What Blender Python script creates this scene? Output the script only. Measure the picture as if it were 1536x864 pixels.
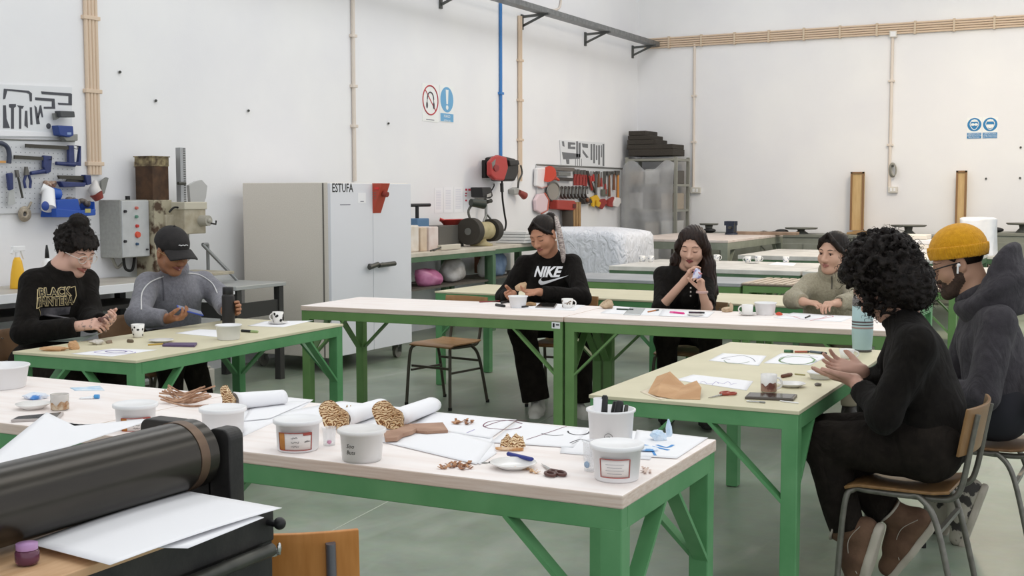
import bpy, bmesh, math, random
import numpy as np
from mathutils import Vector, Matrix, Euler
PI = math.pi
C = bpy.context.scene.collection
for o in list(bpy.data.objects): bpy.data.objects.remove(o)

# ------------------------------------------------------------------ camera, world, lights, exposure
FPX, PITCH, ROLL, CAMZ, YAW = 1836.79, .0773, -.0011, 1.5234, .4817
_c, _s = math.cos(PITCH), math.sin(PITCH)
_fw = np.array([0, _c, -_s]); _up = np.array([0, _s, _c]); _r = np.array([1., 0, 0])
_cr, _sr = math.cos(ROLL), math.sin(ROLL)
_r, _up = _cr*_r + _sr*_up, -_sr*_r + _cr*_up
_R = np.array([[math.cos(YAW), -math.sin(YAW), 0], [math.sin(YAW), math.cos(YAW), 0], [0, 0, 1]])
_r, _up, _fw = _R@_r, _R@_up, _R@_fw
CAMO = np.array([0, 0, CAMZ])
cam = bpy.data.cameras.new('camera'); cam.sensor_width = 36; cam.lens = FPX/1536*36
cam.clip_start = .02; cam.clip_end = 100
camo = bpy.data.objects.new('camera', cam); C.objects.link(camo)
camo.matrix_world = Matrix(((_r[0], _up[0], -_fw[0], 0), (_r[1], _up[1], -_fw[1], 0), (_r[2], _up[2], -_fw[2], CAMZ), (0, 0, 0, 1)))
bpy.context.scene.camera = camo
W = bpy.data.worlds.new('world'); bpy.context.scene.world = W; W.use_nodes = True
W.node_tree.nodes['Background'].inputs[0].default_value = (.92, .945, 1, 1)
W.node_tree.nodes['Background'].inputs[1].default_value = 1.15
def area(name, loc, sx, sy, power, col=(1, 1, 1), rot=(0, 0, 0)):
    L = bpy.data.lights.new(name, 'AREA'); L.shape = 'RECTANGLE'; L.size = sx; L.size_y = sy; L.energy = power; L.color = col
    o = bpy.data.objects.new(name, L); C.objects.link(o); o.location = loc; o.rotation_euler = rot
    return o
# unseen area lights added under the roof, world light through the sides left open, and a warm lamp over the far corner
area('overhead_area_light', (-5.0, 8.5, 5.85), 1.6, 17, 210, (.965, .975, 1))
area('overhead_area_light', (-1.2, 8.5, 5.85), 1.6, 17, 210, (.99, .99, 1))
area('overhead_area_light', (2.4, 8.5, 5.85), 1.6, 17, 160, (1, 1, 1))
area('roof_lamp', (-1.6, 14.6, 4.6), .9, .9, 130, (1, .78, .52))
vs = bpy.context.scene.view_settings
vs.view_transform = 'Standard'; vs.look = 'None'; vs.gamma = 1; vs.use_curve_mapping = False
vs.exposure = -.2

# ------------------------------------------------------------------ helpers: points
def ray(px, py): return _fw + (px-768)/FPX*_r - (py-432)/FPX*_up
def atz(px, py, z): d = ray(px, py); return Vector(CAMO + d*(z-CAMZ)/d[2])
def atx(px, py, x): d = ray(px, py); return Vector(CAMO + d*x/d[0])
def aty(px, py, y): d = ray(px, py); return Vector(CAMO + d*y/d[1])
WX, WY = -7.2, 18.02

# ------------------------------------------------------------------ helpers: materials
def lin(h):
    h = h.lstrip('#'); c = [int(h[i:i+2], 16)/255 for i in (0, 2, 4)]
    return tuple((x/12.92 if x <= .04045 else ((x+.055)/1.055)**2.4) for x in c) + (1,)
MT = {}
def mat(name, h, rough=.6, metal=0, h2=None, scale=8, bump=0, bscale=120, spec=.4, trans=0, alpha=1, emit=0, stretch=None, contrast=(.35, .65), sheen=0, detail=4):
    if name in MT: return MT[name]
    m = bpy.data.materials.new(name); MT[name] = m; m.use_nodes = True
    N = m.node_tree.nodes; L = m.node_tree.links; b = N['Principled BSDF']
    b.inputs['Roughness'].default_value = rough; b.inputs['Metallic'].default_value = metal
    b.inputs['Specular IOR Level'].default_value = spec
    b.inputs['Base Color'].default_value = lin(h)
    b.inputs['Transmission Weight'].default_value = trans; b.inputs['Alpha'].default_value = alpha
    if sheen: b.inputs['Sheen Weight'].default_value = sheen; b.inputs['Sheen Roughness'].default_value = .6
    if emit: b.inputs['Emission Color'].default_value = lin(h); b.inputs['Emission Strength'].default_value = emit
    tc = N.new('ShaderNodeTexCoord'); mp = N.new('ShaderNodeMapping'); L.new(tc.outputs['Object'], mp.inputs[0])
    if stretch: mp.inputs['Scale'].default_value = stretch
    if h2:
        n = N.new('ShaderNodeTexNoise'); n.inputs['Scale'].default_value = scale; n.inputs['Detail'].default_value = detail
        L.new(mp.outputs[0], n.inputs['Vector'])
        r = N.new('ShaderNodeValToRGB'); r.color_ramp.elements[0].position = contrast[0]; r.color_ramp.elements[1].position = contrast[1]
        r.color_ramp.elements[0].color = lin(h); r.color_ramp.elements[1].color = lin(h2)
        L.new(n.outputs[0], r.inputs[0]); L.new(r.outputs[0], b.inputs['Base Color'])
    if bump:
        n2 = N.new('ShaderNodeTexNoise'); n2.inputs['Scale'].default_value = bscale; n2.inputs['Detail'].default_value = 3
        L.new(tc.outputs['Object'], n2.inputs['Vector'])
        bp = N.new('ShaderNodeBump'); bp.inputs['Strength'].default_value = bump; bp.inputs['Distance'].default_value = .004
        L.new(n2.outputs[0], bp.inputs['Height']); L.new(bp.outputs[0], b.inputs['Normal'])
    return m

# ------------------------------------------------------------------ helpers: meshes
class MB:
    def __init__(s): s.v = []; s.f = []; s.mi = []; s.sm = []; s.T = Matrix(); s.m = 0; s.smooth = False
    def raw(s, vs, fs, smooth=None, m=None):
        o = len(s.v); T = s.T
        s.v += [tuple(T@Vector(p)) for p in vs]
        for f in fs:
            s.f.append([o+i for i in f]); s.mi.append(s.m if m is None else m); s.sm.append(s.smooth if smooth is None else smooth)
        return s
    def box(s, c, d, rz=0, rot=None, m=None, taper=1):
        x, y, z = [q/2 for q in d]; R = rot.to_matrix() if rot else Matrix.Rotation(rz, 3, 'Z'); c = Vector(c)
        P = [Vector((sx*x*(taper if sz > 0 else 1), sy*y*(taper if sz > 0 else 1), sz*z)) for sz in (-1, 1) for sy in (-1, 1) for sx in (-1, 1)]
        return s.raw([c+R@p for p in P], [(0, 2, 3, 1), (4, 5, 7, 6), (0, 1, 5, 4), (2, 6, 7, 3), (0, 4, 6, 2), (1, 3, 7, 5)], False, m)
    def bar(s, a, b, w, h, up=(0, 0, 1), m=None):
        a = Vector(a); b = Vector(b); t = (b-a).normalized(); u = Vector(up)
        if abs(t.dot(u)) > .98: u = Vector((1, 0, 0))
        sx = t.cross(u).normalized(); sz = sx.cross(t).normalized()
        P = [p + sx*w/2*i + sz*h/2*j for p in (a, b) for j in (-1, 1) for i in (-1, 1)]
        return s.raw(P, [(0, 1, 3, 2), (4, 6, 7, 5), (0, 4, 5, 1), (2, 3, 7, 6), (0, 2, 6, 4), (1, 5, 7, 3)], False, m)
    def tube(s, pts, r, seg=8, closed=False, caps=True, m=None):
        pts = [Vector(p) for p in pts]; n = len(pts); rs = r if isinstance(r, (list, tuple)) else [r]*n
        V = []; prev = None
        for i, p in enumerate(pts):
            a = pts[(i-1) % n] if closed or i > 0 else p; b = pts[(i+1) % n] if closed or i < n-1 else p
            t = (b-a); t = t.normalized() if t.length > 1e-9 else Vector((0, 0, 1))
            if prev is None: u = t.orthogonal().normalized()
            else:
                u = prev - t*prev.dot(t); u = u.normalized() if u.length > 1e-6 else t.orthogonal().normalized()
            prev = u; w = t.cross(u)
            V += [p + (u*math.cos(2*PI*k/seg)+w*math.sin(2*PI*k/seg))*rs[i] for k in range(seg)]
        F = []
        for i in range(n if closed else n-1):
            j = (i+1) % n
            F += [(i*seg+k, i*seg+(k+1) % seg, j*seg+(k+1) % seg, j*seg+k) for k in range(seg)]
        s.raw(V, F, True, m)
        if caps and not closed:
            s.raw(V[:seg], [tuple(reversed(range(seg)))], False, m); s.raw(V[-seg:], [tuple(range(seg))], False, m)
        return s
    def cyl(s, a, b, r0, r1=None, seg=20, m=None, caps=True): return s.tube([a, b], [r0, r0 if r1 is None else r1], seg, False, caps, m)
    def lathe(s, prof, seg=24, c=(0, 0, 0), sx=1, sy=1, m=None, smooth=True, a0=0, a1=2*PI):
        c = Vector(c); full = abs(a1-a0-2*PI) < 1e-6; k = seg if full else seg+1
        V = [c+Vector((r*sx*math.cos(a0+(a1-a0)*j/seg), r*sy*math.sin(a0+(a1-a0)*j/seg), z)) for r, z in prof for j in range(k)]
        F = []
        for i in range(len(prof)-1):
            for j in range(seg):
                q = (j+1) % k if full else j+1
                F.append((i*k+j, i*k+q, (i+1)*k+q, (i+1)*k+j))
        return s.raw(V, F, smooth, m)
    def ell(s, c, r, rot=None, nu=16, nv=10, m=None):
        R = rot.to_matrix() if isinstance(rot, Euler) else (rot or Matrix.Identity(3)); c = Vector(c)
        if not isinstance(r, (tuple, list)): r = (r, r, r)
        V = []; F = []
        for i in range(nv+1):
            t = PI*i/nv
            for j in range(nu):
                p = 2*PI*j/nu; V.append(c+R@Vector((r[0]*math.sin(t)*math.cos(p), r[1]*math.sin(t)*math.sin(p), r[2]*math.cos(t))))
        for i in range(nv):
            for j in range(nu): F.append((i*nu+j, (i+1)*nu+j, (i+1)*nu+(j+1) % nu, i*nu+(j+1) % nu))
        return s.raw(V, F, True, m)
    def prism(s, poly, z0, z1, m=None):
        n = len(poly); V = [(x, y, z0) for x, y in poly]+[(x, y, z1) for x, y in poly]
        F = [tuple(reversed(range(n))), tuple(range(n, 2*n))]+[(i, (i+1) % n, n+(i+1) % n, n+i) for i in range(n)]
        return s.raw(V, F, False, m)
    def grid(s, nx, ny, fn, smooth=True, m=None, wrap=False):
        V = [fn(i/nx, j/ny) for j in range(ny+1) for i in range(nx+1)]
        F = [(j*(nx+1)+i, j*(nx+1)+i+1, (j+1)*(nx+1)+i+1, (j+1)*(nx+1)+i) for j in range(ny) for i in range(nx)]
        return s.raw(V, F, smooth, m)
    def text(s, txt, size, ext=.0004, m=None, align='CENTER', bold=0, sx=1, shear=0):
        cu = bpy.data.curves.new('lettering', 'FONT'); cu.body = txt; cu.size = size; cu.extrude = ext; cu.align_x = align; cu.align_y = 'CENTER'
        cu.offset = bold; cu.resolution_u = 2; cu.shear = shear
        o = bpy.data.objects.new('lettering', cu); C.objects.link(o)
        me = bpy.data.meshes.new_from_object(o.evaluated_get(bpy.context.evaluated_depsgraph_get()))
        s.raw([(v.co.x*sx, v.co.y, v.co.z) for v in me.vertices], [tuple(p.vertices) for p in me.polygons], False, m)
        bpy.data.objects.remove(o); bpy.data.curves.remove(cu); bpy.data.meshes.remove(me)
        return s
    def build(s, name, mats, parent=None, bevel=0, solid=0, sub=0, loc=None, soloff=0):
        me = bpy.data.meshes.new(name); me.from_pydata(s.v, [], s.f)
        for q in (mats if isinstance(mats, (list, tuple)) else [mats]): me.materials.append(q)
        me.polygons.foreach_set('material_index', s.mi); me.polygons.foreach_set('use_smooth', s.sm); me.update()
        o = bpy.data.objects.new(name, me); C.objects.link(o)
        if parent: o.parent = parent
        if loc: o.location = loc
        if solid: q = o.modifiers.new('solidify', 'SOLIDIFY'); q.thickness = solid; q.offset = soloff
        if sub: q = o.modifiers.new('subdivision', 'SUBSURF'); q.levels = sub; q.render_levels = sub
        if bevel: q = o.modifiers.new('bevel', 'BEVEL'); q.width = bevel; q.segments = 2; q.limit_method = 'ANGLE'; q.angle_limit = .7
        return o
def tag(o, label=None, cat=None, group=None, kind=None):
    if label: o['label'] = label
    if cat: o['category'] = cat
    if group: o['group'] = group
    if kind: o['kind'] = kind
    return o
def thing(name, label, cat, loc=(0, 0, 0), rz=0, group=None, rot=None):
    o = bpy.data.objects.new(name, None); C.objects.link(o); o.empty_display_size = .1
    o.location = loc; o.rotation_euler = rot or (0, 0, rz)
    return tag(o, label, cat, group)
def dup(root, loc, rz=0, label=None, group=None, scale=None):
    r = root.copy(); C.objects.link(r); r.location = loc; r.rotation_euler = (0, 0, rz)
    if label: r['label'] = label
    if group: r['group'] = group
    if scale: r.scale = scale
    for ch in list(root.children):
        c = ch.copy(); C.objects.link(c); c.parent = r
        for g in ch.children:
            d = g.copy(); C.objects.link(d); d.parent = c
    return r
def arc(c, r, a0, a1, n, ax='xz'):
    out = []
    for i in range(n+1):
        a = a0+(a1-a0)*i/n; u, v = r*math.cos(a), r*math.sin(a)
        out.append(Vector(c)+(Vector((u, 0, v)) if ax == 'xz' else Vector((0, u, v)) if ax == 'yz' else Vector((u, v, 0))))
    return out
def smooth_path(pts, n=6, closed=False):
    P = [Vector(p) for p in pts]; out = []; N = len(P)
    for i in range(N if closed else N-1):
        g = (lambda k: P[k % N]) if closed else (lambda k: P[min(max(k, 0), N-1)])
        a, b, c, d = g(i-1), g(i), g(i+1), g(i+2)
        for j in range(n):
            t = j/n; out.append(.5*((2*b)+(-a+c)*t+(2*a-5*b+4*c-d)*t*t+(-a+3*b-3*c+d)*t**3))
    if not closed: out.append(P[-1])
    return out
# frame helpers: text and flat things on the left wall (reads along +Y, faces +X), back wall (along +X, faces -Y)
def on_left(y, z, off=0, x=None): return Matrix(((0, 0, 1, (WX if x is None else x)+off), (1, 0, 0, y), (0, 1, 0, z), (0, 0, 0, 1)))
def on_back(x, z, off=0, y=None): return Matrix(((1, 0, 0, x), (0, 0, -1, (WY if y is None else y)-off), (0, 1, 0, z), (0, 0, 0, 1)))

# ------------------------------------------------------------------ materials
plaster = mat('white_plaster', '#f0f0f0', .85, 0, '#ebebed', 1.2, .15, 60, spec=.2)
def concrete():
    m = mat('green_grey_concrete', '#6f786a', .42, spec=.45); N = m.node_tree.nodes; L = m.node_tree.links; b = N['Principled BSDF']
    tc = N.new('ShaderNodeTexCoord')
    n = N.new('ShaderNodeTexNoise'); n.inputs['Scale'].default_value = .9; n.inputs['Detail'].default_value = 8; n.inputs['Roughness'].default_value = .65
    n2 = N.new('ShaderNodeTexNoise'); n2.inputs['Scale'].default_value = 14; n2.inputs['Detail'].default_value = 6
    n3 = N.new('ShaderNodeTexNoise'); n3.inputs['Scale'].default_value = 3; n3.inputs['Detail'].default_value = 5; n3.inputs['Distortion'].default_value = 1.5
    mp = N.new('ShaderNodeMapping'); mp.inputs['Scale'].default_value = (1, .25, 1); mp.inputs['Rotation'].default_value = (0, 0, .6)
    for q in (n, n2): L.new(tc.outputs['Object'], q.inputs['Vector'])
    L.new(tc.outputs['Object'], mp.inputs[0]); L.new(mp.outputs[0], n3.inputs['Vector'])
    r = N.new('ShaderNodeValToRGB'); e = r.color_ramp.elements
    e[0].position = .3; e[0].color = lin('#6d7b68'); e[1].position = .72; e[1].color = lin('#a9b3a2')
    L.new(n.outputs[0], r.inputs[0])
    r2 = N.new('ShaderNodeValToRGB'); r2.color_ramp.elements[0].position = .56; r2.color_ramp.elements[1].position = .74
    r2.color_ramp.elements[0].color = (0, 0, 0, 1); r2.color_ramp.elements[1].color = (.5, .5, .5, 1); L.new(n3.outputs[0], r2.inputs[0])
    mx = N.new('ShaderNodeMix'); mx.data_type = 'RGBA'; mx.inputs['B'].default_value = lin('#b4b8ae') if 0 else (0, 0, 0, 1)
    mx.inputs[7].default_value = lin('#adb2a6'); L.new(r2.outputs[0], mx.inputs[0]); L.new(r.outputs[0], mx.inputs[6])
    mx2 = N.new('ShaderNodeMix'); mx2.data_type = 'RGBA'; mx2.blend_type = 'MULTIPLY'; mx2.inputs[0].default_value = .2
    L.new(mx.outputs[2], mx2.inputs[6]); L.new(n2.outputs[1], mx2.inputs[7]); L.new(mx2.outputs[2], b.inputs['Base Color'])
    rr = N.new('ShaderNodeMapRange'); rr.inputs['To Min'].default_value = .22; rr.inputs['To Max'].default_value = .5; L.new(n.outputs[0], rr.inputs[0]); L.new(rr.outputs[0], b.inputs['Roughness'])
    return m
floor_m = concrete()
green = mat('green_enamel', '#55905d', .42, 0, '#689f6d', 7, .05, 40, contrast=(.3, .75))
green_y = mat('yellow_green_enamel', '#62884f', .42, 0, '#6f945a', 7, .05, 40, contrast=(.3, .75))
green_d = mat('dark_green_enamel', '#4b6a4e', .45, 0, '#587558', 6, .05, 40)
pale_board = mat('whitewashed_board', '#f6efeb', .6, 0, '#ece0d9', 3, .05, 60, stretch=(1, 7, 7), contrast=(.4, .8))
cream_top = mat('cream_linoleum', '#d9d2b4', .45, 0, '#d0c9aa', 4, 0)
board_edge = mat('board_edge', '#e0d0c3', .75, 0, '#d2bdad', 6, .2, 60, stretch=(1, 6, 30))
steel_dark = mat('dark_steel', '#4a4a46', .4, .6, '#55554f', 20)
steel_tube = mat('grey_painted_tube', '#6d6a63', .35, .5, '#7c7a72', 30)
plywood = mat('varnished_plywood', '#a87e52', .38, 0, '#956c42', 3, .05, 80, stretch=(2, 14, 2))
ply_orange = mat('orange_plywood', '#c98a4a', .35, 0, '#b97a3c', 3, .05, 80, stretch=(14, 2, 2))
ply_dark = mat('dark_plywood', '#7b5c3e', .42, 0, '#6b4e33', 3, .05, 80, stretch=(2, 14, 2))
ply_edge = mat('plywood_edge', '#d8b98c', .6, 0, '#b08a5c', 300, stretch=(.1, .1, 1))
paper = mat('white_paper', '#f1f1f3', .7, spec=.2)
white_plastic = mat('white_plastic', '#eeeeee', .35)
porcelain = mat('white_porcelain', '#f0eeea', .18, spec=.5)
black_plastic = mat('black_plastic', '#1d1d1e', .4)
rubber = mat('black_rubber', '#1b1a19', .7)
grey_metal = mat('grey_metal', '#8d8e8a', .4, .7)
chrome = mat('bright_steel', '#c9cac8', .22, .9)
red_plastic = mat('red_plastic', '#b5302a', .4)
blue_plastic = mat('blue_plastic', '#2a56b8', .4)
ink_black = mat('black_ink', '#1c1b1b', .7); ink_red = mat('red_ink', '#a83a34', .7); ink_blue = mat('blue_ink', '#3a7fc4', .7)
beige_pvc = mat('beige_conduit', '#d9c3ab', .5); glass = mat('clear_plastic', '#f4f6f8', .1, alpha=.28, spec=.6)

# ------------------------------------------------------------------ the room shell
def struct(name, mb, m, **k): o = mb.build(name, m, **k); o['kind'] = 'structure'; return o
XR, YF, ZC = 4.2, -3.2, 6.2
b = MB(); b.box(((WX+XR)/2, (WY+YF)/2, -.06), (XR-WX+.6, WY-YF+.6, .12)); struct('floor', b, floor_m)
b = MB(); b.box((WX-.1, (WY+YF)/2, ZC/2), (.2, WY-YF+.4, ZC)); struct('wall_left', b, plaster)
b = MB(); b.box(((WX+XR)/2, WY+.1, ZC/2), (XR-WX, .2, ZC)); struct('wall_back', b, plaster)
b = MB(); b.box(((WX+XR)/2, (WY+YF)/2, ZC+.06), (XR-WX+.6, WY-YF+.6, .12)); struct('ceiling', b, plaster)

jA, jB = atz(470, 811, 0), atz(640, 722, 0); b = MB(); b.bar(jA+(jA-jB)*1.5, jB+(jB-jA)*2.0, .006, .003); struct('trim_1', b, mat('floor_joint', '#b4baac', .6))
# ------------------------------------------------------------------ work tables
def work_table(label, corner, w, d, rz, h, top_m, top_t, side='right', frame_m=green, group=None, ks=None, edge_m=None, leg_w=.06, apron=.058):
    """corner = the near corner on the given side; w along X, d along Y."""
    R = Matrix.Rotation(rz, 3, 'Z'); c = Vector(corner); c.z = 0
    ctr = c + R@Vector(((-w/2 if side == 'right' else w/2), d/2, 0))
    t = thing('work_table', label, 'table', ctr, rz, group)
    b = MB(); b.box((0, 0, h-top_t/2), (w, d, top_t)); b.mi = [0, 0, 1, 1, 1, 1]; b.mi[1] = 0
    b.build('tabletop', [top_m, edge_m or top_m], t, bevel=.004 if top_t > .02 else .002)
    za = h-top_t; i = .004
    b = MB()
    for s in (-1, 1):
        b.box((0, s*(d/2-i-.02), za-apron/2), (w-2*i, .04, apron)); b.box((s*(w/2-i-.02), 0, za-apron/2), (.04, d-2*i-.08, apron))
    b.build('apron', frame_m, t, bevel=.003)
    L = leg_w
    for sx in (-1, 1):
        for sy in (-1, 1):
            x, y = sx*(w/2-i-L/2), sy*(d/2-i-L/2)
            b = MB(); b.box((x, y, (za-apron+.006)/2+.001), (L, L, za-apron+.002)); b.build('leg', frame_m, t, bevel=.004)
            zt = za-apron+.004; k = .27 if d > .6 else .2
            b = MB(); b.bar((x-sx*L*.4, y+sy*.008, zt-k), (x-sx*(k+.03), y+sy*.008, zt), .012, .045, up=(0, 1, 0)); b.build('brace', frame_m, t)
            b = MB(); b.bar((x+sx*.008, y-sy*L*.4, zt-(ks or k)), (x+sx*.008, y-sy*((ks or k)+.03), zt), .012, .045, up=(1, 0, 0)); b.build('brace', frame_m, t)
    return t
g1 = 'long pale-topped tables in the middle row'
work_table('green table with thick pale top under the tubs and paper cut-outs, nearest the camera', (-1.141, 2.775, 0), 1.88, .776, .017, .7753, pale_board, .036, 'right', green, edge_m=board_edge)
work_table('green table with pale top at left behind the press roller', (-1.141-1.885, 2.745, 0), 1.88, .776, .017, .7753, pale_board, .036, 'right', green, edge_m=board_edge)
work_table('long green table with pale top in front of the empty wooden chair', (-5.03, 6.57, 0), 1.885, .757, .063, .7753, pale_board, .032, 'left', green_y, edge_m=board_edge)
work_table('green table with pale top before the long-haired woman and the fleece woman', (-5.03+1.888, 6.69, 0), 1.885, .757, .063, .7753, pale_board, .032, 'left', green_y, edge_m=board_edge)
work_table('cream-topped green table in front of the curly-haired person and the yellow beanie', (-1.09, 4.285, 0), .812, 1.868, .014, .75, cream_top, .014, 'right', green, ks=.2)
work_table('cream-topped green table in front of the two people at far left', (-4.166, 4.195, 0), .782, 1.76, .044, .75, cream_top, .014, 'right', green)
work_table('cream-topped table directly behind the lettered-sweatshirt woman', (-5.02, 8.28, 0), 1.88, .84, -.005, .75, cream_top, .014, 'left', green)
work_table('cream-topped table behind the long-haired woman and the fleece woman', (-3.125, 8.30, 0), 1.75, .84, -.005, .75, cream_top, .014, 'left', green)
slate = mat('grey_slate_top', '#a8aaac', .5, 0, '#989b9e', 3, .05, 30)
marble = mat('white_marble_top', '#dedcd6', .4, 0, '#c6c4be', 5, 0)
work_table('grey-topped green table in the third row, beyond the cream tables', (-4.86, 10.16, 0), 1.75, .78, -.004, .75, slate, .03, 'left', green_y)
work_table('speckled white table with dark green apron carrying small cups', (-5.12, 12.02, 0), 2.05, 1.5, -.004, .75, marble, .045, 'left', green_d, apron=.075)
work_table('speckled white table behind the curly-haired head, right end of the fourth row', (-3.05, 12.02, 0), 1.7, 1.5, -.004, .75, marble, .045, 'left', green_d, apron=.075)
grey_green = mat('grey_green_paint', '#7d8274', .5, 0, '#8a8f81', 6)
work_table('low plaster-dusted table with green apron in front of the back cabinets', (-4.38, 14.2, 0), 2.6, 1.75, -.004, .785, marble, .05, 'left', green_d, apron=.06)
pinkish = mat('pinkish_stone_top', '#d8cdc6', .5, 0, '#c8bab2', 8, .05, 40)
work_table('grey workbench with pinkish top below the blue vise', (-4.55, 14.35, 0), 1.5, 2.5, .0, .95, pinkish, .03, 'right', grey_green, leg_w=.09, apron=.09)
# ------------------------------------------------------------------ school chairs
def make_chair(name, label, loc, rz, ply, tubem, group=None, sticker=False, depth=.37, low=True):
    t = thing(name, label, 'chair', loc, rz, group)
    zs = .455; w, d = .38, depth
    b = MB()
    def seat(u, v):
        x = (u-.5)*w*(1-.06*(1-v)); y = (v-.5)*d
        return (x, y, zs-.012*math.sin(PI*u)*math.sin(PI*min(1, v*1.1)) - .03*max(0, v-.85)**1.5*8 + .01*max(0, .15-v)*6)
    b.grid(14, 14, seat); b.build('seat', ply, t, bevel=.002, solid=.011, soloff=-1)
    b = MB()
    def back(u, v):
        x = (u-.5)*.39; q = (u-.5)*2
        return (x, -d/2-.035-.03*(v)+.035*q*q-.028, .595+.172*v)
    b.grid(16, 6, back); bk = b.build('backrest', ply, t, bevel=.002, solid=.011, soloff=0)
    if sticker:
        b = MB(); q = (-.085/.195)
        b.lathe([(.0001, 0), (.026, 0), (.026, .0015), (.0001, .0015)], 24); b.T = Matrix()
        so = b.build('sticker', mat('blue_sticker', '#1668ae', .4), bk); so.location = (-.05, -d/2-.0825, .685); so.rotation_euler = (PI/2+.17, 0, -.1); so['label'] = 'round blue sticker'
    r = .0115
    for s in (-1, 1):
        x = s*(w/2-.022)
        rail = [(x, d/2-.03, zs-.02)]
        f = smooth_path([(s*(w/2+.012), d/2+.02, 0), (s*(w/2-.004), d/2-.002, zs-.09), (x, d/2-.03, zs-.026), (x, d/2-.08, zs-.024), (x, 0, zs-.026)], 6)
        MB().tube(f, r, 10).build('leg', tubem, t)
        f = smooth_path([(s*(w/2+.012), -d/2-.045, 0), (s*(w/2-.003), -d/2+.035, zs-.12), (x, -d/2+.10, zs-.028), (x, -d/2+.14, zs-.025), (x, 0.005, zs-.026)], 6)
        MB().tube(f, r, 10).build('leg', tubem, t)
        xi = s*(w/2-.055)
        f = smooth_path([(xi, .05, zs-.028), (xi, -d/2+.06, zs-.034), (xi, -d/2-.01, zs-.02), (xi, -d/2-.04, zs+.04), (xi, -d/2-.068, .66), (xi, -d/2-.083, .742)], 6)
        MB().tube(f, r, 10).build('back_upright', tubem, t)
        for yy, xx in ((d/2+.02, s*(w/2+.012)), (-d/2-.045, s*(w/2+.012))):
            MB().cyl((xx, yy, 0), (xx, yy, .02), .0135, .0135, 12).build('foot_cap', rubber, t)
        for zz in (.64, .72): MB().cyl((xi, -d/2-.075-.0, zz), (xi, -d/2-.05, zz), .004, .004, 8).build('rivet', chrome, t)
    if low: MB().bar((-w/2+.01, d/2-.02, zs-.17), (w/2-.01, d/2-.02, zs-.17), .016, .016).build('stretcher', tubem, t)
    MB().bar((-w/2+.01, -d/2+.03, zs-.14), (w/2-.01, -d/2+.03, zs-.14), .016, .016).build('stretcher', tubem, t)
    for s in ((-1, 1) if low else ()): MB().bar((s*(w/2-.012), d/2-.01, zs-.2), (s*(w/2-.012), -d/2+.02, zs-.2), .014, .014).build('stretcher', tubem, t)
    return t
tube_brown = mat('brown_grey_tube', '#5a544a', .35, .5)
make_chair('school_chair', 'empty plywood school chair standing behind the middle table beside the white oven', (-4.5, 7.575, 0), PI-.15, plywood, tube_brown)
make_chair('school_chair', 'orange plywood chair back with blue sticker beside the black press', (-1.86, 2.36, 0), .53, ply_orange, mat('blue_grey_tube', '#77777e', .35, .4), sticker=True)
make_chair('school_chair', 'plywood chair with bent back under the curly-haired person', (-.785, 4.70, 0), PI/2-.05, mat('worn_plywood', '#8f6c45', .4, 0, '#7d5d3a', 3, .05, 80, stretch=(2, 14, 2)), steel_tube, low=False)
make_chair('school_chair', 'chair under the person in the yellow beanie at right edge', (-.62, 5.60, 0), PI/2-.02, ply_dark, steel_tube, low=False)
make_chair('school_chair', 'chair under the woman in the lettered black sweatshirt', (-3.75, 7.96, 0), PI+.12, plywood, tube_brown, low=False)
make_chair('school_chair', 'chair under the long-haired woman in black', (-2.78, 7.93, 0), PI, mat('worn_plywood_b', '#8d7150', .4, 0, '#7a5f42', 3), tube_brown)
make_chair('school_chair', 'chair under the woman in the olive fleece', (-1.84, 7.97, 0), PI, plywood, tube_brown)
make_chair('school_chair', 'brown-backed chair under the person in glasses at far left', (-5.42, 4.83, 0), -PI/2, ply_dark, tube_brown, low=False)
make_chair('school_chair', 'chair under the man in the black cap', (-5.42, 5.58, 0), -PI/2, ply_dark, tube_brown, low=False)

# ------------------------------------------------------------------ printing press, nearest at left
press_black = mat('press_black', '#2b2a29', .45, .2, '#3a3835', 12, .15, 80)
roller_m = mat('roller_steel', '#3a3733', .24, .7, '#45413b', 25, .03, 200, stretch=(1, .1, 1))
PX, PY, PZ, PR = -1.784, 1.975, .9, .0727
t = thing('etching_press', 'black etching press with a large dark steel roller, cut off at lower left', 'press', (PX, 1.45, 0))
def loc(x, y, z): return (x-PX, y-1.45, z)
b = MB(); b.cyl(loc(PX, .75, PZ+PR+.003), loc(PX, PY-.02, PZ+PR+.003), PR, PR, 48); ro = b.build('roller', roller_m, t)
b = MB(); b.cyl(loc(PX, PY-.075, PZ+PR+.003), loc(PX, PY-.05, PZ+PR+.003), PR+.0015, PR+.0015, 48); b.build('band', mat('bronze_band', '#6e5a4a', .4, .6), ro)
b = MB(); b.cyl(loc(PX, PY-.02, PZ+PR+.003), loc(PX, PY+.03, PZ+PR+.003), .03, .03, 24); b.build('axle', grey_metal, ro)
# far side plate: two uprights with a bearing block between
pR, pL = aty(365, 640, 2.02), aty(232, 630, 2.02)
def rr_plate(x0, x1, z0, z1, r=.022):
    P = [(x0, z0), (x1, z0)] + [(x1-r+r*math.cos(a), z1-r+r*math.sin(a)) for a in [i*PI/12 for i in range(7)]] + [(x0+r+r*math.cos(a), z1-r+r*math.sin(a)) for a in [PI/2+i*PI/12 for i in range(7)]]
    return P
b = MB(); b.T = Matrix(((1, 0, 0, -PX), (0, 0, -1, PY+.045-1.45), (0, 1, 0, 0), (0, 0, 0, 1)))
xr = pR.x; zt = pR.z
b.prism(rr_plate(PX+.02, xr, .5, zt), 0, .045); b.prism(rr_plate(pL.x, PX-.052, .5, pL.z+.012), 0, .045); b.prism(rr_plate(PX-.07, PX+.03, .5, PZ+.05, .01), 0, .045)
b.build('side_plate', press_black, t, bevel=.003)
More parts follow.
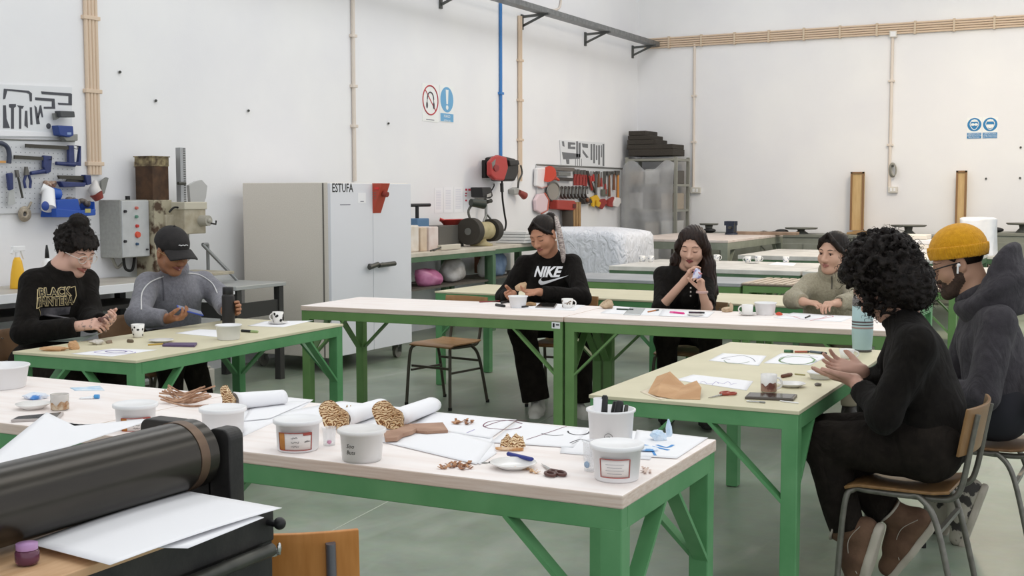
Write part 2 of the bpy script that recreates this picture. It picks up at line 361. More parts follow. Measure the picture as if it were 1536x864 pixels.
b = MB(); b.box(loc(PX, PY+.0, PZ+PR), (.085, .03, .09)); b.build('bearing_block', press_black, t, bevel=.006)
fx = atz(408, 756, .885); XF = fx.x+.005; YE = fx.y
b = MB()
b.box(loc((XF+PX-.45)/2, (YE+.7)/2, .845), (XF-PX+.45, YE-.7, .07))
b.box(loc(XF-.03, (YE+.7)/2, .55), (.05, YE-.7, .6)); b.box(loc(PX-.42, (YE+.7)/2, .55), (.05, YE-.7, .6)); b.box(loc((XF+PX-.45)/2, YE-.02, .55), (XF-PX+.4, .04, .6))
b.build('frame', press_black, t, bevel=.004)
for x in (XF-.05, PX-.4):
    for y in (.78, YE-.06): MB().box(loc(x, y, .2), (.08, .08, .4)).build('leg', press_black, t, bevel=.004)
b = MB(); b.box(loc(PX-.1, (YE+.35)/2, .887), (.62, YE-.35-.32, .016)); b.build('bed', mat('press_bed_wood', '#d9b48c', .5, 0, '#c8a078', 4, .05, 60, stretch=(14, 2, 2)), t, bevel=.002)
b = MB(); b.tube([loc(XF+.016, 1.1, .80), loc(XF+.016, YE-.03, .80)], .014, 12); b.build('guide_rail', steel_dark, t)
k = atx(412, 783, XF+.01); b = MB(); b.cyl(loc(XF-.005, YE-.02, k.z), loc(XF+.02, YE-.02, k.z), .007); b.ell(loc(XF+.026, YE-.015, k.z), .013); b.build('knob', black_plastic, t)
k = atx(415, 825, XF+.01); b = MB(); b.cyl(loc(XF-.005, YE-.03, k.z), loc(XF+.03, YE-.02, k.z), .004); b.ell(loc(XF+.02, YE-.022, k.z), (.005, .018, .008), nu=10, nv=8); b.ell(loc(XF+.028, YE-.02, k.z+.01), (.004, .006, .012), nu=8, nv=6); b.build('wing_screw', chrome, t)
b = MB(); b.box(loc(XF+.003, YE-.16, .66), (.004, .012, .3)); b.build('weld_strip', steel_dark, t)

# ------------------------------------------------------------------ sheets and drawings
def sheet(label, px, z, cat='paper', draw=None, curl=0, m=None, name='paper_sheet', group=None, lift=None, thick=.0007, n=10):
    """px: four picture corners met on the plane z (list of 4), laid as a real sheet at that height."""
    P = [atz(a, q, z) for a, q in px]; c = sum(P, Vector())/4; Q = [p-c for p in P]
    b = MB()
    def fn(u, v):
        p = (Q[0]*(1-u)+Q[1]*u)*(1-v)+(Q[3]*(1-u)+Q[2]*u)*v
        h = curl*((2*u-1)**2)*(.5+.5*v)
        if lift: h += lift(u, v)
        return (p.x, p.y, .0008+h)
    b.grid(n, n, fn)
    if b.v and (Q[1]-Q[0]).cross(Q[3]-Q[0]).z < 0: b.f = [list(reversed(f)) for f in b.f]
    t = b.build(name, m or paper, None, solid=thick, loc=(c.x, c.y, z)); tag(t, label, cat, group)
    for i, (pts, wd, mt) in enumerate(draw or []):
        d = MB(); L = smooth_path([Vector((q.x-c.x, q.y-c.y, .0018+(lift(.5, .5) if lift else 0))) for q in [atz(a, e, z) for a, e in pts]], 4)
        V = []; 
        for k, p in enumerate(L):
            a = L[max(k-1, 0)]; e = L[min(k+1, len(L)-1)]; tt = (e-a); tt = tt.normalized() if tt.length > 0 else Vector((1, 0, 0)); nn = Vector((-tt.y, tt.x, 0))*wd/2
            V += [p-nn, p+nn]
        d.raw(V, [(2*k, 2*k+1, 2*k+3, 2*k+2) for k in range(len(L)-1)]); d.build('drawn_line', mt, t, solid=.0003)
    return t
def loop(cx, cy, rx, ry, n=14, a0=0, a1=2*PI, wob=.0, seed=1):
    R = random.Random(seed); return [(cx+rx*math.cos(a0+(a1-a0)*i/n)*(1+R.uniform(-wob, wob)), cy+ry*math.sin(a0+(a1-a0)*i/n)*(1+R.uniform(-wob, wob))) for i in range(n+1)]
pencil_l = mat('pencil_line', '#8a8a92', .8); violet = mat('violet_line', '#7a6a9e', .8); maroon = mat('maroon_line', '#7c4a5c', .8); green_l = mat('green_line', '#7fa070', .8); red_l = mat('red_line', '#d0606a', .8); dark_l = mat('dark_line', '#3c3c40', .8); blue_l = mat('blue_line', '#4a90d0', .7); lilac = mat('lilac_line', '#a79ac8', .8); coral_m = mat('coral_line', '#e07a6a', .7)
ZF, ZR, ZL, ZM, ZT = .7753, .75, .75, .7753, .75
sheet('large white sheet coming out of the press under the roller toward the camera', [(277, 738), (423, 764), (165, 850), (40, 817)], .905, n=14, lift=lambda u, v: .002+.004*math.sin(v*PI))
sheet('second white sheet under the press roller, its edge showing beneath the top sheet', [(270, 738), (396, 777), (282, 823), (40, 819)], .902)
sheet('white sheet behind the press roller with raised corner at left', [(70, 624), (112, 645), (240, 632), (-60, 730)], .90, lift=lambda u, v: .01)
sheet('blank white sheet on near table beside the largest tub', [(445, 618), (470, 600), (350, 588), (365, 655)], ZF, curl=.0)
sheet('white sheet under the patterned rolls on the near table', [(512, 602), (650, 616), (570, 640), (405, 622)], ZF+.001)
sheet('big blank white sheet left of the small white plate', [(600, 640), (735, 640), (745, 680), (720, 697)], ZF+.001)
sheet('white sheet beside the brown cardboard strip on near table', [(560, 660), (655, 640), (740, 665), (715, 697)], ZF+.0018)
sheet('white sheet with a maroon oval drawn on it near the orange fabric piece', [(640, 617), (775, 630), (735, 658), (620, 640)], ZF+.0026, draw=[(loop(755, 638, 30, 7, 14, .3, 6.0, .1), .004, maroon), ([(726, 641), (745, 634), (765, 631), (790, 632)], .004, maroon), ([(700, 650), (712, 645)], .003, lilac)])
sheet('white sheet with violet and grey pencil loops beside the marker bucket', [(775, 632), (882, 645), (860, 672), (735, 664)], ZF+.0018, draw=[([(790, 660), (815, 652), (850, 640)], .003, maroon), ([(812, 651), (830, 654), (845, 653)], .004, dark_l), (loop(868, 648, 16, 5, 10, 0, 3.3), .005, dark_l), ([(855, 665), (870, 660), (885, 663)], .004, dark_l)])
sheet('white sheet with small dark pencil marks under the bucket', [(850, 640), (1000, 650), (975, 690), (840, 680)], ZF+.001, draw=[([(858, 667), (868, 662)], .003, dark_l)])
sheet('long white sheet under the blue and white crumpled film, near the table corner', [(955, 645), (1062, 657), (1015, 688), (945, 684)], ZF+.0018, draw=[([(950, 665), (965, 668), (985, 672), (1003, 676)], .012, blue_l), ([(985, 668), (1000, 672), (1010, 668)], .01, blue_l), ([(978, 676), (983, 684)], .008, blue_l)])
sheet('thin paper sheet rolled at an edge beside the animal-print roll, farther left', [(380, 604), (465, 602), (405, 628), (365, 632)], ZF+.003)
R4 = [(1063, 541), (1084, 530), (1150, 534), (1138, 549)]
sheet('drawing sheet with a grey outline, far left on cream table', R4, ZR, draw=[([(1082, 538), (1100, 535), (1115, 534), (1128, 538), (1133, 543)], .004, pencil_l), ([(1086, 541), (1092, 545), (1108, 546), (1124, 543)], .005, mat('sage_line', '#90a090', .8)), ([(1083, 538), (1095, 540)], .004, pencil_l)])
sheet('drawing sheet with a green oval outline beside the curly-haired person', [(1145, 545), (1172, 530), (1245, 533), (1215, 548)], ZR, draw=[(loop(1196, 541, 26, 6, 18, 0, 2*PI, .06, 4), .009, green_l), (loop(1198, 540, 30, 7, 18, .2, 5.8, .1, 8), .003, pencil_l)])
sheet('white sheet with faint pencil writing behind the kraft paper', [(1012, 570), (1040, 562), (1130, 572), (1120, 586)], ZR, draw=[([(1050+i*9, 574+(i % 3)*2), (1056+i*9, 573+(i % 2)*3), (1060+i*9, 576)], .002, lilac) for i in range(6)])
sheet('white sheet with a violet sketch on the far-left table', [(106, 531), (168, 523), (236, 525), (168, 535)], ZL, draw=[(loop(172, 528.5, 30, 2.8, 14, 0, 2*PI, .15, 5), .006, lilac), (loop(175, 528, 15, 1.4, 10, 0, 2*PI, .1, 3), .008, violet)])
sheet('blank white sheet in front of the man in the black cap', [(262, 500), (300, 494), (330, 495), (328, 506)], ZL)
sheet('white sheet under the spotted cup on the far-left table', [(371, 489), (398, 482), (470, 481), (425, 491)], ZL)
sheet('white sheet under the flowered mug on the middle table', [(766, 462), (800, 454), (878, 458), (862, 466)], ZM)
sheet('white sheet before the long-haired woman, left of the pink marker', [(900, 470), (920, 459), (1000, 465), (990, 474)], ZM)
sheet('small white sheet under the pink marker', [(988, 474), (994, 464), (1072, 468), (1062, 476)], ZM+.0012)
sheet('white sheet with red sketch under the fleece woman’s hands'.replace('’', "'"), [(1160, 477), (1190, 469), (1282, 475), (1262, 483)], ZM, draw=[([(1190, 475), (1205, 479), (1230, 478), (1240, 475)], .005, red_l), ([(1215, 481), (1235, 478), (1250, 475), (1238, 473)], .005, red_l), ([(1180, 474), (1200, 476)], .004, red_l)])
sheet('white sheet with dark sketch under the cups on the speckled table', [(1150, 397), (1165, 393), (1195, 395), (1190, 399)], .75)

# ------------------------------------------------------------------ tubs, mugs, bowls
def ppm(p): return FPX/Vector(p-Vector(CAMO)).dot(Vector(_fw))
def handle(c, r, ang, w=.005, tall=.028):
    pts = []
    for i in range(9):
        a = -PI/2+PI*i/8; pts.append((r+.022*math.cos(a)-.003, 0, c+tall*math.sin(a)))
    R = Matrix.Rotation(ang, 3, 'Z'); return [R@Vector(p) for p in pts]
def tub(label, px, py, z, r, h, taper=.88, lid=True, label_band=None, name='plastic_tub', m=None, open_=False, group=None, cat='tub', face=None):
    p = atz(px, py, z); t = thing(name, label, cat, p, face if face is not None else math.atan2(-p.y, -p.x))
    if r > 1: k = ppm(p); r, h = r/k, h/k
    m = m or white_plastic
    rb = r*taper; b = MB(); th = .002
    b.lathe([(.0001, 0), (rb-.004, 0), (rb, .004), (r-.001, h-.006), (r+.004, h-.006), (r+.004, h), (r-.002, h), (rb-th-.001, .006), (.0001, .005)], 40); b.build('body', m, t)
    if lid:
        b = MB(); b.lathe([(r+.005, h-.008), (r+.007, h-.006), (r+.007, h+.003), (r+.003, h+.005), (r-.003, h+.001), (.0001, h+.001)], 40); b.build('lid', m, t)
    if label_band:
        frac0, frac1, a0, a1, kind = label_band
        b = MB(); z0, z1 = h*frac0, h*frac1
        R = lambda zz: rb+(r-rb)*(zz-.004)/(h-.01)+.0012
        paper_l = mat('label_paper', '#efe9e4', .6)
        b.lathe([(R(z0), z0), (R(z1), z1)], 24, a0=a0, a1=a1); lb = b.build('paper_label', paper_l, t, solid=.0005)
        edge = mat('label_rim', '#b0544a', .6)
        rad = lambda a, zz, o=.0014: Vector(((R(zz)+o)*math.cos(a), (R(zz)+o)*math.sin(a), zz))
        pts = [rad(a0+(a1-a0)*i/16, z0) for i in range(17)]+[rad(a1, z1)]+[rad(a1-(a1-a0)*i/16, z1) for i in range(1, 17)]
        MB().tube(pts, .0011, 6, closed=True).build('label_border', edge, lb)
        if kind == 'orange':
            b = MB(); b.lathe([(R(z0)+.001, z0+.001), (R(z1)+.001, z1-.001)], 8, a0=a0, a1=a0+(a1-a0)*.2); b.build('colour_block', mat('label_orange', '#c0803c', .6), lb, solid=.0004)
            b = MB(); b.lathe([(R(z1*.88)+.001, z1*.87), (R(z1)+.001, z1-.001)], 8, a0=a0+(a1-a0)*.74, a1=a1); b.build('colour_block', mat('label_rim', '#b0544a'), lb, solid=.0004)
        R0 = random.Random(hash(label) % 99 if 0 else len(label))
        rows = 3 if kind == 'orange' else 4
        for k in range(rows):
            zz = z1-(z1-z0)*(.28+.5*k/(rows-1))
            a = a0+(a1-a0)*(.4 if kind == 'orange' else .2+.05*(k % 2)); e = a0+(a1-a0)*((.62 if k else .58) if kind == 'orange' else .8-.07*(k % 2))
            if kind == 'orange':
                pts = [rad(a+(e-a)*i/10, zz+R0.uniform(-.003, .003)) for i in range(11)]
            else: pts = [rad(a+(e-a)*i/10, zz) for i in range(11)]
            MB().tube(pts, .0006 if kind == 'orange' else .00045, 4).build('writing', dark_l if kind == 'orange' else pencil_l, lb)
        if kind == 'orange':
            pts = [rad(a0+(a1-a0)*(.78+.16*i/8), z1-(z1-z0)*.48+R0.uniform(-.003, .003)) for i in range(9)]; MB().tube(pts, .0009, 4).build('writing', dark_l, lb)
    return t
# scale: about 690 px per metre on the near table
tub('large white tub with orange label and closed lid, centre-left of near table', 447, 674, ZF, 33, 45, .93, True, (.1, .68, -.95, .35+.3, 'orange'))
tub('white lidded tub with orange label partly hidden by the roller', 204, 642, ZF, 30, 36, .93, True, (.0, .55, -.75, .75, 'orange'))
tub('white lidded tub just behind the press side plate', 335, 650, ZF, 32, 38, .93, True)
tub('white lidded tub with a red-bordered label at the near table corner', 925, 718, ZF, 37, 52, .9, True, (.17, .7, -.72, .55, 'lines'))
tub('white open tub at the left edge of the near table', 2, 581, ZF, 40, 34, .86, False)
frost = mat('frosted_plastic', '#fbfaf8', .3, alpha=.6)
t = tub('frosted clear tub with two handwritten words', 543, 690, ZF, 33, 46, .9, True, m=frost)
for k, s in enumerate(('Soo', 'Buts')):
    b = MB(); b.T = Matrix.Translation((0, 0, 0)); a = -.55; R = .0625
    b.text(s, .016, .0003, shear=.2); V = []
    for x, y, zz in b.v: aa = a+x/R; V.append(((R-.002*k+zz)*math.cos(aa), (R-.002*k+zz)*math.sin(aa), .05-.018*k+y))
    b.v = V; b.build('handwriting', ink_black, t)
# marker bucket
t = tub('white bucket with round black logo holding markers and a paper roll', 916, 684, ZF, 35, 72, .86, False, name='bucket', cat='bucket')
b = MB(); R = .0655; q = []
b.tube([Vector(((R)*math.cos(-.1+.012/R*math.cos(a)), R*math.sin(-.1+.012/R*math.cos(a)), .065+.012*math.sin(a))) for a in [i*PI/10 for i in range(20)]], .0007, 4, closed=True); b.build('logo_ring', ink_black, t)
b = MB(); b.tube([Vector((R*math.cos(-.1+x/R), R*math.sin(-.1+x/R), .065+y*1.4)) for x, y in ((-.004, .003), (-.001, -.002), (.001, .003), (.004, .001))], .0009, 4); b.tube([Vector((R*math.cos(-.1+x/R), R*math.sin(-.1+x/R), .065+y*1.4)) for x, y in ((.0, -.005), (.001, .003))], .0008, 4); b.build('logo_mark', ink_black, t)
BK = atz(916, 684, ZF)
def marker(label, base, tip, r, m, cap, name='marker_pen', capfrac=.3, cat='pen', group=None):
    a, e = Vector(base), Vector(tip); d = e-a; t = thing(name, label, cat, a, group=group)
    b = MB(); b.tube([Vector((0, 0, 0)), d*.03, d*(1-capfrac)], [r*.8, r, r], 12); b.build('barrel', m, t)
    b = MB(); b.tube([d*(1-capfrac), d*.97, d], [r*1.08, r*.95, r*.6], 12); b.build('cap', cap, t)
    return t
redm = mat('red_marker', '#b5363a', .35)
rg = Vector((_r[0], _r[1], 0))
marker('red marker with black tip standing in the white bucket', BK-rg*.026+Vector((0, 0, .012)), BK-rg*.017+Vector((0, 0, .175)), .0095, redm, black_plastic)
marker('thick black marker leaning right in the white bucket', BK+rg*.005+Vector((0, 0, .012)), BK+rg*.022+Vector((.0, .01, .158)), .012, black_plastic, black_plastic)
marker('thin black pen leaning in the white bucket behind the thick marker', BK+rg*.00+Vector((-.02, .02, .012)), BK+rg*.004+Vector((-.005, .035, .152)), .008, black_plastic, black_plastic)
marker('short dark pen at the right rim of the white bucket', BK+rg*.025+Vector((0, 0, .012)), BK+rg*.045+Vector((0, 0, .148)), .006, black_plastic, steel_dark)
b = MB(); p = BK-rg*.038+Vector((0, .012, .07)); b.lathe([(.016, 0), (.017, .095), (.014, .095), (.013, 0)], 20); tag(b.build('paper_roll', paper, None, loc=p), 'rolled white paper standing in the white bucket', 'paper')
# clear cups with coloured stickers
for px, py, col, nm in ((889, 706, '#9db4cc', 'clear plastic cup with pale blue dot beside the corner tub'), (494, 668, '#d49cb4', 'clear plastic cup with a pink dot between two tubs')):
    p = atz(px, py, ZF); t = thing('clear_cup', nm, 'cup', p, math.atan2(-p.y, -p.x)); t.scale = (1.05,)*3 if px > 800 else (.8, .8, .7)
    b = MB(); b.lathe([(.0001, .001), (.022, .001), (.026, .075), (.0275, .076), (.0275, .078), (.025, .078), (.021, .003), (.0001, .003)], 28); b.build('body', glass, t)
    b = MB(); a = -.62 if px > 800 else 0; b.T = Matrix.Rotation(a, 4, 'Z')@Matrix(((0, 0, 1, .0252), (1, 0, 0, 0), (0, 1, 0, .02), (0, 0, 0, 1))); b.lathe([(.0001, 0), (.0085, 0), (.0085, .001), (.0001, .001)], 20); b.build('dot', mat('dot'+col[1:], col, .5), t)
def mug(label, px, py, z, r=.037, h=.078, hang=0, m=porcelain, pat=None, taper=.9, name='mug', hand=True, half=None, group=None, tall=None):
    p = atz(px, py, z); t = thing(name, label, 'cup', p, math.atan2(-p.y, -p.x), group)
    rb = r*taper; b = MB(); b.lathe([(.0001, .002), (rb*.8, 0), (rb, .005), (r, h), (r-.003, h), (rb-.003, .006), (.0001, .006)], 28); b.build('body', m, t)
    if hand: MB().tube(handle(h*.52, r*.97, hang, tall=tall or h*.32), .0042, 8).build('handle', m, t)
    if half:
        b = MB(); f = lambda zz: rb+(r-rb)*zz/h+.0006
        pr = []; V = []; n = 36
        for j in range(n):
            a = 2*PI*j/n; zt = h*.5+.006*math.sin(3*a)+.004*math.sin(7*a+1)
            for zz in (.004, zt*.45, zt*.8, zt): V.append((f(zz)*math.cos(a), f(zz)*math.sin(a), zz))
        F = [(j*4+i, ((j+1) % n)*4+i, ((j+1) % n)*4+i+1, j*4+i+1) for j in range(n) for i in range(3)]
        b.raw(V, F, True); b.build('glaze', half, t)
    if pat:
        R = random.Random(px); b = MB()
        for i in range(pat[0]):
            a = R.uniform(-1.5, 1.5); zz = R.uniform(.15, .85)*h; rr = rb+(r-rb)*zz/h
            b.ell((rr*math.cos(a), rr*math.sin(a), zz), (.0012, R.uniform(.6, 1)*pat[1], R.uniform(.6, 1)*pat[1]), Euler((0, 0, a)), 8, 6)
        b.build('pattern', pat[2], t)
    return t
spot_black = mat('black_spots', '#1f1f22', .3); spot_blue = mat('blue_grey_flowers', '#6a7894', .4); spot_mix = mat('dull_flowers', '#8a7a6a', .4)
def saucer(label, px, py, z, r, h=.014, name='saucer', m=porcelain, group=None, cat='saucer'):
    p = atz(px, py, z); b = MB(); b.lathe([(.0001, 0), (r*.55, 0), (r*.6, .003), (r, h), (r-.001, h+.002), (r*.55, .005), (.0001, .005)], 36)
    return tag(b.build(name, m, None, loc=p), label, cat, group)
brown_gl = mat('brown_glaze', '#6d4038', .35, 0, '#a08070', 40, contrast=(.4, .6))
mug('white mug with wavy brown glazed base in front of the dark phone', 1153, 588, ZR, .032, .07, 1.45, half=brown_gl, taper=.93)
saucer('white saucer beside the brown-glazed mug', 1187, 580, ZR, .057)
mug('white cup at the foot of the tall blue bottle', 1270, 538, ZR, .036, .045, 1.5, taper=.75)
tub('shallow white bowl under the open hands of the curly-haired person', 1231, 568, ZR, .052, .03, .8, False, name='bowl', cat='bowl')
mug('white mug painted with small flowers on the middle table', 851, 462, ZM, .038, .062, 1.5, pat=(16, .007, spot_mix), taper=.85)
mug('plain white mug on a saucer near the fleece woman', 1121, 472, ZM+.006, .036, .062, -1.7, taper=.88)
saucer('saucer under the plain white mug on middle table', 1121, 473, ZM, .055, .012)
tub('white square-sided bowl before the lettered-sweatshirt woman', 777, 461, ZM, .062, .076, .8, False, name='bowl', cat='bowl')
tub('white bowl right of the plain mug on the middle table', 1148, 472, ZM, .065, .076, .86, False, name='bowl', cat='bowl')
mug('white paper-like cup with a black letter drawing on the far-left table', 207, 506, ZL, .036, .072, 0, hand=False, pat=(6, .008, spot_black), taper=.75)
saucer('small dish with a gold rim on the far-left table', 242, 513, ZL, .065, .012)
tub('white bowl on the far-left table in front of the black bottle', 343, 509, ZL, .066, .079, .88, False, name='bowl', cat='bowl')
mug('white cup with black spots standing on a saucer at the table end', 417, 484, ZL+.005, .034, .065, -2.0, pat=(9, .011, spot_black), taper=.8)
saucer('dark-rimmed saucer under the black-spotted cup', 417, 486, ZL, .058, .011)
saucer('white plate under the blue-handled knife on the near table', 770, 702, ZF, .064, .016, 'plate', cat='plate')
saucer('white dish with greenish glaze at left on the near table', 50, 613, ZF, .06, .018, 'dish', cat='dish')
mug('glass jar cup with brown paint smears on the near table', 90, 615, ZF, .031, .056, 0, m=mat('smeared_glass', '#e8e2da', .2, trans=.3), hand=False, half=mat('brown_smear', '#9a6a3c', .5, 0, '#c8b8a0', 60), taper=.95, name='jar')
# small cups on the speckled table
cg = 'small espresso cups on the speckled table'
for px, py, ha, lb in ((963, 392.8, 1.5, 'small white cup at the left end of the speckled table'), (976, 393, -1.5, 'patterned cup beside the left-end cup, handle to the right'), (1075, 391, 1.5, 'small cup just right of the long-haired woman'), (1122, 394, -1.5, 'white patterned cup of the pair on the speckled table, left one'), (1137, 393, 1.4, 'dark-patterned cup of the pair on the speckled table, right one'), (1179, 394, 0, 'lone small cup on a sheet near the fleece woman')):
    mug(lb, px, py, .75, .037, .07, ha, pat=(9, .007, spot_blue), taper=.8, group=cg, hand=px != 1179)
saucer('saucer under the pair of cups on the speckled table', 1130, 395, .75, .075, .008)

# ------------------------------------------------------------------ crumpled paper, rolls, scraps
kraft = mat('kraft_paper', '#cda57c', .75, 0, '#b98f66', 8, .2, 60); kraft_pale = mat('pale_kraft', '#cdb79a', .75, 0, '#b39a7c', 20, .3, 60)
def crumple(label, px, py, z, sx, sy, sz, m, seed=1, name='crumpled_paper', cat='paper', n=26, amp=.45, rz=0, group=None):
    R = np.random.RandomState(seed); p = atz(px, py, z)
    D = R.randn(n, 3); D /= np.linalg.norm(D, axis=1)[:, None]; Hh = 1-amp*R.rand(n)
    b = MB(); nu, nv = 22, 12; V = []
    for i in range(nv+1):
        t = PI*i/nv
        for j in range(nu):
            q = 2*PI*j/nu; d = np.array([math.sin(t)*math.cos(q), math.sin(t)*math.sin(q), math.cos(t)])
            k = D@d; r = np.min(np.where(k > .15, Hh/np.maximum(k, .15), 9)); r = min(r, 1.35)*(1+(R.rand()-.5)*.28*amp)
            V.append((d[0]*r*sx, d[1]*r*sy, max(-.0, d[2]*r*sz+sz*.55)))
    F = [(i*nu+j, (i+1)*nu+j, (i+1)*nu+(j+1) % nu, i*nu+(j+1) % nu) for i in range(nv) for j in range(nu)]
    b.raw(V, F, False); o = b.build(name, m, None, loc=p); o.rotation_euler = (0, 0, rz+YAW); return tag(o, label, cat, group)
def folded_piece(label, px, z, hts, m, name='folded_paper', cat='paper', seed=2):
    """A sheet folded up in facets: px grid rows of (px,py), heights per node."""
    P = [[atz(a, q, z) for a, q in row] for row in px]; c = P[0][0].copy()
    b = MB(); nr, nc = len(P), len(P[0])
    V = [(P[i][j].x-c.x, P[i][j].y-c.y, hts[i][j]+.001) for i in range(nr) for j in range(nc)]
    F = [(i*nc+j, (i+1)*nc+j, (i+1)*nc+j+1, i*nc+j+1) for i in range(nr-1) for j in range(nc-1)]
    b.raw(V, F, False); o = b.build(name, m, None, solid=.001, loc=(c.x, c.y, z)); return tag(o, label, cat)
folded_piece('torn folded kraft paper on the cream table near its left corner', [[(972, 590), (985, 596), (1010, 599), (1050, 600)], [(976, 588), (990, 588), (1018, 592), (1052, 592)], [(985, 580), (1005, 578), (1025, 584), (1045, 584)], [(1000, 578), (1012, 576), (1030, 582), (1040, 582)]], ZR, [[.0, .004, .0, .0], [.018, .032, .010, .026], [.040, .055, .014, .034], [.004, .016, .002, .008]], kraft)
sheet('thin translucent scrap under the folded kraft paper', [(960, 588), (985, 578), (1030, 590), (990, 600)], ZR, m=mat('scrap_tissue', '#dccfb8', .8), name='paper_scrap')
crumple('crumpled brown paper ball on the middle table beside the flowered mug', 910, 463, ZM, .055, .05, .036, kraft_pale, 3, amp=.5)
crumple('crumpled brown paper with a twisted tip near the plain white mug', 1091, 468, ZM, .05, .045, .03, kraft_pale, 7, amp=.55)
crumple('twisted upright tip of crumpled paper beside the plain mug', 1097, 466, ZM+.03, .014, .014, .035, kraft_pale, 17, amp=.4, name='paper_twist')
crumple('lump of pale clay beside the white bowl on the middle table', 796, 459, ZM, .045, .03, .022, mat('clay_lump', '#b8956c', .8, 0, '#9c7c58', 20), 9, amp=.5, name='clay_lump', cat='clay')
crumple('long crumpled kraft strip on the far-left table edge', 80, 526, ZL, .10, .03, .018, kraft, 11, amp=.5, n=22)
crumple('crumpled kraft piece at the right end of the kraft strip', 109, 524, ZL, .04, .03, .03, kraft, 12, amp=.55)
crumple('scrunched clear wrapper on the far-left table', 146, 517, ZL, .04, .03, .022, mat('wrapper', '#c8c2b8', .3), 13, amp=.5, name='wrapper', cat='wrapper')
crumple('scrunched brown wrapper beside the clear wrapper', 163, 515, ZL, .025, .02, .014, mat('wrapper_b', '#8d7b68', .5), 14, amp=.5, name='wrapper', cat='wrapper')
crumple('small grey clay lump near the edge of the cream table', 1227, 579, ZR, .017, .011, .010, mat('grey_clay', '#77706a', .7), 15, amp=.3, name='clay_lump', cat='clay')
crumple('pale blue crumpled film tip standing at the near table corner', 986, 660, ZF+.002, .035, .028, .028, mat('blue_film', '#bcd6ec', .35, 0, '#dfeaf4', 30), 21, amp=.55, name='crumpled_film', cat='film')
crumple('twisted peak of the pale blue crumpled film', 1003, 655, ZF+.02, .010, .010, .03, mat('blue_film', '#bcd6ec'), 22, amp=.3, name='film_twist', cat='film')
crumple('crumpled blue and white film flat on the sheet near corner tub', 968, 676, ZF+.003, .05, .03, .010, mat('blue_white_film', '#e6edf4', .4, 0, '#5a9ad4', 18, contrast=(.56, .6)), 23, amp=.5, name='crumpled_film', cat='film')
crumple('blue-streaked clear bag behind the green-glazed dish', 52, 598, ZF, .055, .035, .016, mat('blue_bag', '#dfe6f0', .3, 0, '#4a86cc', 14, contrast=(.55, .62)), 24, amp=.4, name='plastic_bag', cat='bag')
# brown card pieces
def slab(label, poly, z, th, m, name, cat, lift=0):
    P = [atz(a, q, z) for a, q in poly]; c = sum(P, Vector())/len(P); b = MB(); b.prism([(p.x-c.x, p.y-c.y) for p in P], 0, th)
    v = b.f; 
    A = sum(P[i].x*P[(i+1) % len(P)].y-P[(i+1) % len(P)].x*P[i].y for i in range(len(P)))
    if A < 0: b.f = [list(reversed(f)) for f in b.f]
    return tag(b.build(name, m, None, loc=(c.x, c.y, z+lift)), label, cat)
card = mat('brown_card', '#b4927c', .8, 0, '#9f7d68', 10, .1)
slab('wavy-edged piece of brown cardboard in front of the patterned rolls', [(578, 663), (576, 652), (592, 650), (604, 645), (612, 645), (616, 640), (625, 648), (618, 652), (604, 656), (596, 662)], ZF+.006, .012, card, 'cardboard_piece', 'cardboard', 0)
slab('flat strip of brown cardboard beside the wavy cardboard piece', [(606, 648), (604, 640), (664, 637), (672, 649), (640, 651)], ZF+.004, .008, card, 'cardboard_strip', 'cardboard', 0)
# patterned fabric-lined rolls
def leopard():
    m = mat('animal_print_paper', '#d9a86a', .6); N = m.node_tree.nodes; L = m.node_tree.links; b = N['Principled BSDF']
    tc = N.new('ShaderNodeTexCoord'); w = N.new('ShaderNodeTexWave'); w.wave_type = 'RINGS'; w.inputs['Scale'].default_value = 42; w.inputs['Distortion'].default_value = 9; w.inputs['Detail'].default_value = 2; w.inputs['Detail Scale'].default_value = 1.6
    L.new(tc.outputs['Object'], w.inputs['Vector']); r = N.new('ShaderNodeValToRGB'); e = r.color_ramp.elements
    e[0].position = .25; e[0].color = lin('#7a4e2a'); e[1].position = .42; e[1].color = lin('#d9a562'); k = e.new(.7); k.color = lin('#ecd6b0')
    L.new(w.outputs['Color'], r.inputs[0]); L.new(r.outputs[0], b.inputs['Base Color']); return m
leo = leopard()
def print_roll(label, a, e, z, r, seed=1, flare=1.6):
    """A sheet rolled up: white outside, animal print on the flared, torn front end."""
    A, E = atz(*a, z), atz(*e, z); d = (E-A); Ln = d.length; d.normalize(); s = Vector((-d.y, d.x, 0)); R = random.Random(seed)
    t = thing('printed_paper_roll', label, 'paper roll', A)
    b = MB(); b.grid(20, 8, lambda u, v: d*(v*Ln*.0+v*Ln)+s*(r*1.15*math.cos(PI*(1.9*u-.45)))+Vector((0, 0, r*(1+.98*math.sin(PI*(1.9*u-.45)))*(1-.15*v)))); b.build('roll', paper, t, solid=.0008)
    b = MB(); w = [R.uniform(.75, 1.15) for _ in range(24)]
    def fn(u, v):   # a scooped, torn-edged printed end filling the mouth of the roll
        a = 2*PI*u; tip = max(0, math.cos(a-.9))**3; rim = 1+(.12*w[int(u*23)]+.75*tip)*v**2
        q = r*(1.08+(flare-1)*.5*v)*v**.8*rim
        return d*(.004-r*1.1*v**1.6*(1-.35*tip)+.006*math.sin(5*a)*v)+s*(q*math.sin(a)*1.05)+Vector((0, 0, max(.0015, r+q*math.cos(a)*(1 if math.cos(a) > 0 else .95))))
    b.grid(46, 10, fn); b.build('printed_end', leo, t, solid=.001); return t
print_roll('white roll with brown animal-print flared end, left of the pair', (512, 642), (572, 620), ZF+.003, .030, 1, 1.5)
print_roll('white roll with brown animal-print flared end, right of the pair', (592, 642), (648, 618), ZF+.003, .030, 2, 1.5)
print_roll('white roll with red-brown printed ends behind the press side plate', (352, 615), (425, 606), ZF+.003, .030, 3, 1.3)
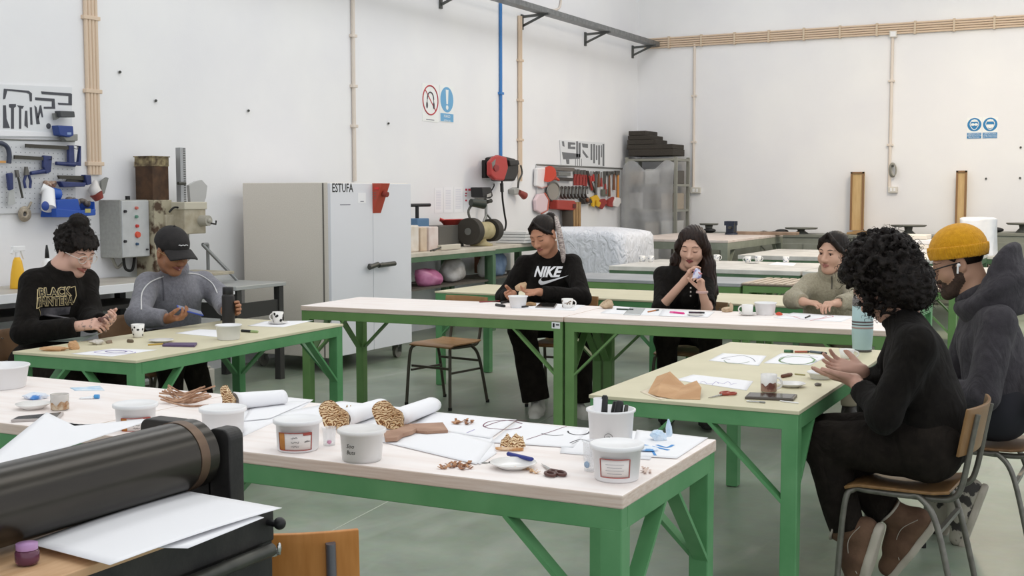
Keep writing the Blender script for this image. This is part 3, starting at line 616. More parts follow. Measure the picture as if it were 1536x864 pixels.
def torn_print(label, cx, cy, z, w, h, seed):
    R = random.Random(seed); p = atz(cx, cy, z); b = MB()
    e = [R.uniform(-.15, .15) for _ in range(13)]
    b.grid(12, 6, lambda u, v: ((u-.5)*w*(1-.25*v), v*h*.55+.012*math.sin(u*9), .002+v*h*(.9+e[int(u*12)]*.8)*(1-.4*v)+.006*math.sin(u*14+v*5)))
    o = b.build('torn_print', leo, None, solid=.0012, loc=p); o.rotation_euler = (0, 0, YAW*.9); return tag(o, label, 'paper')
torn_print('torn orange animal-print piece propped up beside the white plate', 769, 674, ZF, .075, .06, 4)
torn_print('torn animal-print tip standing behind the left roll of the pair', 522, 625, ZF+.003, .04, .045, 5)
crumple('torn pale print scraps around the orange print piece', 768, 676, ZF+.001, .06, .012, .008, mat('print_scrap', '#e8cfae', .7, 0, '#c89058', 60), 31, amp=.5, name='print_scrap')
# straw-like strips
t = thing('paper_strips', 'heap of curled brown paper strips on the near table behind the tubs', 'paper', atz(280, 606, ZF))
R = random.Random(5); b = MB(); cc = atz(280, 606, ZF)
for i in range(16):
    a = atz(R.uniform(238, 255), R.uniform(590, 606), ZF)-cc; e = atz(R.uniform(285, 325), R.uniform(592, 612), ZF)-cc; mid = (a+e)/2+Vector((R.uniform(-.03, .03), R.uniform(-.03, 0), 0))
    L = smooth_path([a+Vector((0, 0, R.uniform(.003, .035))), mid+Vector((0, 0, R.uniform(.002, .012))), e+Vector((0, 0, R.uniform(.004, .04)))], 5)
    b.tube(L, .0035, 5)
b.build('strips', mat('straw_strip', '#c9a488', .7, 0, '#8d6448', 30), t); t['kind'] = 'stuff'
def shavings(label, x0, x1, y0, y1, n, z, seed, m):
    R = random.Random(seed); c = atz((x0+x1)/2, (y0+y1)/2, z); b = MB()
    for i in range(n):
        p = atz(R.uniform(x0, x1), R.uniform(y0, y1), z)-c; a = R.uniform(0, 6.3); l = R.uniform(.006, .016); d = Vector((math.cos(a), math.sin(a), 0)); s = Vector((-d.y, d.x, 0))*R.uniform(.003, .006)
        b.grid(4, 1, lambda u, v: p+d*(u-.5)*2*l+s*(v-.5)*2+Vector((0, 0, .001+.006*abs(u-.5)*2)), False)
    o = b.build('paper_shavings', m, None, solid=.0006, loc=(c.x, c.y, z)); tag(o, label, 'scraps'); o['kind'] = 'stuff'; return o
shav = mat('brown_shaving', '#c79a74', .7, 0, '#8d5c40', 60)
shavings('brown paper shavings at the front edge of the near table', 662, 705, 696, 705, 22, ZF, 1, shav)
shavings('tan scraps beside the white plate rim', 775, 805, 704, 711, 7, ZF, 2, mat('tan_scrap', '#d8b48c', .7))
shavings('brownish scraps on the sheets behind the orange print piece', 682, 708, 631, 637, 14, ZF+.004, 3, shav)
shavings('pale scraps right of the corner tub', 962, 976, 703, 711, 5, ZF, 4, mat('pale_scrap', '#d8c4b8', .7))

# ------------------------------------------------------------------ tools, pens, phones
def px_line(a, e, z, h=.004): return atz(*a, z)+Vector((0, 0, h)), atz(*e, z)+Vector((0, 0, h))
A, E = px_line((799, 691), (761, 682), ZF+.015, .003); marker('blue-handled craft knife lying across the white plate', A, E, .006, mat('navy_plastic', '#2f3a86', .35), mat('navy_plastic', '#2f3a86', .35), 'craft_knife', .05, 'knife')
A, E = px_line((838, 718), (812, 697), ZF, .003)
def scissors(label, pivot, tip, ringdir, z, m, L1=.07, r=.014, size=1):
    P, T = atz(*pivot, z), atz(*tip, z); d = (T-P); d.z = 0; bl = d.length; d.normalize(); s = Vector((-d.y, d.x, 0)); t = thing('scissors', label, 'scissors', P)
    for q in (-1, 1):
        b = MB(); b.raw([Vector((0, 0, .004))+s*.005*q-d*.008, Vector((0, 0, .004))-s*.002*q-d*.008, d*bl+Vector((0, 0, .003)), d*bl*.6+s*.004*q+Vector((0, 0, .004)), Vector((0, 0, .006))+s*.005*q], [(0, 1, 2, 3, 4)]); b.build('blade', chrome, t, solid=.0015)
        c = -d*(.045*size)+s*q*(r*.95*size)
        pts = [c+d*(1.5*r*size*math.cos(a))+s*(r*size*.8*math.sin(a))+Vector((0, 0, .006)) for a in [i*PI/9 for i in range(18)]]
        b = MB(); b.tube(pts, .0045*size, 8, closed=True); b.tube([c+d*1.4*r*size+Vector((0, 0, .006)), -d*.004+Vector((0, 0, .006))], .005*size, 8); b.build('handle', m, t)
    b = MB(); b.cyl((0, 0, .003), (0, 0, .009), .003); b.build('pivot', chrome, t); return t
scissors('brown-handled scissors on the near table beside the plate', (826, 708), (812, 697), 0, ZF, mat('brown_plastic', '#5a3a34', .4), r=.015)
scissors('red-handled scissors on the cream table beside the dark phone', (1082, 594), (1062, 598), 0, ZR, mat('brick_red_plastic', '#a04434', .4), r=.016)
def slab_phone(label, corners, z, th, m, name='phone', lens=True):
    P = [atz(a, q, z) for a, q in corners]; c = sum(P, Vector())/4; t = thing(name, label, 'phone' if name == 'phone' else name, c)
    q = [p-c for p in P]; b = MB(); b.prism([(p.x, p.y) for p in q], 0, th)
    A = sum(P[i].x*P[(i+1) % 4].y-P[(i+1) % 4].x*P[i].y for i in range(4))
    if A < 0: b.f = [list(reversed(f)) for f in b.f]
    b.build('case' if name == 'phone' else 'cover', m, t, bevel=.003)
    if lens:
        b = MB(); b.prism([(p.x*.9, p.y*.9) for p in q], th, th+.0008)
        if A < 0: b.f = [list(reversed(f)) for f in b.f]
        b.build('screen', mat('dark_screen', '#2a2926', .12), t)
    return t
slab_phone('dark phone lying on the cream table corner', [(1117, 599), (1124, 592), (1196, 595), (1190, 602)], ZR, .010, mat('phone_case', '#57504a', .4))
slab_phone('grey phone on the near table at far left', [(16, 634), (25, 629), (96, 622), (88, 631)], ZF, .010, mat('grey_phone_case', '#b8b0ac', .4))
slab_phone('phone lying beside the clay lump on the middle table', [(803, 462), (810, 456), (836, 457), (832, 463)], ZM, .009, mat('pale_phone_case', '#9a9490', .3))
slab_phone('purple notebook on the far-left table', [(243, 520), (252, 517), (296, 517), (292, 521)], ZL, .012, mat('purple_cover', '#5b4a6c', .5), 'notebook', False)
saucer('small white dish under a dark pen on the middle table', 1043, 474, ZM, .05, .008)
A, E = px_line((1033, 471.5), (1057, 472), ZM, .012); marker('dark pen lying on the small white dish', A, E, .006, mat('dark_plum_pen', '#3a2430', .4), black_plastic)
A, E = px_line((1026, 472), (1005, 470), ZM, .007); marker('pink highlighter on the middle table', A, E, .008, mat('hot_pink', '#e0408c', .35), mat('hot_pink_cap', '#ee70a8', .35), 'highlighter')
A, E = px_line((719, 454), (750, 452.5), ZM, .005); marker('thin dark red pencil on middle table beside the bowl', A, E, .004, mat('dull_red_pencil', '#8c3c40', .4), red_plastic, 'pencil', .1, 'pencil')
A, E = px_line((744, 459), (757, 461), ZM, .008); marker('short black tool lying left of the white bowl', A, E, .010, black_plastic, black_plastic, 'modelling_tool', .3, 'tool')
A, E = px_line((752, 456), (764, 453), ZM, .008); marker('second black tool pointing at the white bowl', A, E, .008, black_plastic, steel_dark, 'modelling_tool', .3, 'tool')
A, E = px_line((783, 462), (792, 461), ZM, .006); marker('black pen cap right of the white bowl', A, E, .007, black_plastic, black_plastic, 'pen_cap', .3, 'tool')
A, E = px_line((925, 465), (950, 466), ZM, .006); marker('dark green pen on the middle table right of the paper ball', A, E, .006, mat('dark_green_pen', '#36463a', .4), black_plastic, capfrac=.2)
A, E = px_line((972, 469), (988, 466), ZM, .005); marker('orange-tipped pencil before the long-haired woman', A, E, .005, mat('orange_pencil', '#b87848', .5), steel_dark, 'pencil', .3, 'pencil')
sheet('clear plastic tray holding grey scraps on middle table', [(935, 472), (945, 462), (968, 463), (960, 473)], ZM+.002, m=mat('tray_plastic', '#cfd2d2', .2), name='tray', cat='tray', thick=.004)
A, E = px_line((1208, 478), (1215, 475), ZM, .005); marker('short dark pencil on the red sketch sheet', A, E, .005, black_plastic, black_plastic, 'pencil', .2, 'pencil')
crumple('small red clay bits beside the red sketch sheet', 1168, 473, ZM, .025, .02, .014, mat('red_clay', '#d0543c', .6), 41, amp=.5, name='clay_bits', cat='clay')
A, E = px_line((1176, 528.5), (1190, 529), ZR, .006); marker('green-capped pen lying above the green oval drawing', A, E, .008, mat('green_pen', '#4c7a58', .4), mat('dark_green_cap', '#2f4a38', .4))
A, E = px_line((1192, 529), (1214, 529), ZR, .005); marker('brick-red pencil lying above the green oval drawing', A, E, .005, mat('brick_pencil', '#b0604a', .5), steel_dark, 'pencil', .15, 'pencil')
A, E = px_line((1215, 529), (1240, 532), ZR, .006); marker('grey pen at the top corner of the green oval drawing', A, E, .006, mat('slate_pen', '#5c6870', .4), black_plastic)
A, E = px_line((1173, 567), (1187, 564), ZR, .007); marker('brown wooden tool handle behind the saucer', A, E, .008, mat('brown_handle', '#6a4232', .5), mat('brown_handle', '#6a4232', .5), 'modelling_tool', .4, 'tool')
A, E = px_line((1192, 562), (1208, 563.5), ZR, .003); marker('thin wooden stick beside the shallow bowl', A, E, .003, mat('stick_wood', '#a8a070', .6), mat('stick_wood', '#a8a070', .6), 'wooden_stick', .3, 'stick')
A, E = px_line((1120, 603), (1148, 605), ZR, .003); marker('metal modelling blade in front of the dark phone', A, E, .004, chrome, grey_metal, 'modelling_tool', .3, 'tool')
A, E = px_line((1170, 602.5), (1198, 606), ZR, .003); marker('thin white stick at the front edge of the cream table', A, E, .0025, white_plastic, white_plastic, 'stick', .3, 'stick')
A, E = px_line((222, 518.5), (250, 516.5), ZL, .004); marker('yellow pencil on the far-left table by the gold-rimmed dish', A, E, .004, mat('yellow_pencil', '#c0a048', .5), steel_dark, 'pencil', .2, 'pencil')
A, E = px_line((362, 498), (387, 499.5), ZL, .007); marker('black marker with pale green band beside the white bowl', A, E, .008, black_plastic, mat('pale_green_cap', '#9cb07c', .4), capfrac=.4)
A, E = px_line((192, 513.5), (199, 514), ZL, .007); marker('small dark eraser stub at the foot of the drawn cup', A, E, .010, mat('eraser_brown', '#6a5c4a', .6), mat('eraser_brown', '#6a5c4a', .6), 'eraser', .3, 'eraser')
A, E = px_line((70, 512), (155, 500), ZL, .006)
sheet('pale green paper strips beside the crumpled kraft strip', [(70, 512), (118, 506), (152, 500), (118, 513)], ZL, m=mat('mint_paper', '#a8b4a8', .7), name='paper_strip')
t = thing('paint_tube', 'white paint tube with a blue cap at the back of the near table', 'paint tube', atz(135, 598, ZF), YAW)
MB().grid(8, 6, lambda u, v: (-.035+.05*v, (u-.5)*.03*(1-.1*v), .002+.010*math.sin(PI*u)*(.1+.9*v))).build('tube', mat('tube_white', '#eef0f2', .4), t, solid=.001)
MB().cyl((.017, 0, .008), (.034, 0, .008), .008).build('cap', mat('sky_blue_cap', '#4a9ad4', .35), t)
sheet('thin pale blue paper scrap behind the paint tube', [(105, 582), (150, 579), (157, 586), (112, 586)], ZF, m=mat('pale_blue_paper', '#a9cce6', .6, 0, '#e4edf4', 20), name='paper_scrap')
MB_ = MB(); p = atz(727, 695, ZF)
t = thing('palette_knife', 'small palette knife beside the white plate', 'tool', p, YAW); MB().raw([(-.012, 0, .002), (.0, -.006, .002), (.014, 0, .002), (.0, .006, .002)], [(0, 1, 2, 3)]).build('blade', grey_metal, t, solid=.001); MB().tube([(.012, 0, .003), (.024, .012, .004)], .002, 8).build('handle', black_plastic, t)
# bottles
def bottle(name, label, p, prof, m, capprof, capm, bands=()):
    t = thing(name, label, 'bottle', p); MB().lathe(prof, 36).build('body', m, t); MB().lathe(capprof, 36).build('cap', capm, t)
    for z0, z1, r, bm in bands: MB().lathe([(r, z0), (r+.0006, z0), (r+.0006, z1), (r, z1)], 36).build('stripe', bm, t)
    return t
p = atz(1293, 527, ZR); mm = FPX/ (Vector(p-Vector(CAMO)).dot(Vector(_fw)))
BR = 15.5/mm; BH = 80/mm
aqua = mat('powder_blue_enamel', '#a9c4c4', .35)
t = bottle('tumbler', 'tall pale blue tumbler with brown stripes beside the curly-haired person', p, [(.0001, 0), (BR*.88, 0), (BR*.9, .01), (BR, .09), (BR, BH*.86), (.0001, BH*.86)], aqua, [(BR*1.0, BH*.86), (BR*1.02, BH*.87), (BR*.98, BH), (BR*.8, BH*1.03), (.0001, BH*1.03)], mat('smoked_lid', '#6e6866', .25), [(BH*.50, BH*.525, BR, mat('stripe_brown', '#5c5254', .4)), (BH*.55, BH*.58, BR, mat('stripe_brown', '#5c5254', .4)), (BH*.44, BH*.47, BR, mat('stripe_rose', '#a58c86', .4)), (0, .012, BR*.9, mat('base_grey', '#54524e', .4))])
MB().tube(smooth_path([(-BR*.8, 0, BH), (-BR*.7, 0, BH*1.13), (0, 0, BH*1.19), (BR*.7, 0, BH*1.13), (BR*.8, 0, BH)], 6), .006, 8).build('carry_loop', mat('smoked_lid', '#6e6866'), t)
p = atz(343, 493, ZL)
bottle('bottle', 'matte black drinking bottle held by the man in the cap', p, [(.0001, 0), (.034, 0), (.036, .004), (.036, .185), (.030, .2), (.0001, .2)], mat('matte_black', '#232120', .5), [(.030, .2), (.031, .202), (.031, .235), (.028, .24), (.0001, .24)], black_plastic)
p = atz(41, 845, .897)
t = thing('glass_jar', 'tiny purple glass jar with lavender lid on the press bed', 'jar', p); MB().lathe([(.0001, 0), (.017, 0), (.02, .006), (.02, .02), (.016, .026), (.0001, .026)], 24).build('body', mat('purple_glass', '#7a4a62', .12, trans=.4), t); MB().lathe([(.018, .025), (.018, .035), (.0001, .036)], 24).build('lid', mat('lavender_lid', '#b088b4', .4), t)
# ------------------------------------------------------------------ things on the left wall (plane X = WX) and the back wall (plane Y = WY)
def wp(px, py, off=0, wall='L'): return atx(px, py, WX+off) if wall == 'L' else aty(px, py, WY-off)
def wprism(b, poly, off, th, wall='L', m=None):
    """solid outline standing off a wall: poly in picture points met on the plane at its front face."""
    F = [wp(x, y, off+th, wall) for x, y in poly]; d = Vector((th, 0, 0)) if wall == 'L' else Vector((0, -th, 0)); B = [p-d for p in F]
    a = 0; n = len(F)
    for i in range(n):
        p, q = F[i], F[(i+1) % n]; a += (p.y*q.z-q.y*p.z) if wall == 'L' else (p.x*q.z-q.x*p.z)
    if a < 0: F.reverse(); B.reverse()
    f = [tuple(range(n)), tuple(reversed(range(n, 2*n)))]+[((i+1) % n, i, n+i, n+(i+1) % n) for i in range(n)]
    return b.raw(F+B, f, False, m)
def at_loc(b, loc): b.v = [(x-loc[0], y-loc[1], z-loc[2]) for x, y, z in b.v]; return b
def wthing(name, label, cat, parts, px, py, off=0, wall='L', group=None, kind=None):
    """parts: (name, builder, material, bevel). Built in place; one part alone becomes the thing itself."""
    l = wp(px, py, off, wall); objs = []
    t = thing(name, label, cat, l, group=group) if len(parts) > 1 else None
    for p in parts:
        b = MB(); p[1](b); at_loc(b, l); o = b.build(p[0] if t else name, p[2], t, bevel=p[3] if len(p) > 3 else 0)
        if not t: o.location = l; tag(o, label, cat, group); t = o if len(parts) == 1 else t
    return t
def wtube(b, pts, r, off, wall='L', seg=8, m=None, closed=False): return b.tube([wp(x, y, o if (o := off) is not None else 0, wall) for x, y in pts], r, seg, closed, m=m)
def circ(cx, cy, rx, ry, n=20, a0=0): return [(cx+rx*math.cos(a0+2*PI*i/n), cy+ry*math.sin(a0+2*PI*i/n)) for i in range(n)]
def rect(x0, y0, x1, y1): return [(x0, y0), (x1, y0), (x1, y1), (x0, y1)]

# conduits
def v_conduit(label, px_t, y_t, px_b, y_b, n, r, wall, m, clips, gap=None, name='conduit'):
    T, B = wp(px_t, y_t, r, wall), wp(px_b, y_b, r, wall)
    if y_t <= 0: T.z += .6
    if wall == 'L': B.y = T.y
    else: B.x = T.x
    t = thing(name, label, 'conduit', B); ax = Vector((0, 1, 0)) if wall == 'L' else Vector((1, 0, 0)); nrm = Vector((1, 0, 0)) if wall == 'L' else Vector((0, -1, 0)); g = gap or 2.5*r
    for i in range(n):
        o = ax*((i-(n-1)/2)*g); MB().cyl(o, T-B+o, r, r, 10).build('pipe', m, t)
    for z in clips:
        b = MB(); b.box((0, 0, z-B.z), tuple(abs(q) for q in (ax*(n*g+.03)+nrm*(2.6*r)))[:2]+(.03,)); b.build('clip', m, t, bevel=.003)
    return t
v_conduit('bundle of beige conduits running up the wall beside the blue clamps', 135, 0, 140, 262, 4, .016, 'L', beige_pvc, (1.75, 2.3, 2.85), .033)
v_conduit('single beige conduit on the wall above the white oven', 529, 0, 532, 272, 1, .02, 'L', mat('pale_conduit', '#ddd2c6', .5), (2.2, 2.6, 3.1))
v_conduit('beige pair of conduits beside the blue air pipe', 780, 24, 781, 272, 2, .02, 'L', beige_pvc, (2.2, 2.7, 3.2), .045)
v_conduit('blue compressed-air pipe running down to the red hose reel', 751, 4, 752, 236, 1, .02, 'L', mat('air_pipe_blue', '#3f7fc0', .35), (2.75,), name='air_pipe')
v_conduit('thin white conduit on the back wall beside the wire shelf', 1042, 66, 1040, 281, 1, .02, 'B', mat('pale_conduit', '#ddd2c6'), (2.3, 3.0))
v_conduit('white conduit with coiled cable on the back wall', 1339, 52, 1337, 280, 1, .022, 'B', mat('pale_conduit', '#ddd2c6'), (2.2, 3.1))
# horizontal bundle on the back wall
A, E = wp(966, 66, .03, 'B'), wp(1536, 31, .03, 'B'); A.z = E.z = (A.z+E.z)/2; E.x += 2.5; A.x = WX+.12
t = thing('conduit_bundle', 'long bundle of parallel beige conduits across the back wall', 'conduit', A)
for i in range(5): MB().cyl((0, 0, (i-2)*.033), (E.x-A.x, 0, (i-2)*.033), .0145, .0145, 8).build('pipe', beige_pvc, t)
for i in range(14): MB().box((.4+i*.52, .0, 0), (.03, .05, .18)).build('clip', mat('clip_beige', '#cbb9a2', .5), t)
# cable tray beam with brackets
BX = WX+.30
bp = atx(968, 60, BX); z0 = atx(850, 30, BX).z+.0
t = thing('cable_tray', 'grey steel cable tray carried on wall brackets near the roof', 'cable tray', (BX, 8, 0))
y0, y1 = -.0, WY-.04-8
tr = mat('galvanised', '#77797a', .45, .6, '#8a8c8c', 20)
b = MB(); zt = z0-.005
b.box((0, (y0+y1)/2, zt), (.14, y1-y0, .006)); 
for s in (-1, 1): b.box((s*.07, (y0+y1)/2, zt+.03), (.005, y1-y0, .065))
b.build('tray', tr, t)
for px, py in ((661, 4), (783, 36), (878, 61), (949, 80)):
    q = wp(px, py, .01); b = MB(); b.box((WX+.012-BX, q.y-8, zt-.09), (.02, .05, .19)); b.bar((WX+.02-BX, q.y-8, zt-.025), (.09, q.y-8, zt-.012), .04, .03, up=(0, 0, 1)); b.bar((WX+.02-BX, q.y-8, zt-.14), (.02, q.y-8, zt-.02), .012, .03); b.build('bracket', mat('dark_galvanised', '#5f615f', .45, .6), t)
wthing('conduit', 'thin grey conduit loop above the cable tray', 'conduit', [('pipe', lambda b: b.tube(smooth_path([wp(770, 0, .02), wp(785, 4, .02), wp(822, 14, .02), wp(836, 14, .02), wp(841, 6, .02), wp(842, -14, .02)], 5), .014, 8), mat('pale_conduit', '#ddd2c6'))], 800, 10)
# boxes on the back wall
def wall_box(name, label, poly, th, m, wall='B', cat='socket', extra=()):
    c = (sum(p[0] for p in poly)/len(poly), sum(p[1] for p in poly)/len(poly))
    return wthing(name, label, cat, [('box', lambda b: wprism(b, poly, 0, th, wall), m, .004)]+list(extra), c[0], c[1], 0, wall)
cream_pl = mat('cream_plastic', '#d4d0c6', .45)
seam = lambda x, y0, y1, th=.052: ('switch', lambda b: [wprism(b, rect(x-4, y0+2, x-1, y1-2), th-.004, .008, 'B'), wprism(b, rect(x+1, y0+2, x+4, y1-2), th-.004, .008, 'B')], white_plastic)
wall_box('wall_socket', 'double wall socket under the thin conduit by the wire shelf', rect(1035, 281, 1050, 290), .05, cream_pl, extra=(seam(1042.5, 281, 290),))
wall_box('wall_socket', 'double wall socket under the coiled cable', rect(1332, 280, 1346, 289), .05, cream_pl, extra=(seam(1339, 280, 289),))
wall_box('junction_box', 'square junction box at the conduit bundle', rect(1334, 46, 1345, 56), .06, cream_pl, cat='junction box', extra=(('cover', lambda b: wprism(b, rect(1335.5, 47.5, 1343.5, 54.5), .056, .008, 'B'), white_plastic),))
wthing('cable_coil', 'coil of grey cable hanging on the white conduit', 'cable', [('coil', lambda b: [b.tube([wp(*p, .05+.008*k, 'B') for p in circ(1339+.5*k, 255, 5-.4*k, 10.5-.6*k, 18)], .010, 6, closed=True) for k in range(4)], mat('cable_grey', '#96948a', .6)), ('tie', lambda b: b.tube([wp(1339, 249, .04, 'B'), wp(1339, 249, .09, 'B')], .02, 8), steel_dark)], 1339, 262, 0, 'B')
# signs
sign_w = mat('sign_white', '#f0f2f0', .5); sign_b = mat('sign_blue', '#2f7fb5', .5); sign_lb = mat('sign_light_blue', '#6fabd4', .5); sign_r = mat('sign_red', '#b5303c', .5); sign_k = mat('sign_black', '#3a343c', .5)
def sign_at(name, label, poly, wall, content):
    """content(b2d): list of (part name, builder in local 2-D metres centred on the sign, material)"""
    P = [wp(x, y, 0, wall) for x, y in poly]; c = sum(P, Vector())/4
    w = ((P[1]-P[0]).length+(P[2]-P[3]).length)/2; h = ((P[3]-P[0]).length+(P[2]-P[1]).length)/2
    t = thing(name, label, 'sign', c); T = on_left(0, 0, 0, 0) if wall == 'L' else on_back(0, 0, 0, 0)
    b = MB(); b.T = T; b.box((0, 0, .002), (w, h, .004)); b.build('panel', sign_w, t)
    for nm, fn, m in content(w, h): b = MB(); b.T = T; fn(b); b.build(nm, m, t)
    return t
def disc(b, x, y, r, z0, z1, n=32, sx=1): b.prism([(x+sx*r*math.cos(2*PI*i/n), y+r*math.sin(2*PI*i/n)) for i in range(n)], z0, z1)
def ring(b, x, y, r, t_, z, n=40): b.tube([(x+r*math.cos(2*PI*i/n), y+r*math.sin(2*PI*i/n), z) for i in range(n)], t_, 6, closed=True)
def c_head(w, h):
    r = w*.47; y = h*.07
    return [('ban_ring', lambda b: (ring(b, 0, y, r, .008, .004), b.bar((-r*.7, y+r*.7, .004), (r*.7, y-r*.7, .004), .012, .006)), sign_r),
            ('headphones', lambda b: (b.tube([(r*.42*math.cos(a), y+r*.05+r*.5*math.sin(a), .005) for a in [PI*i/14 for i in range(15)]], .007, 6), b.ell((-r*.45, y-r*.35, .005), (r*.11, r*.24, .004)), b.ell((r*.45, y-r*.35, .005), (r*.11, r*.24, .004)), b.tube([(-r*.45, y-r*.2, .005), (-r*.42, y+r*.05, .005)], .004, 6), b.tube([(r*.45, y-r*.2, .005), (r*.42, y+r*.05, .005)], .004, 6)), sign_k),
            ('caption_line', lambda b: b.box((-w*.02, -h*.45, .0045), (w*.5, .008, .002)), pencil_l)]
sign_at('headphone_ban_sign', 'round red no-headphones sign on the left wall', [(633, 125), (657, 127), (657, 184), (633, 181)], 'L', c_head)
def c_excl(w, h):
    r = w*.47; y = h*.5-r-.012
    return [('blue_disc', lambda b: disc(b, 0, y, r, .003, .006), sign_lb), ('exclamation_mark', lambda b: (b.prism([(-.03, y+r*.78), (.03, y+r*.78), (.017, y-r*.35), (-.017, y-r*.35)], .006, .009), disc(b, 0, y-r*.62, .026, .006, .009)), sign_w),
            ('caption_panel', lambda b: b.box((0, -h*.5+h*.13, .0045), (w*.94, h*.22, .004)), sign_lb), ('caption', lambda b: (setattr(b, 'T', b.T@Matrix.Translation((0, -h*.5+h*.16, .007))), b.text('PERIGO', .042), setattr(b, 'T', b.T@Matrix.Translation((0, -.05, 0))), b.text('ATENCAO', .032)), sign_w)]
sign_at('warning_sign', 'light blue exclamation mark sign beside the no-headphones sign', [(659.5, 128), (680, 130), (680, 185), (659.5, 182)], 'L', c_excl)
def c_face(kind, words):
    def c(w, h):
        r = w*.48; y = h*.5-r-.004; face = sign_w
        def fc(b):
            b.tube([(r*.62*math.cos(a)*(1 if math.sin(a) > 0 else 1-.35*abs(math.sin(a))), y+r*.02+r*.8*math.sin(a)*(.85 if math.sin(a) > 0 else 1), .006) for a in [2*PI*i/24 for i in range(24)]], r*.055, 6, closed=True)
            b.prism([(-r*.5, y+r*.42), (r*.5, y+r*.42), (r*.4, y+r*.68), (0, y+r*.78), (-r*.4, y+r*.68)], .0055, .007)
            if kind == 'goggles': b.ell((-r*.24, y+.0*r, .006), (r*.27, r*.2, .004)); b.ell((r*.24, y+.0*r, .006), (r*.27, r*.2, .004))
            else: b.prism([(-r*.5, y+.0*r), (r*.5, y+.0*r), (r*.42, y-r*.4), (0, y-r*.6), (-r*.42, y-r*.4)], .0055, .0085)
        out = [('blue_disc', lambda b: disc(b, 0, y, r, .003, .0055), sign_b), ('face_pictogram', fc, sign_w), ('caption_panel', lambda b: b.box((0, -h*.5+h*.145, .0045), (w*.97, h*.27, .004)), sign_b)]
        for k, s in enumerate(words):
            out.append(('caption', lambda b, k=k, s=s: (setattr(b, 'T', b.T@Matrix.Translation((0, -h*.5+h*(.225-.08*k), .0068))), b.text(s, h*.085)), sign_w))
        return out
    return c
sign_at('goggles_sign', 'blue eye-protection sign on the back wall, left of the two', rect(1450.5, 176.5, 1472.5, 208), 'B', c_face('goggles', ('OBRIGATORIO', 'USAR OCULOS DE', 'PROTECCAO')))
sign_at('mask_sign', 'blue face-mask sign on the back wall, right of the two', rect(1474, 176, 1496.5, 207.5), 'B', c_face('mask', ('OBRIGATORIO', 'USAR MASCARA', 'DE PROTECCAO')))
# papers pinned on the left wall
def pinned(label, poly, rows, marks=()):
    P = [wp(x, y, .004) for x, y in poly]; parts = [('sheet', lambda b: wprism(b, poly, .001, .002), paper)]
    (x0, y0), (x1, _), (_, y1) = poly[0], poly[1], poly[2]
    if rows: parts.append(('printed_rows', lambda b: [wprism(b, rect(x0+(x1-x0)*.2, y0+4+(y1-y0-8)*i/rows, x0+(x1-x0)*.8, y0+4+(y1-y0-8)*(i+.45)/rows), .003, .0012) for i in range(rows)], mat('faint_print', '#dedee6', .7)))
    for r in marks: parts.append(('red_mark', lambda b, r=r: wprism(b, rect(*r), .003, .0015), mat('red_print', '#c2384e', .6)))
    wthing('pinned_sheet', label, 'paper', parts, poly[0][0], poly[3][1])
pinned('printed list pinned on the wall, leftmost of the row above the bench', [(652, 282), (664, 282), (664, 319), (652, 320)], 12)
pinned('printed list pinned on the wall, second of the row above the bench', [(666, 281), (679, 281), (679, 319), (666, 319)], 12)
pinned('printed list pinned on the wall, third of the row above the bench', [(681, 280), (694, 281), (694, 318), (681, 319)], 12)
pinned('pinned sheet with red marks on the wall', [(695.5, 281), (708, 281), (708, 318), (695.5, 318)], 0, ((698, 283, 701, 286), (702.5, 283, 706.5, 286), (698, 289, 700.5, 291), (697.5, 293, 700, 294.5), (698, 299.5, 700.5, 302)))
# hose reel
b_red = mat('reel_red', '#b03a36', .4); b_blk = mat('reel_black', '#2b2928', .45)
t = wthing('hose_reel', 'red and black air hose reel on the left wall', 'hose reel', [
    ('wall_plate', lambda b: wprism(b, rect(728, 240, 737, 267), .0, .05), b_blk, .005),
    ('bracket', lambda b: b.bar(wp(733, 244, .04), wp(741, 262, .16), .05, .02), grey_metal),
    ('drum', lambda b: b.cyl(wp(749, 254, .10), wp(756, 254, .30), .0, .0) if 0 else wprism(b, [(747, 236), (757, 234), (774, 238), (779, 246), (779, 260), (773, 272), (757, 272)], .06, .20), b_blk, .03),
    ('front_shell', lambda b: wprism(b, [(737, 243), (744, 235), (749, 232.5), (761, 236), (763, 252), (757, 271), (744, 270), (737, 263)], .24, .07), b_red, .02),
    ('hub', lambda b: wprism(b, circ(745.5, 252, 4, 5), .30, .025), mat('hub_red', '#8e2c2e', .4), .004),
    ('spoke', lambda b: wprism(b, [(738, 244), (744, 238), (742, 249), (739, 254)], .30, .012), grey_metal),
    ('hose_outlet', lambda b: wprism(b, [(764, 240), (778, 240), (780, 247), (766, 249)], .24, .06), b_blk, .01),
    ('hose', lambda b: b.tube(smooth_path([wp(753, 272, .2), wp(753, 282, .2), wp(754, 300, .18), wp(757, 322, .15), wp(759, 335, .14), wp(757, 345, .15), wp(752, 349, .2), wp(746, 349, .3)], 6), .012, 8), rubber),
    ('hose_connector', lambda b: b.tube([wp(752.5, 275, .2), wp(753, 288, .2)], .022, 10), b_blk)], 745, 270)
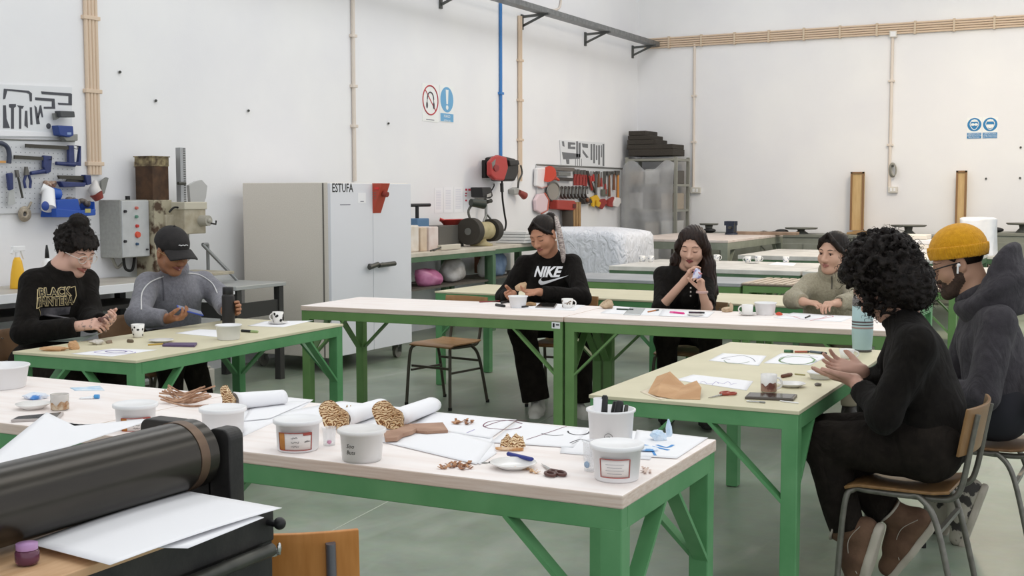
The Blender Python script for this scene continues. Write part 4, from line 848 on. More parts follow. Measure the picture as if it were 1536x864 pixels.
# task lamp / switch on pole
wthing('task_lamp', 'black-headed work lamp on the wall under the hose reel', 'lamp', [
    ('base', lambda b: wprism(b, rect(717, 287, 727, 306), 0, .05), mat('lamp_grey', '#a9a9a4', .5), .004),
    ('head', lambda b: wprism(b, [(723, 281), (737, 281), (740, 294), (736, 298), (724, 296)], .08, .16), black_plastic, .012),
    ('reflector', lambda b: wprism(b, [(730, 292), (737, 289), (737, 294), (731, 296)], .23, .02), chrome),
    ('joint', lambda b: b.tube([wp(727, 300, .05), wp(731, 303, .12), wp(737, 301, .14)], .025, 8), steel_dark),
    ('arm', lambda b: b.tube([wp(729, 300, .1), wp(729, 334, .12)], .018, 8), grey_metal),
    ('cord', lambda b: b.tube(smooth_path([wp(737, 286, .1), wp(739, 283, .08), wp(741, 279, .04), wp(741, 276, .01)], 5), .008, 6), rubber)], 729, 334)
wthing('power_plug', 'grey wall socket with a red plug hanging right of the hose reel', 'socket', [
    ('socket_box', lambda b: wprism(b, [(771, 284), (777, 281), (782, 286), (779, 292), (772, 291)], 0, .09), mat('lamp_grey', '#a9a9a4'), .008),
    ('plug', lambda b: b.tube([wp(779, 288, .1), wp(787, 294, .12)], [.03, .05], 12), mat('plug_red', '#8c4038', .5)),
    ('cable', lambda b: b.tube(smooth_path([wp(781, 248, .08), wp(783, 260, .08), wp(778, 272, .1), wp(777, 282, .1)], 5), .012, 6), steel_dark)], 778, 292)
# ------------------------------------------------------------------ right-hand tool wall
peg = mat('perforated_panel', '#d6d8da', .5, .1)
wthing('tool_silhouette_panel', 'upper panel of grey tool silhouettes above the hanging pliers', 'panel', [
    ('sheet', lambda b: wprism(b, [(840, 210), (907, 214), (907, 250), (842, 248)], .004, .008), mat('panel_grey', '#e2e4e6', .5)),
    ('silhouettes', lambda b: [wprism(b, q, .012, .002) for q in ([(843, 212), (846, 212), (847, 220), (844, 219)], [(852, 213), (863, 214), (863, 217), (856, 217), (856, 220), (863, 220), (863, 224), (852, 223)], rect(864.5, 212, 867, 236), rect(868, 214, 871, 236), [(843, 228), (870, 231), (870, 238), (845, 239)], [(873, 215), (882, 216), (882, 222), (874, 221)], [(874, 224), (883, 236), (880, 237), (874, 229)], rect(886, 216, 888.5, 240), rect(890, 216, 892.5, 245), rect(894, 218, 896, 240), rect(897.5, 218, 900, 247), rect(901.5, 218, 903, 236), rect(904, 216, 906.5, 249), [(849, 239), (854, 239), (854, 246), (850, 246)])]+[wprism(b, rect(863+3*i, 238, 863.7+3*i, 249), .012, .002) for i in range(4)], mat('silhouette_grey', '#75777a', .6))], 842, 249)
wthing('pegboard', 'lower perforated tool board on the left wall by the wire shelf', 'pegboard', [
    ('board', lambda b: wprism(b, [(805, 247), (933, 253), (933, 306), (806, 306)], .004, .016), peg), ('rim', lambda b: b.tube([wp(805, 247, .02), wp(933, 253, .02)], .012, 6), grey_metal)], 810, 305)
gtools = 'red-handled pliers on the lower tool board'
dull_red = mat('dull_red_grip', '#9c3a34', .5); orange = mat('orange_grip', '#c8843c', .5); yellow = mat('yellow_grip', '#dcb02c', .5); tool_steel = mat('tool_steel', '#6c6a66', .4, .6); brown_w = mat('brown_wood_grip', '#7a4e34', .55)
def plier(label, px, py, h, mh, splay=2.2, group=None):
    wthing('pliers', label, 'pliers', [('jaws', lambda b: (wprism(b, [(px-1.2, py), (px+1, py), (px+1.6, py+h*.3), (px-1.8, py+h*.3)], .03, .02)), tool_steel),
        ('handle', lambda b: b.tube([wp(px-1, py+h*.3, .04), wp(px-splay, py+h*.6, .04), wp(px-splay*.9, py+h, .04)], .016, 6), mh), ('handle', lambda b: b.tube([wp(px+1, py+h*.3, .04), wp(px+splay*.9, py+h*.6, .04), wp(px+splay*.7, py+h, .04)], .016, 6), mh)], px, py+h, group=group)
order = ['first', 'second', 'third', 'fourth']
for i, (x, y, h, m) in enumerate(((863.5, 254, 24, dull_red), (868.5, 254, 24, dull_red), (873.5, 255, 23, dull_red), (878, 255, 24, dull_red))):
    plier('red-handled pliers on the lower tool board, %s from left' % order[i], x, y, h, m, 1.8, gtools)
def hung(name, label, cat, px, py, h, w, head, grip, headfrac=.35, shape='hammer'):
    def hd(b):
        if shape == 'hammer': wprism(b, [(px-w*1.5, py), (px+w*1.5, py), (px+w*1.3, py+h*.16), (px-w*1.3, py+h*.16)], .03, .03)
        elif shape == 'driver': b.tube([wp(px, py, .04), wp(px, py+h*(headfrac+.05), .04)], .009, 6)
        else: wprism(b, [(px-w, py), (px+w, py), (px+w*.8, py+h*headfrac), (px-w*.8, py+h*headfrac)], .03, .02)
    wthing(name, label, cat, [('head', hd, tool_steel), ('grip', lambda b: b.tube([wp(px, py+h*(.1 if shape == 'hammer' else headfrac), .047), wp(px, py+h, .047)], [.015, .022], 8), grip)], px, py+h)
wthing('shears', 'dark shears with splayed handles right of the red pliers', 'shears', [('blades', lambda b: wprism(b, [(880, 256), (883, 256), (889, 276), (885, 278)], .03, .02), mat('dark_tool', '#3c3632', .5)), ('handle', lambda b: b.tube([wp(886, 272, .05), wp(892, 288, .05)], .02, 6), mat('dark_tool', '#3c3632')), ('handle', lambda b: b.tube([wp(883, 264, .05), wp(888, 285, .05)], .02, 6), dull_red)], 888, 288)
hung('screwdriver', 'red screwdriver high on the tool board beside the dark shears', 'screwdriver', 886.5, 257, 17, 1, tool_steel, red_plastic, .4, 'driver')
hung('screwdriver', 'red screwdriver second to the right of the dark shears', 'screwdriver', 890, 257, 15, 1, tool_steel, red_plastic, .3, 'driver')
hung('chisel', 'long grey file hanging mid tool board', 'file', 894, 258, 34, 1.1, tool_steel, tool_steel, .5, 'flat')
hung('hammer', 'hammer with brown handle on the right half of the tool board', 'hammer', 898, 257, 24, 1.4, tool_steel, brown_w)
hung('screwdriver', 'dull red screwdriver over the small grey brush', 'screwdriver', 902, 258, 22, 1.2, tool_steel, dull_red, .4, 'driver')
hung('chisel', 'steel chisel with red grip right of the dull red screwdriver', 'chisel', 908, 257, 34, 1.3, tool_steel, dull_red, .55, 'flat')
hung('hammer', 'dark-handled mallet beside the orange mallet', 'hammer', 914, 257, 38, 1.5, tool_steel, brown_w)
hung('mallet', 'tall orange-handled mallet at the right end of the tool board', 'mallet', 927, 256, 42, 2.0, tool_steel, orange, .3)
hung('hammer', 'brown-handled hammer left of the orange mallet', 'hammer', 921, 257, 28, 1.2, tool_steel, brown_w)
wthing('brush', 'small grey brush below the hammers', 'brush', [('bristles', lambda b: wprism(b, rect(904, 284, 912, 294), .03, .03), mat('brush_grey', '#6c6e64', .8)), ('handle', lambda b: b.tube([wp(908, 284, .04), wp(908, 272, .04)], .012, 6), brown_w)], 908, 294)
for i in range(8):
    x = 842+i*5.3
    wthing('c_clamp', 'dark curved clamp on the lower tool board, %s in the row' % ['leftmost', 'second', 'third', 'fourth', 'fifth', 'sixth', 'seventh', 'last'][i], 'clamp', [('frame', lambda b, x=x: b.tube(smooth_path([wp(x+3, 282, .05), wp(x, 281, .05), wp(x-1.5, 288, .05), wp(x-.5, 295, .05), wp(x+2.5, 297, .05)], 5), .017, 6), mat('dark_tool', '#3c3632')), ('screw', lambda b, x=x: b.tube([wp(x+3, 280, .06), wp(x+2.6, 291, .06)], .010, 6), grey_metal)], x, 297, group='dark clamps in a row on the lower tool board')
wthing('straightedges', 'stack of steel straightedges at the top of the tool board', 'tool', [('bar', lambda b: wprism(b, [(830, 250), (862, 252), (862, 257), (831, 255)], .03, .05), mat('steel_brown', '#77706a', .5, .3), .003), ('block', lambda b: wprism(b, [(838, 258), (856, 259), (856, 264), (838, 263)], .03, .05), grey_metal), ('lower_bar', lambda b: wprism(b, [(836, 266), (860, 267), (859, 272), (836, 270)], .03, .05), mat('dark_tool', '#3c3632'))], 840, 272)
wthing('plastic_bag', 'white plastic bag hanging at the upper left of the tool board', 'bag', [('bag', lambda b: wprism(b, [(806, 252), (818, 251), (821, 256), (821, 279), (813, 282), (805, 279)], .02, .05), mat('bag_white', '#eceaea', .4), .015), ('hem', lambda b: b.tube([wp(805, 279, .05), wp(813, 282, .06), wp(821, 279, .05)], .01, 6), mat('hem_pink', '#d9a8a0', .5))], 812, 281)
wthing('plastic_bag', 'pinkish plastic bag hanging below the white bag', 'bag', [('bag', lambda b: wprism(b, [(809, 291), (817, 290), (823, 300), (821, 316), (812, 320), (805, 316), (804, 300)], .02, .05), mat('bag_pink', '#e4ccd0', .4), .015), ('rim', lambda b: b.tube([wp(817, 290, .05), wp(823, 300, .05), wp(821, 315, .05), wp(812, 320, .05)], .014, 6), mat('rim_coral', '#d0705c', .5))], 812, 319)
wthing('funnel', 'bright red funnel on the tool board', 'funnel', [('cone', lambda b: b.tube([wp(823, 261, .128), wp(832, 266.5, .128)], [.11, .03], 16), mat('funnel_red', '#d8503c', .4)), ('spout', lambda b: b.tube([wp(832, 266.5, .128), wp(838, 270, .128)], [.025, .015], 10), mat('funnel_red', '#d8503c'))], 828, 270)
wthing('sieve', 'round grey sieve hanging beside the pink bag', 'sieve', [('rim', lambda b: b.tube([wp(*p, .06) for p in circ(830, 287, 9.3, 14, 24)], .014, 6, closed=True), grey_metal), ('mesh', lambda b: wprism(b, circ(830, 287, 9, 13.6, 24), .05, .01), mat('sieve_mesh', '#a09c94', .5, .3)), ('handle', lambda b: b.tube([wp(829, 273, .06), wp(828, 266, .05)], .014, 6), grey_metal)], 830, 301)
wthing('red_case', 'red tool case hanging under the row of dark clamps', 'case', [('case', lambda b: wprism(b, [(836, 300), (862, 301), (865, 305), (865, 313), (860, 316), (836, 314)], .02, .12), mat('case_red', '#a83e34', .45), .012), ('latch', lambda b: wprism(b, rect(860, 306, 864, 312), .12, .03), mat('latch_dark', '#5c2c28', .5))], 850, 315)
wthing('cardboard_tube', 'dark brown tube standing under the red tool case', 'tube', [('tube', lambda b: b.tube([wp(851, 316, .1), wp(852, 345, .1)], .075, 16), mat('tube_dark', '#4e463e', .7)), ('end', lambda b: b.tube([wp(851, 315.5, .1), wp(851, 317, .1)], .08, 16), mat('tube_end', '#3a342e', .7))], 852, 345)
for i, x in enumerate((862, 866, 870)):
    wthing('wooden_lath', ['left', 'middle', 'right'][i]+' lath of the pale laths standing beside the dark tube', 'lath', [('lath', lambda b, x=x: wprism(b, rect(x-1.4, 303 if i else 306, x+1.4, 350), .03+.0*i, .03), mat('lath_wood', '#b8966a', .6, 0, '#a07c54', 10))], x, 350)
wthing('gloves', 'yellow and red work gloves hanging on the tool board', 'gloves', [('yellow_glove', lambda b: [wprism(b, q, .03+.02*k, .03) for k, q in enumerate(([(887, 296), (896, 292), (901, 300), (899, 309), (890, 308)], [(890, 300), (893, 300), (892, 311), (889, 309)], [(896, 300), (902, 304), (899, 311), (896, 309)]))], yellow, .006), ('red_glove', lambda b: wprism(b, [(900, 300), (908, 298), (911, 304), (904, 314), (899, 310)], .03, .04), dull_red, .006)], 897, 311)
wthing('gloves', 'red and white gloves at the lower right of the tool board', 'gloves', [('red_glove', lambda b: wprism(b, [(913, 300), (921, 295), (924, 302), (919, 311), (913, 309)], .03, .04), dull_red, .006), ('white_glove', lambda b: wprism(b, [(921, 304), (924, 296), (931, 297), (932, 304), (927, 311), (921, 309)], .06, .03), mat('glove_white', '#e4e0dc', .7), .006)], 921, 311)
wthing('hand_plane', 'grey hand plane shape below the clamps at board centre', 'plane', [('body', lambda b: wprism(b, [(874, 298), (887, 298), (889, 304), (878, 306)], .03, .06), mat('dark_tool', '#3c3632'), .006), ('knob', lambda b: b.ell(wp(881, 300, .1), .03), brown_w)], 881, 306)

# ------------------------------------------------------------------ left tool wall with blue clamps
wthing('tool_silhouette_panel', 'panel of dark tool silhouettes above the blue clamps', 'panel', [
    ('sheet', lambda b: wprism(b, [(-60, 124), (108, 131), (108, 206), (-60, 205)], .004, .008), mat('panel_grey', '#e2e4e6')),
    ('strip', lambda b: wprism(b, [(-60, 192), (100, 200), (100, 205), (-60, 203)], .012, .004), paper),
    ('silhouettes', lambda b: [wprism(b, q, .012, .003) for q in (
        [(6, 133), (43, 136), (48, 140), (48, 152), (45, 152), (44, 141), (40, 139), (11, 136), (8, 148), (5, 149)], [(62, 137), (106, 140), (108, 141), (108, 158), (88, 157), (87, 154), (103, 155), (103, 144), (63, 141)],
        [(53, 146), (82, 148), (83, 163), (66, 163), (66, 160), (78, 160), (78, 152), (53, 150)], [(5, 158), (9, 158), (10, 178), (15, 192), (5, 192)], [(14, 156), (24, 156), (24, 160), (21, 162), (21, 193), (17, 193), (17, 162), (14, 161)], [(26, 158), (36, 159), (34, 163), (32, 163), (32, 193), (29, 193), (29, 162)], [(38, 166), (41, 166), (42, 192), (37, 188)], [(45, 161), (48, 161), (49, 187), (46, 187)], [(52, 158), (55, 161), (60, 186), (55, 186)], [(60, 158), (62, 158), (65, 176), (63, 176), (61, 168), (58, 178), (56, 177)])]+[wprism(b, circ(73, 189, 3.4, 4.2, 16), .012, .003)], mat('silhouette_dark', '#4c4e54', .6))], -20, 208)
wthing('pegboard', 'perforated board holding blue clamps at far left', 'pegboard', [
    ('board', lambda b: [wprism(b, [(-60, 207), (112, 212), (114, 318), (-60, 322)], .004, .014)]+[wprism(b, circ(3+7*i, 220+7.6*j+.25*i, .7, .9, 6), .018, .0008, m=1) for i in range(16) for j in range(13)], [peg, mat('hole_grey', '#8e9094', .8)]), ('rim', lambda b: b.tube([wp(-60, 207, .02), wp(112, 212, .02)], .006, 6), grey_metal)], -20, 320)
navy = mat('navy_clamp', '#2b3560', .4, 0, '#343f70', 20)
def f_clamp(label, bar, jaw, screw, th=.028):
    (x0, y0), (x1, y1) = bar
    wthing('bar_clamp', label, 'clamp', [('bar', lambda b: wprism(b, [(x0, y0-2.8), (x1, y1-2.6), (x1, y1+2.6), (x0, y0+2.8)], .05, .012), mat('clamp_bar', '#4a4842', .5, .5)), ('jaw', lambda b: wprism(b, jaw, .04, th), navy, .006), ('handle', lambda b: b.tube([wp(*screw[0], .055), wp(*screw[1], .055)], [.014, .017], 10), navy), ('hook', lambda b: b.tube([wp(x1+4, y1, .02), wp(x1+10, y1+2, .09), wp(x1+10, y1-3, .095)], .003, 6), steel_dark)], x0, y0)
f_clamp('long-barred blue clamp, topmost on the left pegboard', ((39, 218.5), (106, 222)), [(104, 218), (111, 218), (112, 243), (118, 243), (121, 220), (114, 218), (122, 219), (122, 249), (104, 247)], ((84, 245), (112, 247)))
f_clamp('blue clamp with tilted handle just under the longest one', ((22, 235.5), (67, 238)), [(66, 233), (79, 234), (77, 258), (70, 261), (66, 250)], ((46, 260), (66, 257)))
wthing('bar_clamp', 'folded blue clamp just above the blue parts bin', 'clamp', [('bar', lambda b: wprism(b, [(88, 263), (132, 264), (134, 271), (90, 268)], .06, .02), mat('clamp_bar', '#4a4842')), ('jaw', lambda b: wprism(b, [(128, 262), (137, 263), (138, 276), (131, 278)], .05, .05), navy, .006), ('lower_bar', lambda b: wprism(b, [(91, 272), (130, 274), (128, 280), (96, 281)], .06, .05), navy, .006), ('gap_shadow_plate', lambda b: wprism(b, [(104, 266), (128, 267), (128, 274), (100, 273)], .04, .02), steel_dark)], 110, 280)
wthing('bow_saw', 'dark bow saw cut off by the left edge', 'saw', [('frame', lambda b: b.tube(smooth_path([wp(-14, 215, .05), wp(2, 215, .05), wp(11, 221, .05), wp(14, 232, .05), wp(13, 245, .05)], 6), .017, 8), mat('saw_frame', '#3c4254', .4)), ('blade', lambda b: wprism(b, rect(-14, 241, 9, 244.5), .045, .006), mat('saw_orange', '#cf9a58', .5))], 5, 245)
wthing('spatula', 'blue-handled spatula with pale blade below the saw', 'tool', [('handle', lambda b: wprism(b, [(12, 260), (20, 259), (21, 284), (15, 286)], .04, .03), navy, .008), ('blade', lambda b: wprism(b, [(14, 286), (21, 285), (23, 306), (12, 308)], .05, .006), mat('blade_grey', '#b4b6b4', .4, .3))], 17, 307)
wthing('pincers', 'slim dark pincers between the blue spatula and the pliers', 'pliers', [('jaw', lambda b: wprism(b, [(24, 255), (28, 255), (30, 265), (26, 266)], .04, .02), tool_steel), ('handle', lambda b: b.tube([wp(27, 265, .05), wp(31, 284, .05), wp(34, 297, .05)], .008, 6), steel_dark)], 30, 297)
wthing('pliers', 'pliers with blue handles on the left pegboard', 'pliers', [('jaws', lambda b: wprism(b, [(39, 250), (42, 250), (44, 262), (38, 263)], .04, .02), tool_steel), ('handle', lambda b: b.tube([wp(39, 262, .05), wp(36, 272, .05), wp(38, 282, .05)], .010, 6), navy), ('handle', lambda b: b.tube([wp(43, 262, .05), wp(46, 272, .05), wp(45, 282, .05)], .010, 6), navy)], 41, 282)
wthing('block_clamp', 'dark grey clamp block hanging beside the tool silhouettes', 'clamp', [('block', lambda b: wprism(b, [(90, 166), (112, 167), (113, 176), (92, 176)], .04, .06), mat('dark_block', '#4c4e50', .5), .006), ('plate', lambda b: wprism(b, [(82, 170), (92, 168), (92, 175), (84, 180)], .03, .03), grey_metal)], 100, 176)
wthing('tool_box', 'blue box with pale emblem just under the dark clamp block', 'box', [('box', lambda b: wprism(b, [(87, 188), (110, 189), (111, 203), (105, 206), (90, 203)], .04, .07), mat('box_blue', '#2c4486', .4), .006), ('emblem', lambda b: wprism(b, rect(101, 198.5, 107, 202), .11, .002), mat('emblem_pale', '#8aa0c8', .5)), ('grey_base', lambda b: wprism(b, [(94, 205), (117, 201), (117, 211), (100, 212)], .03, .05), grey_metal, .005)], 100, 206)
wthing('glue_tub', 'white plastic tub with blue dot hanging on the left pegboard', 'tub', [('tub', lambda b: b.tube([wp(62, 283, .05), wp(62, 283, .05)+Vector((.03, .035, -.02)), wp(70, 313, .12)+Vector((.02, 0, 0))], [.042, .046, .052], 20), white_plastic), ('blue_dot', lambda b: b.ell(wp(68, 309, .17), (.012, .034, .034)), mat('dot_blue', '#2e4a96', .4))], 66, 315)
wthing('blue_roll', 'blue roll hanging beside the white tub', 'roll', [('roll', lambda b: b.tube([wp(76, 290, .07), wp(87, 292, .07)], .045, 16), mat('roll_blue', '#2e5cb0', .45)), ('lower_roll', lambda b: b.tube([wp(77, 306, .07), wp(87, 306, .07)], .032, 16), mat('roll_grey', '#8690a4', .5))], 82, 310)
wthing('rag_bundle', 'small knotted bundle of pale rags on the left pegboard', 'rag', [('knot', lambda b: [b.ell(wp(69+3*i, 275+(i % 2)*3, .04), (.03, .016, .022), Euler((i, 0, .5*i)), 10, 6) for i in range(5)], mat('rag', '#b9a898', .8, 0, '#8a5c44', 50)), ('loop', lambda b: b.tube([wp(76, 272, .03), wp(84, 276, .05), wp(80, 282, .05)], .008, 6), mat('rag', '#b9a898'))], 75, 280)
wthing('rope_coil', 'coil of pale twine hanging below the left pegboard', 'rope', [('coil', lambda b: [b.tube([wp(*p, .03+.012*k) for p in circ(37, 321, 8-1.2*k, 10-1.5*k, 16)], .010, 6, closed=True) for k in range(4)], mat('twine', '#b8ac98', .8, 0, '#9c9080', 60)), ('tail', lambda b: b.tube([wp(42, 313, .03), wp(47, 303, .03)], .008, 6), mat('twine', '#b8ac98'))], 37, 331)
wthing('parts_bin', 'blue open plastic bin full of hardware on the left wall', 'bin', [('bin', lambda b: [wprism(b, [(88, 300), (117, 298), (122, 318), (140, 319), (142, 302), (144, 322), (112, 325), (84, 326)], .02, .16), wprism(b, [(84, 313), (120, 316), (144, 314), (143, 323), (112, 326), (85, 326)], .16, .05)], mat('bin_blue', '#2450a8', .4), .004), ('contents', lambda b: [b.ell(wp(104+6*i, 299+(i % 3)*2+i*.8, .12), (.03, .03, .02), Euler((i, i, 0)), 8, 6) for i in range(6)], mat('hardware', '#6e655e', .6, .2)), ('card', lambda b: wprism(b, rect(128, 313, 136, 319), .21, .004), mat('card_yellow', '#b8b070', .6))], 110, 325)
wthing('industrial_plug', 'red and white industrial plug hanging beside the blue bin', 'plug', [('cone', lambda b: b.tube([wp(143, 271, .05), wp(141, 285, .06), wp(146, 291, .08)], [.015, .05, .045], 14), mat('plug_white', '#d8d4d0', .5)), ('red_end', lambda b: b.tube([wp(144, 290, .08), wp(149, 299, .09)], [.05, .035], 14), mat('plug_red', '#8c4038')), ('bracket', lambda b: wprism(b, [(152, 272), (160, 266), (163, 267), (157, 290), (153, 292)], .03, .02), grey_metal)], 146, 300)
# control cabinet
CX, CY0, CY1 = -6.98, 6.905, 7.20
t = thing('control_cabinet', 'grey electrical control cabinet with coloured buttons on the left wall', 'cabinet', (WX, CY0, 1.0))
cab_g = mat('cabinet_grey', '#c2c4c4', .45, .1, '#b8baba', 10); 
cz0, cz1 = 1.03, 1.475
b = MB(); b.box(((CX-WX)/2, (CY1-CY0)/2, (cz0+cz1)/2-1.0), (CX-WX, CY1-CY0, cz1-cz0)); b.build('body', mat('cabinet_side', '#a2a39e', .5, 0, '#989994', 40), t, bevel=.006)
dr = MB(); dr.box((CX-WX+.006, (CY1-CY0)/2, (cz0+cz1)/2-1.0), (.014, CY1-CY0-.012, cz1-cz0-.012)); do = dr.build('door', cab_g, t, bevel=.004)
for px, py, col, r in ((185, 317, '#2a2a2c', .012), (202, 312, '#c4685c', .013), (202, 325, '#5c8c78', .013), (203, 339, '#c23a34', .014), (204, 352, '#d4543c', .026), (185, 362, '#2a2a2c', .012), (203, 366, '#33506c', .012), (218, 374, '#333333', .008)):
    p = atx(px, py, CX); b = MB(); b.cyl((CX-WX+.012, p.y-CY0, p.z-1.0), (CX-WX+.03, p.y-CY0, p.z-1.0), r, r*.85, 16); b.build('button', mat('button'+col[1:], col, .35), do)
MB().cyl((.1, .2, cz1-1.0), (.1, .2, cz1-1.0+.03), .018, .018, 12).build('gland', black_plastic, t)
b = MB(); b.tube(smooth_path([(.12, .12, .03), (.13, .13, -.06), (.13, .2, -.07), (.12, .24, .03)], 6), .011, 8); b.build('cable', rubber, t)
b = MB(); b.tube(smooth_path([(.06, .06, .03), (.07, .1, -.05), (.07, .16, -.02)], 6), .012, 8); b.build('cable', mat('cable_grey', '#96948a'), t)
# rusty column and drill head
t = thing('drill_press', 'old cream drilling machine with rusty square column behind the man in the cap', 'drill', (-6.95, 7.33, .87))
rust = mat('rust_brown', '#3c2a1c', .7, 0, '#553c28', 14); cream_p = mat('worn_cream_paint', '#b8b09c', .5, 0, '#a49a84', 14, .1)
g = lambda px, py, X: atx(px, py, X)-Vector((-6.95, 7.33, .87))
a, e = g(228, 236, -6.95), g(254, 312, -6.95)
b = MB(); b.box((-.09, (a.y+e.y)/2, (a.z+e.z)/2-.2), (.18, e.y-a.y, a.z-e.z+.4)); b.build('column', rust, t, bevel=.003)
b = MB(); b.box((-.09, (a.y+e.y)/2, a.z-.03), (.185, e.y-a.y+.004, .075)); b.box((-.09, (a.y+e.y)/2, a.z+.008), (.2, e.y-a.y+.02, .008)); b.build('column_top', mat('stained_top', '#9a8c68', .6, 0, '#4a3a28', 20), t)
a2 = g(228, 300, -6.94); e2 = g(256, 350, -6.94)
b = MB(); b.box((-.07, (a2.y+e2.y)/2-.0, a2.z/2), (.2, e2.y-a2.y, a2.z)); b.build('lower_column', mat('stained_cream', '#aba38c', .6, 0, '#4a3626', 9, contrast=(.5, .6)), t, bevel=.004)
a, e = g(252, 322, -6.9), g(276, 338, -6.9); b = MB(); b.box((-.0, (a.y+e.y)/2, (a.z+e.z)/2), (.1, e.y-a.y+.05, a.z-e.z)); b.build('arm', cream_p, t, bevel=.006)
X = -6.8
a, e = g(275, 305, X), g(308, 350, X); b = MB(); b.box((X+6.95-.08, (a.y+e.y)/2, (a.z+e.z)/2), (.18, e.y-a.y, a.z-e.z)); hd = b.build('head', cream_p, t, bevel=.008)
b = MB(); b.box((X+6.95-.08, (a.y+e.y)/2, a.z-.02), (.2, e.y-a.y+.015, .06)); b.build('head_cap', mat('worn_cream_light', '#c4beac', .5), t, bevel=.006)
c = g(309, 331, X+.06); b = MB(); b.cyl((c.x-.05, c.y, c.z), (c.x+.03, c.y, c.z), .045, .042, 20); b.ell((c.x+.035, c.y, c.z), (.012, .02, .02)); b.build('feed_dial', mat('dial_grey', '#aaa69a', .4), t)
b = MB(); b.tube([(c.x+.03, c.y+.02, c.z-.02), (c.x+.04, c.y+.07, c.z-.03), (c.x+.04, c.y+.075, c.z+.0)], .007, 8); b.build('feed_lever', black_plastic, t)
a, e = g(281, 221, X), g(291, 304, X); b = MB(); b.box((X+6.95-.1, (a.y+e.y)/2, (a.z+e.z)/2), (.05, e.y-a.y, a.z-e.z)); b.build('rack_rail', mat('rail_grey', '#a8aaac', .4, .4), t, bevel=.002)
b = MB(); [b.box((X+6.95-.073, (a.y+e.y)/2+.012, e.z+(a.z-e.z)*(i+.5)/24), (.004, .02, .006)) for i in range(24)]; b.build('rail_teeth', steel_dark, t)
b = MB(); q = g(277, 275, X); b.cyl((q.x-.05, q.y-.02, q.z), (q.x-.05, q.y+.06, q.z), .013); b.build('stop_knob', steel_dark, t)
b = MB(); wprism(b, [(284, 278), (295, 272), (303, 270), (311, 279), (309, 296), (306, 306), (286, 306)], .2, .03); b.v = [(x+6.95, y-7.33, z-.87) for x, y, z in b.v]; b.build('guard_bag', mat('clear_guard', '#b8b8b6', .3), t)
b = MB(); q = g(291, 350, X); b.cyl((q.x-.08, q.y, q.z+.02), (q.x-.08, q.y, q.z-.08), .022); b.cyl((q.x-.08, q.y, q.z-.08), (q.x-.08, q.y, q.z-.2), .013); b.build('spindle', grey_metal, t)
b = MB(); b.tube(smooth_path([g(254, 318, -6.85), g(262, 311, -6.85), g(275, 313, -6.85)], 5), .008, 6); b.build('cable', rubber, t)
b = MB(); b.box((.12, .2, .012), (.42, .5, .024)); b.build('base', cream_p, t, bevel=.004)

# left workbench and side table
wb_top = mat('grey_bench_top', '#b9b4aa', .5, 0, '#a8a298', 4); wb_edge = mat('white_bench_edge', '#e8e8ea', .5)
t = thing('workbench', 'long wall bench with white front edge behind the two seated people', 'workbench', (-6.88, 5.0, 0))
MB().box((0, .0, .858), (.6, 4.2, .03)).build('worktop', wb_top, t, bevel=.003); b = MB(); b.box((.306, 0, .842), (.014, 4.2, .06)); b.build('front_edge', wb_edge, t, bevel=.002)
for y in (-1.9, -.6, .7, 2.0):
    for x in (-.22, .22): MB().box((x, y, .421), (.06, .06, .842)).build('leg', black_plastic, t)
MB().box((-.02, 0, .70), (.5, 4.0, .03)).build('lower_frame', mat('bench_under', '#2e2b29', .7), t)
MB().box((-.1, 0, .34), (.4, 4.0, .02)).build('shelf', mat('bench_shelf', '#8c8a88', .6), t)
for i, (y, w, h, m, lb) in enumerate(((4.72, .44, .3, mat('carton_brown', '#6a5440', .7), 'brown carton on the shelf below the wall bench at far left'), (5.3, .44, .26, mat('carton_grey', '#9a948e', .7), 'grey carton on the shelf below the wall bench'))):
    b = MB(); b.box((0, 0, h/2), (.36, w, h)); o = b.build('carton', m, None, bevel=.004, loc=(-6.95, y, .353)); tag(o, lb, 'box')
t = thing('trimmer_table', 'grey-topped side table with dark legs and slanted guard beside the oven', 'table', (-6.62, 7.72, 0))
gt = mat('grey_steel_top', '#b4b6b4', .4, .3); dk = mat('charcoal_steel', '#3d3c3a', .5, .2)
MB().box((0, 0, .785), (.66, .62, .03)).build('tabletop', gt, t, bevel=.003)
MB().box((.1, -.33, .755), (.44, .03, .025)).build('drawer_edge', white_plastic, t)
for x in (-.28, .29):
    for y in (-.26, .26): MB().box((x, y, .385), (.055, .055, .77)).build('leg', dk, t)
MB().box((0, -.26, .60), (.5, .03, .12)).build('panel', dk, t); MB().box((.29, 0, .60), (.03, .46, .12)).build('panel', dk, t)
q0 = atx(304, 367, -6.95)-Vector((-6.62, 7.72, 0)); q1 = atx(356, 420, -6.75)-Vector((-6.62, 7.72, 0)); q1.z = .80
b = MB(); b.tube([q0, q1], .014, 8); b.build('slanted_guard', mat('guard_steel', '#8f9190', .4, .5), t)
b = MB(); b.tube([q0+Vector((0, .06, 0)), Vector((q0.x, q0.y+.06, .80))], .014, 8); b.tube([q0, q0+Vector((0, .06, .0))], .016, 8); b.build('guard_post', mat('guard_steel', '#8f9190'), t)
b = MB(); b.tube([(-.15, -.2, .8), (-.15, -.2, .83), (-.05, -.2, .83), (-.05, -.2, .8)], .006, 6); b.build('pull', steel_dark, t)
b = MB(); b.box((0, 0, .09), (.24, .4, .18)); b.box((.0, .0, .19), (.2, .36, .02)); o = b.build('concrete_block', mat('pale_block', '#b9b5aa', .8, 0, '#a8a499', 10, .3, 50), None, bevel=.01, loc=(-6.5, 7.05, 0)); tag(o, 'pale concrete block on the floor behind the far-left table', 'block')
